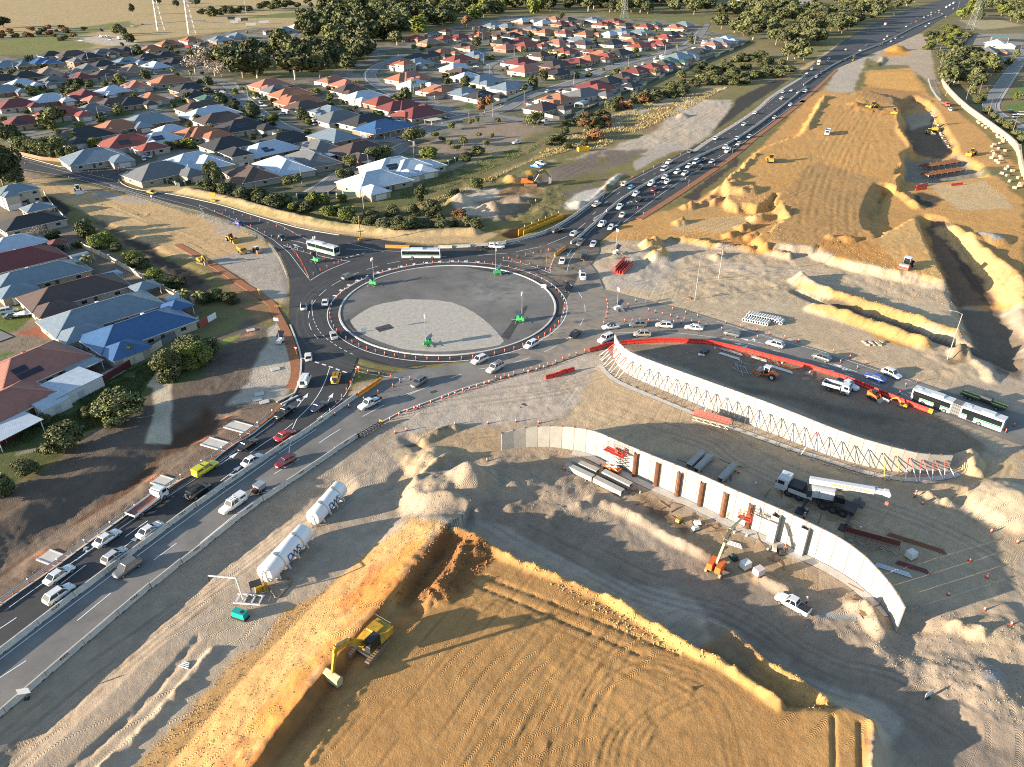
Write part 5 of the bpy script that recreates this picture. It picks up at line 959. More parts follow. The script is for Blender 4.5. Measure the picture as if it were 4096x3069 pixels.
for a in (('30',1170,985,140,-100,'Sw',Q1),('30',1630,895,130,-90,'Sw',Q1),('30',1250,1175,130,-95,'Hv',Q1),('30',655,1380,170,-120,'Sw',Q1),('30',655,1590,170,-120,'Uw',Q1),('30',1385,1310,-130,90,'Ug',Q2),('30',2150,480,100,-70,'Wkk',Q1),('31',70,235,110,-75,'Pln',Q1),('31',575,140,110,-70,'Sw',Q1),('31',925,160,-110,60,'Hm',Q2),('31',365,625,-130,90,'Pws',Q2),
 ('21',1125,95,0,-60,'Uwb','on the west side of the roundabout'),('21',1355,50,10,-60,'Sw','on the inner lane of the roundabout'),('21',1445,405,-30,-90,'Sv','entering the roundabout beside the apron delineators'),('21',1175,640,-5,-100,'Hw','crossing the broken give-way line'),('21',1140,910,50,-110,'Vwl','at the give-way approach'),('21',1475,870,30,-110,'Wyk','waiting at the give-way line'),('21',925,1245,110,-80,'Pk','beside the concrete drain pit'),('21',1295,1175,100,-70,'Sn','on the lane arrow before the roundabout'),('21',925,1490,120,-70,'Sr','beside the median barrier'),('21',520,1590,120,-80,'Sk','beside the two concrete aprons'),('21',1830,1150,-120,60,'Pwf','leaving the roundabout past the orange barrier'),
 ('22',205,920,-90,60,'Ug','leaving the roundabout'),('22',860,675,-110,50,'Uw','on the inner lane by the delineator posts'),('22',1025,765,-110,60,'Wvk','leaving the roundabout'),('22',1415,510,-90,50,'Uw','beside the island kerb'),('22',1885,395,-60,50,'Sk','on the sandy exit from the east road'),
 ('23',60,450,-90,40,'Ww','at the tip of the propped wall'),('23',115,315,-100,10,'Swb','in the line by the delineator posts'),('23',405,290,-100,0,'Ug','in the line by the delineator posts'),('23',690,300,-100,-8,'Uv','in the line by the delineator posts'),('23',1010,325,-100,-10,'Sw','in the line by the delineator posts'),('23',450,395,-100,0,'Ut','beside the red barrier row'),('23',1420,390,-90,-22,'Hg','on the east road past the lane arrows'),('23',1885,505,-100,-30,'Uv','on the east road past the lane arrows'),
 ('24',20,650,-80,-28,'Ug','on the east road past the red barriers'),('24',600,865,-110,-40,'Sb','on the east road opposite the white tip truck'),('24',775,825,110,50,'Uw','heading away beside the blue sedan'),('24',300,940,110,50,'Pw','parked in the pit behind the tip truck'),
 ('11',408,812,-90,-25,'Hb','beside the temporary mesh fence'),('11',885,970,80,45,'Hk','approaching the triangular island'),('11',1605,1392,100,-40,'Ug','on the north-west arc of the roundabout'),('10',1640,478,90,20,'Hy','on the road past the triangular island'),
 ('12',1045,1065,120,0,'Pwn','towing a small plant trailer'),('12',1705,890,110,-40,'Pkn','on the highway entry by the trench shoring'),('12',1885,925,80,-50,'Uv','on the highway entry by the trench shoring'),('12',1945,1020,-50,60,'Pg','arriving beside the orange barrier pair'),('12',2085,1035,-35,60,'Sv','arriving on the sandy merge'),('12',1750,1220,-25,70,'Sw','waiting beside the give-way sign'),('12',1988,1180,-20,70,'Wk','on the sandy merge'),('12',1970,1390,20,80,'Wwk','on the sandy merge'),('12',1808,1520,20,80,'Wkk','joining the roundabout, orange kayak on top'),('12',2120,605,90,-55,'Pwf','on the highway by the sand bank'),('12',2180,820,-60,55,'Pw','beside the highway median'),
 ('13',265,385,80,-50,'Uw','leading the outbound lanes'),('13',338,420,70,-40,'Hc','in the outbound lanes'),('13',385,495,-60,50,'Pw','in the dense queue on the highway'),('13',415,555,-50,50,'Pk','in the dense queue on the highway'),('13',212,635,-50,55,'Pw','in the dense queue on the highway'),('13',238,722,-40,55,'Sw','in the dense queue on the highway'),('13',35,815,-40,50,'Sv','in the dense queue on the highway'),('13',115,858,-45,55,'Hw','in the dense queue on the highway'),('13',550,385,-60,45,'Ww','in the dense queue on the highway'),('13',582,442,-50,38,'Um','in the dense queue on the highway'),('13',698,310,-55,38,'Sw','in the dense queue on the highway'),('13',722,362,-55,40,'Pw','in the dense queue on the highway'),
 ('13',695,225,80,-45,'Vw','in the outbound lanes'),('13',745,148,70,-40,'Pw','in the outbound lanes'),('13',830,255,-55,35,'Uw','in the dense queue on the highway'),('13',912,272,-60,42,'Pwn','in the dense queue on the highway'),('13',958,193,-55,38,'Pw','in the dense queue on the highway'),('13',1030,150,-50,32,'Vw','in the dense queue on the highway'),('13',1077,212,-50,38,'Wk','in the dense queue on the highway'),('13',1110,124,-48,30,'He','in the dense queue on the highway'),('13',1205,140,-48,30,'Sv','in the dense queue on the highway'),('13',970,34,50,-30,'Ug','in the outbound lanes'),('13',1372,28,-40,28,'Pw','in the dense queue on the highway'),
 ('43',580,158,-110,-62,'Pw','parked with its door open below the curved wall')): car(*a)
HW = 'on the distant highway beside the gold earthworks'; OB = 'on the outbound highway beside the dark bank'
for s,w,dx,dy in (('1470,1515,Uw 1490,1568,Sw 1348,1605,Uw 1378,1632,Pw 1610,1488,Sv 1880,1282,Sv 2050,1147,Uw 2135,1012,Sw 2200,1000,Sk',HW,-50,35),('1245,1508,Sw 1550,1356,Sw 1670,1232,Sw 1957,1074,Pw 1970,1006,Sw 2062,988,Sv',OB,50,-36)):
 for q in s.split(): f = q.split(','); car('03',float(f[0]),float(f[1]),dx,dy,f[2],w)
for q in '50,914,Ww 155,770,Sw 195,735,Sk 240,704,Sk 430,604,Uk 590,505,Sw 650,454,Sk 780,455,Uk 805,444,Sk 840,418,Sk 895,415,Uw 940,384,Sv 1010,378,Sk 1045,268,Sw 1090,238,Sk 1145,218,Sr 1150,194,Vm 1185,196,Um 1220,178,Uw 1260,163,Sw 1290,153,Sw 1292,133,Uw 1335,128,Sr 1370,113,Uw 1368,133,Sw 1400,143,Sw 1292,173,Sk 1316,184,Sk 1435,172,Sw 1510,94,Vw 1238,268,Sw 1272,238,Sw'.split(): f = q.split(','); car('04',float(f[0]),float(f[1]),-36,24,f[2],'on the far bend of the highway')
for q in '65,734,Sw 115,690,Sv 265,620,Uk 280,590,Sw 450,499,Sw 830,394,Sw 860,364,Uw 955,324,Pk'.split(): f = q.split(','); car('04',float(f[0]),float(f[1]),36,-26,f[2],'on the far outbound lanes of the highway')
DR = 'parked in an estate driveway'; ST = 'parked on an estate street'
for t_,x,y,dx,dy,c,w in (('20',100,140,110,-20,'Uw','parked beside the covered boat'),('20',150,190,90,-20,'Sg','parked behind the covered boat'),('20',520,225,110,-30,'Sg','parked on the brick driveway'),('20',645,318,-120,20,'Wk','parked on the brick driveway'),('20',845,445,120,40,'Pvn','parked by the bright blue house'),('20',720,505,-110,0,'Pwf','parked below the bright blue house'),
  ('01',600,1070,40,10,'Sw',DR),('01',640,1075,40,5,'Uk',DR),('01',655,1118,40,10,'Hv',DR),('01',690,1153,-50,0,'Sw',DR),('01',820,1180,40,10,'Pk',DR),('01',890,1240,-50,5,'Uw',DR),('01',655,1268,40,0,'Ww',ST),('01',658,1320,50,0,'Hc',ST),('01',690,1445,50,10,'Sv','parked on the shaded corner lawn'),('01',1180,1328,40,-20,'Hr',DR),('01',1250,1350,50,-15,'Vw',DR),('01',170,1005,40,10,'Sw',DR),('01',250,1005,40,0,'Uw',DR),('10',1555,112,20,30,'Sw','parked in the red paved side street'),('10',1600,85,50,10,'Uv','parked in the red paved side street'),('11',1770,178,50,20,'Sk','parked in the cul-de-sac'),
  ('02',1262,1552,50,-10,'Pw','parked on the track below the curving footpath'),('02',1580,1318,50,0,'Pw','parked at the street end by the dark fence'),('02',1530,1352,50,10,'Wk','parked at the street end by the dark fence'),('02',1588,1000,40,-20,'Pw',ST),('02',1712,1000,40,10,'Sw',DR),('02',1735,982,40,-5,'Ur',DR),('02',1375,1135,50,5,'Ur',DR),('02',1460,1105,50,-15,'Sw',DR),('02',500,1288,40,5,'Sk',DR),('02',820,726,40,0,'Sw',DR),('02',1222,828,40,-5,'Sw',DR),('02',1110,688,30,-20,'Uw',ST),('02',2020,766,40,10,'Uw',DR),('02',2062,756,40,8,'Sv',DR),('02',1925,826,10,30,'Vw',ST),('02',1680,545,40,0,'Sw',DR),('02',1840,412,40,0,'Sw',DR),
  ('03',590,636,30,-20,'Uw',ST),('03',665,618,30,-15,'Vw',ST),('03',462,700,40,-25,'Vw',ST),('03',385,716,40,-20,'Uk',ST),('03',200,645,30,-10,'Vw',DR),('03',130,700,40,10,'Wk',DR),('03',160,795,30,0,'Hr',DR),('00',1430,288,50,0,'Uw','on the far paddock road'),('00',1540,272,50,0,'Um','on the far paddock road'),('00',1080,318,50,5,'Pk','on the far paddock road'),('00',1135,1258,10,40,'Vw',DR),('00',1670,804,40,5,'Sw',DR),('00',30,802,50,5,'Uw',DR),('00',200,1450,50,10,'Sw',DR),('00',1130,648,40,0,'Sw',DR),('00',2110,520,40,0,'Sw',DR),('00',880,445,50,0,'Pw','in the gravel yard by the paddock'),('00',1190,435,50,5,'Vw','in the gravel yard by the paddock'),
  ('04',2120,1165,60,-5,'Vw','parked on the street by the power poles'),('04',2190,1140,50,0,'Vw','parked on the street by the power poles'),('04',2080,1118,50,0,'Wk','parked on the street by the power poles'),('04',2162,604,20,-25,'Sw','parked on the street by the power poles'),('04',2085,600,40,0,'Uw','parked on the street by the power poles'),('04',2160,942,50,10,'Sw','parked on the street by the power poles'),('04',1478,1090,20,40,'Pw','by the limestone wall works'),('12',1470,195,80,15,'Pc','parked by the orange excavator'),('12',1520,160,80,20,'Pw','parked by the orange excavator')): car(t_,x,y,dx,dy,c,w)
# --- buses
M_BUSW = mat('bus_white',(.50,.51,.52),.35,coat=.3); M_BUSG = mat('bus_green',(.02,.42,.10),.4); M_BELL = mat('bus_bellows',(.22,.22,.22),.85)
def bus_section(r,x0,x1,doors,wheels,front=True,rear=True):
 L = x1-x0; c = (x0+x1)/2; H = 3.0
 b = B(); prof = [(-1.25,.35),(-1.25,2.75),(-1.12,H),(1.12,H),(1.25,2.75),(1.25,.35)]
 b.loft([[(x,y,z) for y,z in prof] for x in (x0,x1)]); part('body',b.m('body',M_BUSW),r)
 part('side_windows',B().box((c,0,2.05),(L-.5,2.54,1.15)).m('side_windows',M_CGLASS),r); part('green_stripe',B().box((c,0,1.30),(L-.4,2.545,.24)).m('green_stripe',M_BUSG),r)
 if front: part('windscreen',B().box((x1-.02,0,1.9),(.1,2.2,1.5)).m('windscreen',M_CGLASS),r); part('destination_sign',B().box((x1-.01,0,2.75),(.1,1.7,.25)).m('destination_sign',M_BLK),r)
 if rear: part('rear_window',B().box((x0+.02,0,2.2),(.1,1.9,.7)).m('rear_window',M_CGLASS),r)
 for s_ in (-1,1):
  if front: part('headlight',B().box((x1+.02,s_*.9,.85),(.06,.35,.2)).m('headlight',M_HEAD),r)
  if rear: part('tail_light',B().box((x0-.02,s_*1.0,1.0),(.06,.2,.4)).m('tail_light',M_TAIL),r)
  for wx in wheels:
   w = part('wheel',B().cyl((0,-.15,0),(0,.15,0),.48,n=16).m('wheel',M_TYRE),r,(wx,s_*1.13,.48)); part('rim',B().cyl((0,-.165,0),(0,.165,0),.27,n=12).m('rim',M_RIM),w)
 for dx in doors: part('door',B().box((dx,1.24,1.45),(1.3,.1,2.1)).m('door',M_CGLASS),r)
 part('air_conditioner',B().box((c-L*.1,0,H+.14),(L*.32,1.7,.3),tx=.9,ty=.85).m('air_conditioner',M_BUSW),r); part('roof_hatch',B().box((x1-1.2,0,H+.05),(.8,.8,.1)).m('roof_hatch',M_BUSW),r)
def bus(t_,x,y,dx,dy,L,lb,artic=False):
 p = P(t_,x,y); r = thing('articulated_bus' if artic else 'bus',lb,'bus',(p.x,p.y,.03),heading(t_,x,y,dx,dy))
 if artic:
  bus_section(r,.9,9.0,(7.9,3.6),(6.4,2.0),rear=False); bus_section(r,-9.0,-.9,(-3.0,),(-4.8,),front=False); b = B()
  for k in range(9): b.box((-.8+k*.2,0,1.7),(.12,2.4 if k % 2 else 2.25,2.5))
  part('bellows',b.m('bellows',M_BELL),r)
 else: bus_section(r,-L/2,L/2,(L/2-.9,.5),(L/2-2.6,-L/2+3.4))
bus('11',1335,1105,300,82,12.3,'white bus with green stripe passing the triangular island'); bus('12',232,1165,400,2,12.3,'white bus with green stripe and white side panel on the roundabout'); bus('24',1470,1235,-950,-345,18,'white articulated bus with grey bellows beside the red barrier end',True)
p = P('12',232,1165); 
# --- trucks and trailers
M_YEL = mat('machine_yellow',(.42,.24,.018),.5,var=.3,vscale=2,obj=True); M_ORA = mat('machine_orange',(.62,.13,.02),.45,var=.1,vscale=3); M_WTRK = paint('w'); M_REDP = mat('red_paint',(.50,.03,.02),.5); M_GRNP = mat('green_paint',(.03,.36,.09),.4); M_TEAL = mat('teal_paint',(.01,.30,.27),.4); M_RUST = mat('rust_steel',(.20,.085,.04),.85,var=.3,vscale=6); M_STEEL = mat('worn_steel',(.30,.29,.27),.5,metal=.4,var=.2)
def wheels(r,xs,y,rad,wid,mt=None):
 for x in xs:
  for s_ in (-1,1): w = part('wheel',B().cyl((0,-wid/2,0),(0,wid/2,0),rad,n=16).m('wheel',M_TYRE),r,(x,s_*y,rad)); part('rim',B().cyl((0,-wid/2-.015,0),(0,wid/2+.015,0),rad*.55,n=10).m('rim',mt or M_RIM),w)
def cab(r,x,L,Wd,H,zb,mt):
 part('cab',B().side([(x,zb),(x+L,zb),(x+L,zb+H*.5),(x+L-.25,zb+H-.08),(x+L-.45,zb+H),(x+.1,zb+H),(x,zb+H-.1)],-Wd/2,Wd/2).m('cab',mt),r)
 part('windscreen',B().add([(x+L+.01,-Wd*.43,zb+H*.5),(x+L+.01,Wd*.43,zb+H*.5),(x+L-.22,Wd*.41,zb+H-.12),(x+L-.22,-Wd*.41,zb+H-.12)],[(0,1,2,3)]).m('windscreen',M_CGLASS),r)
 for s_ in (-1,1): part('side_window',B().box((x+L*.55,s_*(Wd/2+.005),zb+H*.68),(L*.5,.02,H*.32)).m('side_window',M_CGLASS),r); part('headlight',B().box((x+L+.02,s_*Wd*.36,zb+.35),(.06,.3,.18)).m('headlight',M_HEAD),r); part('mirror',B().box((x+L-.1,s_*(Wd/2+.15),zb+H*.65),(.12,.2,.4)).m('mirror',M_BLK),r)
def truck(t_,x,y,dx,dy,lb,kind,L=7.0,mt=None,z=None,name=None):
 p = gpt(t_,x,y); p.z = .03 if abs(p.z) < .2 else p.z; r = thing(name or {'tray': 'flatbed_truck','tip': 'tip_truck','box': 'box_truck','tank': 'tanker_truck','dump': 'dump_truck'}[kind],lb,'truck',p,heading(t_,x,y,dx,dy)); mt = mt or M_WTRK; x0 = -L/2
 part('chassis',B().box((0,0,.75),(L*.95,.9,.25)).m('chassis',M_BLK),r); cab(r,L/2-1.75,1.75,2.1,1.95,.55,mt); bl = L-2.0; bc = x0+bl/2
 wheels(r,(L/2-1.1,x0+1.5)+((x0+2.6,) if kind in ('dump','tank') else ()),.95,.48,.3)
 if kind == 'tray':
  part('tray',B().box((bc,0,1.0),(bl,2.3,.12)).m('tray',mat('tray_floor',(.26,.10,.07),.8,var=.2)),r); part('headboard',B().box((x0+bl,0,1.7),(.08,2.3,1.4)).m('headboard',mt),r)
  for s_ in (-1,1): part('tray_side',B().box((bc,s_*1.15,1.2),(bl,.06,.4)).m('tray_side',mt),r)
  part('tailgate',B().box((x0,0,1.2),(.06,2.3,.4)).m('tailgate',mt),r)
 elif kind in ('tip','dump'):
  h = 1.1 if kind == 'dump' else .7
  for s_ in (-1,1): part('tipper_side',B().box((bc,s_*1.15,1.15+h/2),(bl,.08,h)).m('tipper_side',mt),r)
  part('tipper_floor',B().box((bc,0,1.1),(bl,2.25,.1)).m('tipper_floor',M_BLK),r); part('tipper_front',B().box((x0+bl,0,1.15+h/2),(.08,2.3,h+.2)).m('tipper_front',mt),r); part('tailgate',B().box((x0,0,1.15+h/2),(.08,2.3,h)).m('tailgate',mt),r)
 elif kind == 'box': part('box',B().box((bc,0,2.2),(bl,2.4,2.4)).m('box',mt),r)
 elif kind == 'tank':
  part('tank',B().cyl((x0,0,2.0),(x0+bl,0,2.0),1.15,n=14).m('tank',mt,smooth=True),r)
 return r
truck('30',1610,625,240,-180,'white flatbed truck with rust-red tray beside the guardrail','tray',7.6); truck('24',180,985,110,32,'white tip truck with tools in its body beside red barriers','tip',5.8); truck('04',265,1325,-30,100,'white dump truck alone on the gold embankment','dump',8.6); truck('04',180,640,-30,60,'pale box truck with orange rear on the highway bend','box',8.5,mat('box_peach',(.60,.42,.30),.5)); truck('04',1430,1045,50,20,'red and white truck at the limestone wall bend','tip',7,mat('truck_red',(.45,.10,.09),.5)); truck('04',840,256,50,-20,'red and white truck stopped on the new wide asphalt','box',7.5,mat('truck_pink',(.60,.30,.28),.5))
for q,(x,y) in enumerate(((1440,82),(1475,62),(1510,42))): truck('04',x,y,-40,22,('white and orange tanker truck leading the far convoy','white tanker truck in the middle of the far convoy','white and red tanker truck at the rear of the far convoy')[q],'tank',11)
for x,y,q in ((1100,405,0),(1160,405,1),(1290,430,2)): truck('00',x,y,-50,-10,('white truck parked in the gravel yard by the paddock','white truck with light bars in the gravel yard by the paddock','white box truck backed against the yard trees')[q],'box' if q == 2 else 'tip',7)
truck('00',2040,528,40,0,'small red truck parked in an estate street','box',6,mat('truck_scarlet',(.5,.03,.03),.5))
def trailer(t_,x,y,dx,dy,lb,kind):
 p = P(t_,x,y); r = thing('trailer',lb,'trailer',(p.x,p.y,.03),heading(t_,x,y,dx,dy)); wheels(r,(-.4,.35) if kind == 'box' else (0,),.85,.33,.2)
 part('bed',B().box((0,0,.62),(2.6,1.5,.12)).m('bed',M_BLK),r); part('drawbar',B().bar((1.3,.5,.55),(2.5,0,.5),.08).bar((1.3,-.5,.55),(2.5,0,.5),.08).m('drawbar',M_BLK),r)
 if kind == 'box': part('hopper',B().box((-.3,0,1.2),(1.7,1.5,1.05),tx=1.05,ty=1.05).m('hopper',M_GALV),r); part('hose_reel',B().cyl((1.0,-.5,.95),(1.0,.5,.95),.42,n=12).m('hose_reel',mat('reel_maroon',(.10,.02,.02),.6)),r)
 else: part('cage',B().box((0,.72,.85),(2.5,.05,.4)).box((0,-.72,.85),(2.5,.05,.4)).m('cage',M_BLK),r); part('mower',B().box((0,0,.95),(1.2,.9,.5),tx=.6).m('mower',M_DARKMET),r)
trailer('31',640,455,-110,80,'grey hopper trailer with maroon hose reel behind white ute','box'); trailer('12',868,1080,60,0,'small dark plant trailer behind the white canopy ute','open')
q = P('20',290,185); r = thing('boat','white covered boat on a trailer in a driveway','boat',(q.x,q.y,0),heading('20',290,185,-120,15)); part('hull',B().loft([[(x,-w,1.15),(x,0,.45),(x,w,1.15),(x,0,1.25)] for x,w in ((-2.9,.95),(0,1.1),(1.8,.8),(3.0,.08))]).m('hull',M_WTRK),r); part('cover',B().loft([[(x,-w,1.16),(x,0,h),(x,w,1.16)] for x,w,h in ((-2.8,.95,1.5),(0,1.08,2.0),(1.6,.8,1.7),(2.8,.1,1.25))]).m('cover',mat('canvas',(.55,.57,.6),.8)),r); wheels(r,(-.6,),.85,.3,.2)
# ================================================================== RETAINING WALLS
def hgt(base,t_,x,y):
 x0,y0,k = TL[t_]; u,v = x0+x*k,y0+y*k; yy = -(v-1534.5)/FPX; q = base.y/(CP+yy*SP); return CH+(-SP+yy*CP)*q
def text_mesh(s,size,mt,ext=.01):
 c = bpy.data.curves.new('lettering','FONT'); c.body = s; c.size = size; c.align_x = 'CENTER'; c.align_y = 'CENTER'; c.extrude = ext
 o = bpy.data.objects.new('lettering',c); COL.objects.link(o); dg = bpy.context.evaluated_depsgraph_get(); me = bpy.data.meshes.new_from_object(o.evaluated_get(dg)); bpy.data.objects.remove(o); bpy.data.curves.remove(c); me.materials.clear(); me.materials.append(mt); return me
M_PRE = mat('precast_concrete',(.36,.335,.30),.85,var=.12,vscale=.5,bump=.1,bscale=3); M_GROUT = mat('joint',(.25,.22,.19),.9)
PREV = [M_PRE,mat('precast_b',(.325,.30,.268),.85,var=.14,vscale=.6),mat('precast_c',(.39,.36,.315),.85,var=.12,vscale=.4)]
def panel_wall(spec_pairs,lb,pw=2.4,th=.22):
 prs = [(P(a,b,c),hgt(P(a,b,c),d,e,f)) for a,b,c,d,e,f in spec_pairs]
 pts = smooth([p for p,h in prs],2); r = thing('retaining_wall',lb,'wall',pts[0])
 acc = [0]
 for a,b in zip(prs[:-1],prs[1:]): acc.append(acc[-1]+(b[0]-a[0]).length)
 hh = [h for _,h in prs]
 for _ in range(7): hh = [hh[0]]+[(a+2*b+c)/4 for a,b,c in zip(hh[:-2],hh[1:-1],hh[2:])]+[hh[-1]]
 L = length(pts); seg = walk(pts,pw); out = []
 for i in range(len(seg)-1):
  p,q = seg[i][0],seg[i+1][0]; a = math.atan2(q.y-p.y,q.x-p.x); s_ = i*pw/L*acc[-1]; h = float(np.interp(s_,acc,hh)); h2 = float(np.interp(s_+pw/L*acc[-1],acc,hh)); l = (q-p).length
  bv = B().add([(e,y_,z_) for y_ in (0,th) for e,z_ in ((.035,-.8),(l-.035,-.8),(l-.035,h2),(.035,h))],[(0,1,2,3),(7,6,5,4),(0,4,5,1),(1,5,6,2),(2,6,7,3),(3,7,4,0)]); pn = part('wall_panel',bv.m('wall_panel',PREV[(i*7) % 3]),r,(p.x-pts[0].x,p.y-pts[0].y,0),(0,0,a)); out.append((p,q,a,h))
  key = ('clip',); MC.setdefault(key,B().box((0,.11,.06),(.26,.3,.2)).m('lifting_clip',M_RUST))
  part('lifting_clip',MC[key],pn,(0,0,h))
  if i % 2 == 0:
   key = ('insert',)
   if key not in MC:
    b = B()
    for zz in (.3,.55,.8):
     for xx in (.25,.75): b.cyl((xx*pw,-.02,zz*4),(xx*pw,.01,zz*4),.05,n=6)
    MC[key] = b.m('insert',M_GROUT)
 return r,out
W1 = [('23',140,600,'23',150,370),('23',175,690,'23',240,490),('23',250,765,'23',300,545),('23',350,832,'23',370,582),('23',620,950,'23',640,700),('23',1040,1120,'23',1045,840),('23',1400,1262,'23',1420,965),('23',1760,1400,'23',1790,1100),('23',2100,1535,'23',2140,1240),('34',200,95,'24',220,1400),('34',560,190,'24',590,1550),('34',850,238,'34',870,10),('34',1000,245,'34',1005,40),('34',1200,240,'34',1220,68),('34',1410,222,'34',1435,62)]
W2 = [('22',1098,1622,'22',1098,1440),('22',1300,1590,'22',1295,1395),('22',1550,1580,'22',1550,1360),('22',1800,1605,'22',1800,1360),('22',2050,1655,'22',2060,1395),('33',0,95,'23',20,1440),('33',340,262,'33',390,-15),('33',600,382,'33',660,90),('33',850,492,'33',905,195),('33',1100,607,'33',1150,290),('33',1350,732,'33',1410,405),('33',1600,845,'33',1665,515),('33',1850,950,'33',1910,640),('33',2130,1085,'33',2170,760),('34',0,1195,'34',60,880),('34',160,1275,'34',235,960),('34',300,1362,'34',390,1045),('34',420,1440,'34',515,1135),('34',540,1545,'34',640,1250),('44',405,150,'34',840,1500),('44',460,230,'44',505,145),('44',497,312,'44',530,205)]
w1,PAN1 = panel_wall(W1,'long curved precast wall held up by raking props'); w2,PAN2 = panel_wall(W2,'curved precast wall with rebar cages standing against its face')
FOOT1 = smooth(PX('23:-10,700 60,790 160,870 300,940 600,1060 1050,1245 1480,1400 1900,1550 2212,1660; 34:120,120 400,220 700,290 1000,330 1300,310 1500,260'),1); struct('footing',strip(FOOT1,1.3,.10).m('footing',M_CONC))
FOOT2 = offset([p for p,q,a,h in PAN2[6:34]],-1.0); struct('footing',strip(FOOT2,1.7,.09).m('footing',M_CONC))
M_PROP = {'grey': mat('prop_grey',(.10,.10,.105),.5),'red': mat('prop_red',(.45,.04,.03),.5),'yellow': mat('prop_yellow',(.55,.33,.03),.5),'blue': mat('prop_blue',(.06,.10,.22),.5)}
def prop(a,b,c):
 r = thing('raking_prop','%s steel raking prop bracing the long curved wall' % c,'prop',(a.x,a.y,a.z)); d = b-a
 part('tube',B().cyl((0,0,0),d*.62,.07,n=6).m('tube',M_PROP[c] if c != 'red' else M_WHITE),r); part('sleeve',B().cyl(d*.55,d,.085,n=6).m('sleeve',M_PROP[c]),r); part('foot',B().box((0,0,.05),(.35,.35,.1)).m('foot',M_GALV),r)
for i,(p,q,a,h) in enumerate(PAN1):
 n_ = Vector((math.sin(a),-math.cos(a),0)); m_ = (p+q)/2
 for s_ in (-.55,.55):
  t = Vector((math.cos(a),math.sin(a),0)); foot = m_+t*s_*1.9+n_*min(3.6,h*.6); top = m_+t*s_*.3+n_*.05; foot.z = .1; top.z = h*.66
  f = i/len(PAN1); c = 'red' if f < .12 or f > .86 else ('yellow' if f > .80 and s_ > 0 else ('blue' if i % 5 == 2 and s_ > 0 else 'grey'))
  if i % 9 == 4 and s_ < 0: c = 'red'
  prop(foot,top,c)
# columns on the lower wall
def on_wall2(x,y,d): p = P('33',x,y); k = min(range(len(PAN2)),key=lambda i: (PAN2[i][0]+PAN2[i][1]-p*2).length); a = PAN2[k][2]; return p,a
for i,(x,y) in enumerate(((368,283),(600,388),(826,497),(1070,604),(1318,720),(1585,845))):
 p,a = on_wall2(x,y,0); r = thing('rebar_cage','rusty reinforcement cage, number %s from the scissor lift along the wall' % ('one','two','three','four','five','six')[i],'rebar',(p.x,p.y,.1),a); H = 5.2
 bars = []
 for k in range(16): t = 2*math.pi*k/16; bars.append(B().cyl((math.cos(t)*.42,math.sin(t)*.42,0),(math.cos(t)*.42,math.sin(t)*.42,H),.04,n=5))
 b = B()
 for q in bars: b.add(q.v,q.f)
 o = part('vertical_bars',b.m('vertical_bars',M_RUST),r); o['kind'] = 'stuff'; b = B()
 for k in range(26):
  zz = .1+k*.2; pts = [(math.cos(2*math.pi*j/10)*.46,math.sin(2*math.pi*j/10)*.46,zz) for j in range(11)]; b.tube(pts,.03,4)
 o = part('ties',b.m('ties',M_RUST),r); o['kind'] = 'stuff'; part('core_shade',B().cyl((0,0,0),(0,0,H-.3),.22,n=8).m('core_shade',mat('cage_shade_brown',(.12,.05,.025),.9)),r)  # solid dark core added to stand for the shade inside the cage
for i,(x,y) in enumerate(((1845,978),(2150,1112))):
 p,a = on_wall2(x,y,0); r = thing('precast_column',('hollow precast column shell with rebar, beside the boom lift basket','hollow precast column shell in front of the trench rammer')[i],'column',(p.x,p.y,.1),a)
 for j,(c,d) in enumerate((((0,-.55,2.7),(1.3,.12,5.4)),((-.6,0,2.7),(.12,1.0,5.4)),((.6,0,2.7),(.12,1.0,5.4)))): part('column_side',B().box(c,d).m('column_side',M_PRE),r)
 for s_ in (-.4,.4): part('starter_bar',B().cyl((s_,0,0),(s_,0,6.2),.04,n=5).m('starter_bar',M_RUST),r)
def beam(t_,x,y,dx,dy,L,w,h,lb,z=.25):
 p = gpt(t_,x,y); r = thing('precast_beam',lb,'beam',(p.x,p.y,p.z+z),heading(t_,x,y,dx,dy)); part('top',B().box((0,0,h-.06),(L,w,.12)).m('top',M_PRE),r)
 for s_ in (-1,1): part('side',B().box((0,s_*(w/2-.06),(h-.12)/2),(L,.12,h-.12)).m('side',M_PRE),r)
 for s_ in (-1,1): part('bearer',B().box((s_*L*.32,0,-z/2),(.2,w+.5,z)).m('bearer',M_TIMB),r)
for i,a in enumerate((('32',1985,205,260,120),('32',1935,270,260,125),('33',180,350,260,130),('33',90,420,260,130))): beam(*a,6.2,1.15,1.0,('white precast trough beam, outer of the pair nearest the stockpile','white precast trough beam, near one of the stockpile pair','white precast trough beam closest to the scissor lift','white precast trough beam lying lowest by the haul road')[i])
for i,(x,y) in enumerate(((1030,130),(1110,172),(1370,275))): beam('33',x,y,130,-130,6.0,1.1,.9,('grey precast beam in wall shade, first of three','grey precast beam in wall shade, middle of three','grey precast beam lying apart near the crane cab')[i])
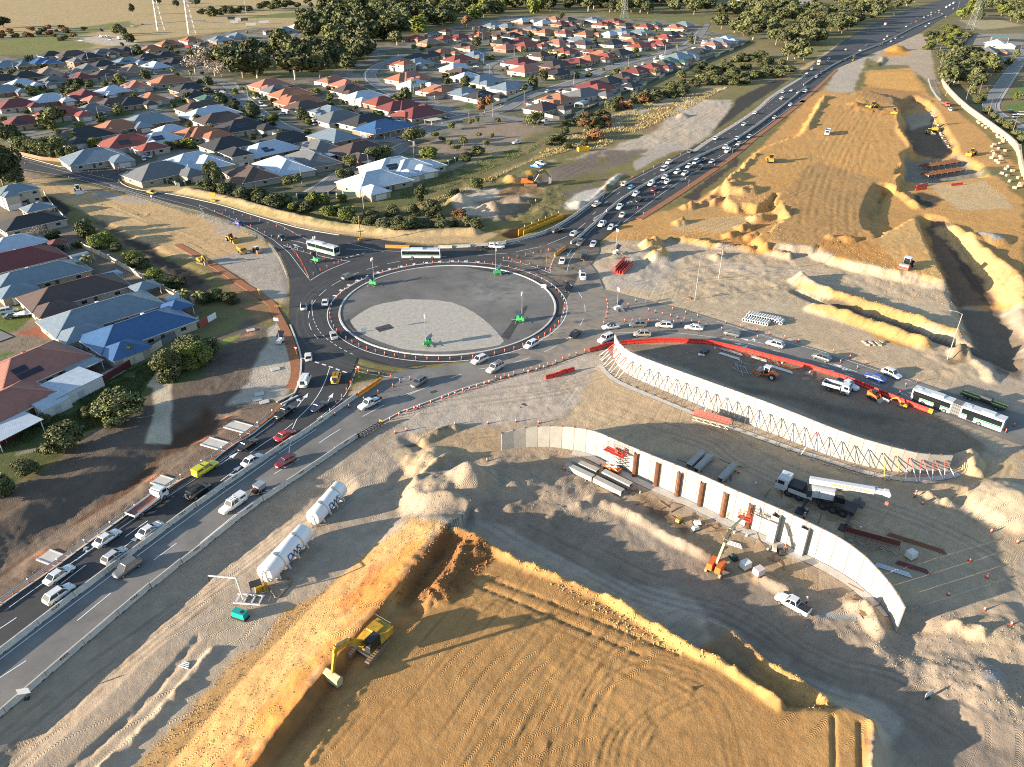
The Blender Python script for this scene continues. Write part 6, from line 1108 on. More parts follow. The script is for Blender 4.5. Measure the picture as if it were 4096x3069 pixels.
# ================================================================== BARRIERS, CONES
M_RBAR = mat('red_plastic',(.62,.035,.02),.45,var=.1,vscale=2); M_OBAR = mat('orange_plastic',(.72,.25,.02),.45,var=.1,vscale=2); M_BARC = mat('barrier_concrete',(.44,.42,.38),.85,var=.15,vscale=1.0)
def barrier_tmpl(mt,L=1.95,h=1.0):
 prof = [(-.28,0),(-.28,.25),(-.15,.45),(-.13,h),(.13,h),(.15,.45),(.28,.25),(.28,0)]
 b = B().loft([[(x,y,z) for y,z in prof] for x in (.02,L-.02)]); slots = B()
 for k in range(3): slots.box((L*(.2+.3*k),0,h-.3),(.28,.34,.12))
 return [('shell',b.m('shell',mt)),('fork_slots',slots.m('fork_slots',M_BLK)),('cap',B().cyl((L/2,0,h),(L/2,0,h+.05),.1,n=8).m('cap',M_BLK))]
T_RB,T_OB = barrier_tmpl(M_RBAR),barrier_tmpl(M_OBAR)
def brow(spec,T,lb,step=2.0,name='water_barrier',cat='barrier',z=.03,n=None):
 for i,(p,a) in enumerate(walk(smooth(PX(spec),1),step)): place(T,name,lb,cat,(p.x,p.y,z),a)
brow('22:2040,560 2212,512; 23:0,520 220,480 480,460 660,452 1000,458 1200,478 1500,540 1800,620 2212,722; 24:0,770 300,862 560,972 800,1070 1090,1180',T_RB,'red plastic water barrier in the long row round the pit'); brow('24:1120,1190 1180,1212',T_OB,'orange plastic barrier ending the long red row')
brow('22:1570,855 1660,835 1750,800 1840,775',T_RB,'red plastic water barrier in the short row of four'); brow('21:1712,1045 1900,915',T_OB,'orange plastic barrier at the head of the concrete median'); brow('11:2000,1055 2212,1062; 12:0,1062 70,1062',T_OB,'orange plastic barrier below the sand berm'); brow('12:1668,1152 1762,1085',T_OB,'orange plastic barrier at the highway median nose'); brow('13:158,1330 255,1220',T_RB,'red plastic barrier parked beside the sandy merge',2.0); brow('13:240,1345 340,1240',T_RB,'red plastic barrier parked beside the sandy merge',2.0)
for dx in (.62,1.24): brow('13:%d,%d %d,%d' % (158+dx*40,1336+dx*6,255+dx*40,1226+dx*6),T_RB,'red plastic barrier parked beside the sandy merge',2.0)
brow('13:158,1330 255,1220',T_RB,'red plastic barrier on top of the parked pair',2.0,z=1.05); brow('14:1050,410 1160,380',T_RB,'red plastic barrier in the far excavation',2); brow('14:1040,440 1150,425',T_RB,'red plastic barrier in the far excavation',2); brow('14:1420,390 1520,380',T_RB,'red plastic barrier in the far excavation',2)
def conc(spec,lb,L=6.0,txt=None,h=.95,zz=.03):
 prof = [(-.31,0),(-.31,.08),(-.17,.33),(-.11,h),(.11,h),(.17,.33),(.31,.08),(.31,0)]
 key = ('cb',L)
 if key not in MC:
  MC[key] = B().loft([[(x,y,z) for y,z in prof] for x in (.03,L-.03)]).m('barrier_body',M_BARC); b = B()
  MC[('sl',L)] = B().box((.6,0,.05),(.5,.66,.09)).m('drain_slot',M_BLK); MC[('lp',L)] = B().box((L-.05,0,h*.5),(.12,.36,h*.9),ty=.6).m('joint_pin',M_DARKMET)
 if txt and ('t',txt) not in MC: MC[('t',txt)] = text_mesh(txt,.62,M_BLK)
 pts = smooth(PX(spec),1)
 for i,(p,a) in enumerate(walk(pts,L)):
  if i == 0: continue
  r = thing('concrete_barrier',lb,'barrier',(p.x,p.y,zz),a); o = part('barrier_body',MC[key],r); part('drain_slot',MC[('sl',L)],o); part('drain_slot',MC[('sl',L)],o,(L-1.2,0,0)); part('joint_pin',MC[('lp',L)],r)
  if txt and i % 2 == 1: part('lettering',MC[('t',txt)],r,(L/2,.155,.66),(R(84),0,math.pi)); part('lettering',MC[('t',txt)],r,(L/2,-.155,.66),(R(84),0,0))
conc('40:-900,1230 0,535 700,-5; 31:0,575 850,-5; 21:800,1650 1200,1395 1700,1040','concrete median barrier segment between dark and worn carriageways',txt='RSEA'); conc('40:-900,1930 0,1150 700,545 1330,10; 31:0,1075 450,705 900,400 1450,30; 21:1450,1640 1680,1500','lettered concrete barrier segment along the sandy haul track',txt='RSEA')
conc('12:1760,1075 1900,975 2100,800 2212,695; 13:0,725 230,540 480,380 800,218 1000,108 1200,15; 03:1400,1550 1650,1395 1900,1205 2100,1045 2212,955','concrete barrier segment in the highway median'); conc('04:0,866 250,686 540,536 800,436 1000,336 1150,256 1400,155','concrete barrier segment on the far highway bend',L=12.0); conc('12:170,1060 500,1060 900,1035 1200,1000 1500,925 1700,835 1900,705 2100,555 2212,470','concrete barrier segment below the trench shoring')
# crash cushion at the end of the lettered barrier
p = P('21',1830,1420); r = thing('crash_cushion','black ribbed crash cushion with yellow nose plate','crash cushion',(p.x,p.y,.03),heading('21',1830,1420,250,-150)); 
for k in range(8): part('diaphragm',B().box((-2.8+k*.8,0,.45),(.08,.8,.9)).m('diaphragm',M_BLK),r)
for s_ in (-1,1): part('rail',B().box((0,s_*.42,.55),(6.0,.05,.3)).m('rail',M_GALV),r)
part('nose_plate',B().box((3.3,0,.6),(.12,.9,1.0)).m('nose_plate',M_YEL),r)
# guardrail
gr = smooth(PX('30:-200,1800 20,1640 600,1240 1130,862 1700,480 2200,140; 21:200,1655 430,1500 640,1350 800,1210'),1); r = thing('guardrail','pale steel guardrail beside the queue of white cars','guardrail',gr[0])
for zz,nm in ((.72,'rail'),(.42,'rail')): part(nm,B().loft([[(a.x-gr[0].x,a.y-gr[0].y,zz-.1),(a.x-gr[0].x,a.y-gr[0].y,zz+.1),(c.x-gr[0].x,c.y-gr[0].y,zz+.1),(c.x-gr[0].x,c.y-gr[0].y,zz-.1)] for a,c in zip(offset(gr,.05),offset(gr,-.05))]).m(nm,M_GALV),r)
me = B().box((0,0,.4),(.12,.16,.85)).m('post',M_GALV); mc = B().box((0,0,.12),(.16,.3,.2)).m('reflector',M_WHITE)
for i,(p,a) in enumerate(walk(gr,2.5)):
 o = part('post',me,r,(p.x-gr[0].x,p.y-gr[0].y,0),(0,0,a))
 if i % 2: part('reflector',mc,o,(0,0,.75))
# delineator posts and cones
T_DEL = [('base',B().box((0,0,.05),(.42,.42,.1),tx=.8,ty=.8).m('base',M_BLK)),('post',B().cyl((0,0,.1),(0,0,1.0),.075,.06,n=8).m('post',mat('delineator_orange',(.75,.10,.03),.5))),('band',B().cyl((0,0,.62),(0,0,.8),.082,.08,n=8).m('band',M_WHITE))]
T_CONE = [('base',B().box((0,0,.03),(.46,.46,.06)).m('base',mat('cone_base',(.35,.03,.02),.7))),('cone',B().cyl((0,0,.06),(0,0,.9),.19,.035,n=10).m('cone',mat('cone_orange',(.72,.075,.02),.5))),('band',B().cyl((0,0,.36),(0,0,.62),.142,.095,n=10).m('band',M_WHITE))]
def posts(pts,lb,T=T_DEL,name='delineator_post',cat='delineator',flat=True):
 for p in pts: place(T,name,lb,cat,(p.x,p.y,.04 if flat else zt(p.x,p.y)),random.random())
def along(spec,step): return [p for p,a in walk(smooth(PX(spec),1),step)]
posts([p for p,a in walk(arc(RR+2.7,0,360,120),2.75)][:-1],'orange delineator post on the apron round the central island')
posts(along('11:950,1045 1060,1150 1175,1390',1.9)+along('11:985,1065 1210,1135 1500,1225',3.2)+along('11:1225,1350 1380,1270 1550,1195',3.2),'orange delineator post round the triangular painted island'); posts(along('11:0,620 300,720 690,895 830,975',5)+along('11:280,665 820,825 1140,965',5),'orange delineator post along the north-west road'); posts(along('12:1115,1185 1370,1240 1610,1315',3.2)+along('12:1175,1185 1400,1140 1640,1085',3)+along('12:1610,1310 1660,1190',2),'orange delineator post round the dusty island by the give-way sign')
posts(along('21:1685,770 1620,930 1500,1100 1400,1220 1265,1330',3.0)+along('21:1690,770 1860,800 2150,865',3.0)+along('21:2080,940 1900,1020 1610,1160 1430,1270',4),'orange delineator post on the splitter area below the roundabout')
posts([P('23',*q) for q in ((70,20),(78,60),(80,100),(75,150),(65,200),(40,262),(300,65),(380,20),(490,35),(520,122),(592,140),(670,165),(758,185),(830,205),(905,220),(1050,185),(920,150),(780,112),(265,240),(345,235),(430,225),(520,238),(615,240),(790,250),(985,245),(1065,260),(1350,255),(1515,295),(1310,325),(1690,345),(1820,375),(1990,415),(2140,455),(1695,415),(1140,285),(876,255))],'orange delineator post along the east road')
posts([P('24',*q) for q in ((150,565),(330,630),(230,680),(500,690),(410,745),(930,935),(865,1018),(1055,890),(1035,1062),(1225,1135),(1412,1215),(1592,1280),(1790,1350),(2010,1432),(2100,1365))],'orange delineator post beside the articulated bus lane')
posts([P('22',*q) for q in ((1,890),(105,860),(1030,855),(1125,830),(1230,805),(1335,785),(1415,760),(1505,735),(1595,710),(1680,680),(1755,650),(1825,620),(1900,595),(1993,565))],'orange delineator post between the cones below the roundabout')
posts([P('22',*q) for q in ((80,1205),(155,1180),(190,1168),(213,1150),(333,1112),(455,1070),(528,1040),(595,1018),(680,985),(750,965),(830,938),(910,910),(963,895),(1090,855),(1176,830),(1384,783),(1471,760),(1551,735),(1650,700))]+[P('21',*q) for q in ((2050,1295),(2150,1245))],'orange and white traffic cone in the long line below the roundabout',T_CONE,'traffic_cone','cone')
posts([P('22',*q) for q in ((70,1412),(592,1348),(946,1335),(1249,1318),(1495,1332))]+[P('21',2103,1440)],'orange and white traffic cone along the edge of the worked ground',T_CONE,'traffic_cone','cone')
posts([gpt('34',*q,it=2) for q in ((1115,585),(365,620),(1855,885),(2135,1005),(1625,1200),(1810,1380),(1395,1568))]+[gpt('44',*q,it=2) for q in ((912,175),(1045,248))],'orange and white traffic cone around the crane pad',T_CONE,'traffic_cone','cone',flat=False); posts([gpt('32',*q,it=2) for q in ((940,118),(1772,212),(2165,168))]+[gpt('33',*q,it=2) for q in ((1495,248),(8,165))],'orange and white traffic cone near the precast beams',T_CONE,'traffic_cone','cone',flat=False)
posts([P('03',*q) for q in ((1090,1565),(1150,1527),(1290,1447),(1350,1412),(1410,1375),(1460,1342),(1510,1308),(1560,1276),(1605,1243),(1650,1212),(1695,1178),(1735,1150),(1775,1122),(1815,1094))]+[P('13',*q) for q in ((405,637),(470,700),(590,497),(920,326),(1235,172),(575,197),(470,247),(345,306),(225,362),(680,156),(865,62))],'orange post along the edge of the highway',T_DEL)
posts([P('10',*q) for q in ((270,155),(580,165),(630,185),(735,210),(785,220),(845,220),(910,220),(890,250),(925,255),(960,248),(990,262),(1000,245),(1060,245),(1115,238),(1175,230),(1230,222),(1285,212),(1340,205),(1390,192),(1245,265),(1285,250),(1330,235),(1380,218),(1110,292),(1170,298),(540,280),(600,290),(745,305),(850,330),(955,355))],'pink and white delineator post around the sealed triangle',T_DEL)
# ================================================================== LIGHT TOWERS, POLES, SIGNS
def tower(t_,x,y,rz,lb,mt,H=7.8,pan=True):
 p = gpt(t_,x,y,it=2); p.z = max(p.z,.05); r = thing('light_tower',lb,'light tower',p,rz)
 part('trailer_body',B().box((0,0,.85),(2.2,1.1,.8),tx=.95,ty=.9).m('trailer_body',mt),r); part('tool_box',B().box((.6,0,1.5),(.7,.8,.55)).m('tool_box',mt),r); part('drawbar',B().bar((1.1,0,.5),(2.5,0,.45),.12).m('drawbar',M_GALV),r); wheels(r,(0,),.7,.34,.22)
 for sx in (-1,1):
  for sy in (-1,1): part('outrigger',B().bar((sx*.8,sy*.4,.5),(sx*1.0,sy*1.5,.5),.09).bar((sx*1.0,sy*1.5,.55),(sx*1.0,sy*1.5,0),.08).m('outrigger',M_GALV),r)
 m_ = part('mast',B().cyl((-.4,0,1.0),(-.4,0,H*.5),.1,n=8).cyl((-.4,0,H*.5),(-.4,0,H),.06,n=8).m('mast',M_GALV),r)
 for sx in (-1,1):
  for sz in (0,.45): part('lamp',B().box((-.4+.1,sx*.35,H+sz),(.16,.5,.36)).m('lamp',M_HEAD),m_)
 if pan: part('solar_panel',B().box((0,0,0),(1.9,1.7,.06)).m('solar_panel',M_PV),r,(.5,0,2.35),(0,R(-38),0)); part('panel_stand',B().bar((.5,0,1.2),(.5,0,2.35),.12).m('panel_stand',mt),r)
G1 = M_GRNP
tower('11',1262,1215,2.6,'green solar light tower on the triangular painted island',G1); tower('11',1872,1465,2.8,'green light tower at the north-west edge of the central island',G1); tower('12',1050,1350,.1,'green light tower at the far edge of the central island',G1); tower('22',300,500,.3,'green light tower on the pale infill of the central island',G1); tower('22',1300,240,2.9,'green light tower on the right side of the central island',G1)
tower('13',178,1125,.6,'white light tower on the sandy merge',M_WTRK); tower('21',872,470,1.4,'white camera tower with two solar panels on the gravel verge',M_WTRK,6.5); tower('23',195,120,.4,'white and yellow light tower by the east road posts',M_WTRK,6.0)
p = P('11',1738,985); r = thing('camera_mast','tall yellow camera mast trailer at the foot of the sand berm','camera mast',(p.x,p.y,.04),.4); part('trailer_body',B().box((0,0,.7),(1.8,1.0,.6)).m('trailer_body',M_YEL),r); part('mast',B().box((0,0,4.5),(.28,.28,7.4)).m('mast',M_YEL),r); part('solar_panel',B().box((.2,0,3.4),(2.0,1.0,.06)).m('solar_panel',M_PV),r); part('camera',B().box((0,0,8.4),(.3,.3,.4)).m('camera',M_WTRK),r); part('drawbar',B().bar((-.9,0,.5),(-2.4,0,.45),.12).m('drawbar',M_GALV),r); wheels(r,(0,),.65,.32,.2)
def pole(t_,x,y,H,lb,arm=2.2,rz=0.0,mt=None,name='street_light',dbl=False,pw=False):
 p = gpt(t_,x,y,it=2); r = thing(name,lb,'street light' if not pw else 'power pole',p,rz); part('pole',B().cyl((0,0,0),(0,0,H),.14 if not pw else .2,.08,n=8).m('pole',mt or M_GALV),r)
 if pw:
  part('crossarm',B().box((0,0,H-.6),(2.6,.14,.16)).m('crossarm',M_TIMB),r); part('crossarm',B().box((0,0,H-2.2),(1.6,.14,.14)).m('crossarm',M_TIMB),r)
  for sx in (-1.1,-.4,.4,1.1): part('insulator',B().cyl((sx,0,H-.52),(sx,0,H-.28),.06,n=6).m('insulator',M_BLK),r)
 else:
  for s_ in ((1,-1) if dbl else (1,)): a = part('arm',B().tube([(0,0,H-.05),(s_*arm*.5,0,H+.28),(s_*arm,0,H+.32)],.05).m('arm',mt or M_GALV),r); part('lamp_head',B().box((s_*(arm+.3),0,H+.32),(.75,.3,.14),tx=.8).m('lamp_head',M_GALV),a)
pole('13',1025,1618,12,'tall steel light pole with bent arm on the rutted sand',rz=1.0); pole('13',1280,1392,9.6,'steel light pole with flat head behind the bent one',rz=.3,arm=1.2,dbl=True); pole('24',1385,642,12,'leaning steel light pole between the spoil berms',rz=2.6); pole('11',1768,640,11,'thin light pole with orange base in the grassy drain',rz=1.5); pole('11',1825,225,7,'white street light at the cul-de-sac bend',rz=2.8); pole('11',1100,370,7,'white street light beside the pale blue roof',rz=.3)
SL = 'white curved street light along the estate street'
for t_,x,y in (('02',1000,1315),('02',1340,1115),('02',1875,915),('02',970,820),('02',900,685),('02',1232,610),('02',835,1160),('02',890,440),('03',305,730),('03',700,585),('03',1020,475),('01',525,1080),('01',1795,905),('01',1905,1565),('01',2130,1020),('01',1930,640),('00',1075,1300),('00',1165,920),('00',955,670),('00',1430,600),('00',160,790),('00',2140,500),('12',150,90),('01',1132,530)): pole(t_,x,y,7.5,SL,rz=random.choice((.3,2.5,1.2)))
for t_,x,y in (('04',1845,880),('04',1760,945),('04',1850,1150),('04',2090,1325),('04',2160,540)): pole(t_,x,y,9.5,'timber power pole beside the tree lined street',pw=True,name='power_pole',mt=M_TIMB,rz=.9)
for t_,x,y in (('04',1285,415),('04',1340,480),('04',1370,540),('04',1370,720),('04',1385,620),('04',1410,830),('04',1435,950),('04',1628,1015)): pole(t_,x,y,8,'grey light pole along the service track by the block wall',rz=.8)
pole('00',400,405,14,'tall timber power pole at the paddock edge',pw=True,name='power_pole',mt=M_TIMB); pole('01',500,150,17,'tall white field light pole beside the playing field',dbl=True,arm=.8); pole('04',1548,120,16,'tall white light pole beside the far highway',arm=1.5)
# lattice pylons
def pylon(t_,x,y,H,rz,lb):
 p = P(t_,x,y); r = thing('transmission_tower',lb,'pylon',p,rz); w0,w1 = H*.085,H*.018; lv = [i/9 for i in range(10)]
 def c(sx,sy,f): w = w0+(w1-w0)*f**.8; return Vector((sx*w,sy*w,f*H))
 for sx in (-1,1):
  for sy in (-1,1): part('leg',B().tube([c(sx,sy,f) for f in lv],.16,4).m('leg',M_GALV),r)
 for k in range(9):
  b = B()
  for (a,d) in (((-1,-1),(1,-1)),((1,-1),(1,1)),((1,1),(-1,1)),((-1,1),(-1,-1))): b.cyl(c(*a,lv[k]),c(*d,lv[k+1]),.085,n=4); b.cyl(c(*d,lv[k]),c(*a,lv[k+1]),.085,n=4); b.cyl(c(*a,lv[k+1]),c(*d,lv[k+1]),.08,n=4)
  o = part('bracing',b.m('bracing',M_GALV),r); o['kind'] = 'stuff'
 for f,w in ((.72,.17),(.84,.14),(.95,.11)): part('crossarm',B().bar((-w*H,0,f*H),(w*H,0,f*H),.3,.5).bar((-w*H,0,f*H),(0,0,f*H+1.6),.15).bar((w*H,0,f*H),(0,0,f*H+1.6),.15).m('crossarm',M_GALV),r)
 return p
pylon('00',1735,330,48,.5,'steel lattice pylon beside the gravel yard'); pylon('00',2070,365,46,.5,'slender steel lattice pylon next to the orange roofs'); pylon('03',262,195,46,.5,'steel lattice pylon behind the red roofed row'); pylon('04',1698,300,58,.4,'big steel lattice pylon above the street houses')
b = B(); pa = P('03',262,195); pb = P('04',1698,300); pa.z = 39; pb.z = 44
def wire(a,c,lb,sag=6):
 pts = [a.lerp(c,i/16)-Vector((0,0,sag*4*(i/16)*(1-i/16))) for i in range(17)]; solo('power_line',B().tube([q-pts[0] for q in pts],.05,4).m('power_line',M_DARKMET),lb,'cable',pts[0])
for k,dz in enumerate((-3,0,3)): wire(pa+Vector((dz*1.5,0,dz)),pb+Vector((dz*1.5,0,dz)),('lowest','middle','topmost')[k]+' power cable strung between the far pylons')
# signs
def sign(t_,x,y,lb,kind,H=1.9,rz=0.0):
 p = gpt(t_,x,y,it=2); r = thing('road_sign',lb,'sign',p,rz); yel = kind in ('yel','chev')
 part('post',B().cyl((0,.05,0),(0,.05,H),.05,n=6).m('post',M_YEL if kind in ('giveway','yel') else M_GALV),r); part('foot',B().box((0,.05,.06),(.6,.5,.12)).m('foot',M_YEL if kind == 'giveway' else M_BLK),r)
 if kind == 'giveway': part('plate',B().add([(-.5,0,H+.75),(.5,0,H+.75),(0,0,H-.1),(-.5,.02,H+.75),(.5,.02,H+.75),(0,.02,H-.1)],[(0,2,1),(3,4,5),(0,1,4,3),(1,2,5,4),(2,0,3,5)]).m('plate',mat('sign_red',(.55,.02,.02),.4)),r); part('face',B().add([(-.33,-.01,H+.65),(.33,-.01,H+.65),(0,-.01,H+.1)],[(0,2,1)]).m('face',M_WHITE),r)
 elif kind == 'yel': part('plate',B().add([(0,0,H-.1),(.5,0,H+.4),(0,0,H+.9),(-.5,0,H+.4)],[(0,1,2,3)]).m('plate',M_YEL),r)
 elif kind == 'chev':
  part('plate',B().box((0,0,H),(1.8,.05,.5)).m('plate',M_YEL),r)
  for k in range(4): part('chevron',B().add([(-.75+k*.4,-.04,H-.22),(-.6+k*.4,-.04,H-.22),(-.42+k*.4,-.04,H),(-.6+k*.4,-.04,H+.22),(-.75+k*.4,-.04,H+.22),(-.57+k*.4,-.04,H)],[(0,1,2,5),(5,2,3,4)]).m('chevron',M_BLK),r)
 elif kind == 'board': part('plate',B().box((0,0,H),(1.5,.05,1.0)).m('plate',M_WHITE),r)
 elif kind == 'vms': part('plate',B().box((0,0,H),(2.6,.2,1.6)).m('plate',M_YEL),r); part('base',B().box((0,.1,.5),(2.0,1.4,.5)).m('base',M_YEL),r)
 elif kind == 'dia': part('plate',B().add([(0,0,H-.1),(.45,0,H+.4),(0,0,H+.9),(-.45,0,H+.4)],[(0,1,2,3)]).m('plate',M_WHITE),r)
sign('21',1048,625,'give-way sign on yellow post at the red path','giveway',2.2,-.3); sign('21',1718,835,'give-way sign on yellow post at the splitter area','giveway',2.2,-.3); sign('12',1580,1235,'give-way sign on orange post facing the merge','giveway',2.4,.6); sign('02',1082,1180,'give-way sign at the small street roundabout','giveway',2.2,.2); sign('02',742,1280,'give-way sign left of the autumn tree','giveway',2.2,.2); sign('11',650,1615,'yellow diamond warning sign beside the red path','yel',2.6,-.2); sign('21',845,100,'black and yellow chevron board on the red path','chev',1.0,.0); sign('40',270,985,'small white board on legs behind the lettered barrier','board',1.6,.2); sign('03',940,1640,'white diamond sign at the highway edge','dia',2.4,.4); sign('13',955,395,'white square sign on the highway verge','dia',2.0,.4); sign('13',1425,55,'white round sign beside the gold bank','dia',2.4,.4); sign('04',525,600,'big yellow message board trailer beside the highway','vms',3.4,.5); sign('04',925,175,'white board sign beside the new wide asphalt','board',2.5,.3); sign('44',630,610,'low white folding sign on the haul road','board',.9,.5); sign('21',1770,350,'white arrow board on yellow legs on the island','board',.9,.4); sign('10',1645,565,'pale diamond sign at the mesh fence','dia',2.0,-.3); sign('10',1515,420,'small white sign on a post by the kerb','board',1.9,-.2); sign('11',150,560,'yellow solar sign trailer on the north-west verge','vms',2.8,-.2); sign('12',1550,1500,'long white arrow board beside the island kerb','board',.9,-.3)
sign('04',920,160,'white roadside notice beside the far asphalt','board',3,.3)
# eye-shaped hazard marker on the triangular island
# temporary mesh fence
def meshfence(spec,lb):
 pts = PX(spec); seg = walk(pts,2.4); o0 = seg[0][0]; r = thing('mesh_fence',lb,'fence',(o0.x,o0.y,0))
 if 'mf' not in MC:
  b = B()
  for a,c in (((0,0,.15),(2.35,0,.15)),((0,0,1.9),(2.35,0,1.9)),((0,0,.05),(0,0,2.0)),((2.35,0,.05),(2.35,0,2.0)),((1.17,0,.15),(1.17,0,1.9))): b.cyl(a,c,.03,n=4)
  MC['mf'] = b.m('panel_frame',M_GALV); b = B()
  for k in range(1,12): b.cyl((k*.196,0,.15),(k*.196,0,1.9),.007,n=3)
  for k in range(1,6): b.cyl((0,0,.15+k*.29),(2.35,0,.15+k*.29),.007,n=3)
  MC['mw'] = b.m('wire_mesh',M_GALV); MC['mb'] = B().box((0,0,.07),(.6,.22,.14)).m('foot_block',M_YEL)
 for i in range(len(seg)-1):
  p = seg[i][0]; a = math.atan2(seg[i+1][0].y-p.y,seg[i+1][0].x-p.x); zz = max(zt(p.x,p.y),0); o = part('panel_frame',MC['mf'],r,(p.x-o0.x,p.y-o0.y,zz),(0,0,a)); w = part('wire_mesh',MC['mw'],o); w['kind'] = 'stuff'; part('foot_block',MC['mb'],r,(p.x-o0.x,p.y-o0.y,zz),(0,0,a+1.57))
meshfence('10:1200,430 1560,540 1900,650 2212,730; 11:0,730 250,800','temporary steel mesh fence along the sandy verge of the north-west road'); meshfence('11:440,880 600,940 720,1020','short temporary mesh fence by the yellow road machines'); meshfence('11:750,1060 840,1170 900,1290 945,1400','temporary mesh fence curving past the pale base course')
# drain aprons, pit lids
def apron(i,lb):
 t_,x,y,L,w = APR[i]; p = P(t_,x,y); r = thing('drain_apron',lb,'drain',(p.x,p.y,-.04),R(-23)); part('slab',B().box((0,0,.0),(L,w,.12)).m('slab',M_CONC),r)
 for s_ in (-1,1): part('side_wall',B().box((0,s_*(w/2+.12),.04),(L,.22,.26)).m('side_wall',M_CONC),r)
for i,lb in enumerate(('pale concrete drain apron across the rail from two queued sedans','pale concrete drain apron near the flatbed truck','pale concrete drain apron, upper of the close pair','pale concrete drain apron, lower of the close pair')): apron(i,lb)
p = P('21',945,1075); r = thing('drain_pit','open concrete side-entry pit at the kerb','drain',(p.x,p.y,.05),R(52)); 
for s_ in (-1,1): part('pit_wall',B().box((0,s_*.75,.15),(4.5,.35,.3)).m('pit_wall',M_CONC),r)
part('pit_opening',B().box((0,0,.04),(4.3,1.15,.04)).m('pit_opening',M_BLK),r)
for t_,x,y,q in (('21',640,1020,'first'),('21',618,1078,'second'),('21',695,1105,'third'),('21',815,750,'lone'),('21',550,330,'large')): p = gpt(t_,x,y,it=2); solo('precast_lid',B().box((0,0,.12),(2.0,1.5,.16)).m('precast_lid',M_CONC),'%s pale concrete pit lid lying on the gravel verge' % q,'pit lid',p,.5)
# bundled concrete pipes
pt = B(); n_ = 14
pt.loft([[(x,math.cos(2*math.pi*k/n_)*r_,.42+math.sin(2*math.pi*k/n_)*r_) for k in range(n_)] for x,r_ in ((-1.2,.40),(.95,.40),(.98,.48),(1.25,.48),(1.25,.36),(-1.2,.32))],caps=False); PIPE = pt.m('pipe',mat('pipe_concrete',(.52,.51,.49),.8,var=.08),smooth=True)
for k in range(10): p = P('23',1565+k*27,215+k*5.5); solo('concrete_pipe',PIPE,'grey concrete pipe in the front row of the stack','pipe',(p.x,p.y,.03),heading('23',1600,200,-60,60))
for k in range(13):
 p = P('23',1610+k*27,165+k*5.5); solo('concrete_pipe',PIPE,'grey concrete pipe in the back row of the stack','pipe',(p.x,p.y,.03),heading('23',1600,200,-60,60))
for k in range(3): p = P('23',1905+k*28,240+k*6); solo('concrete_pipe',PIPE,'grey concrete pipe at the loose end of the stack','pipe',(p.x,p.y,.03),heading('23',1600,200,-60,60))
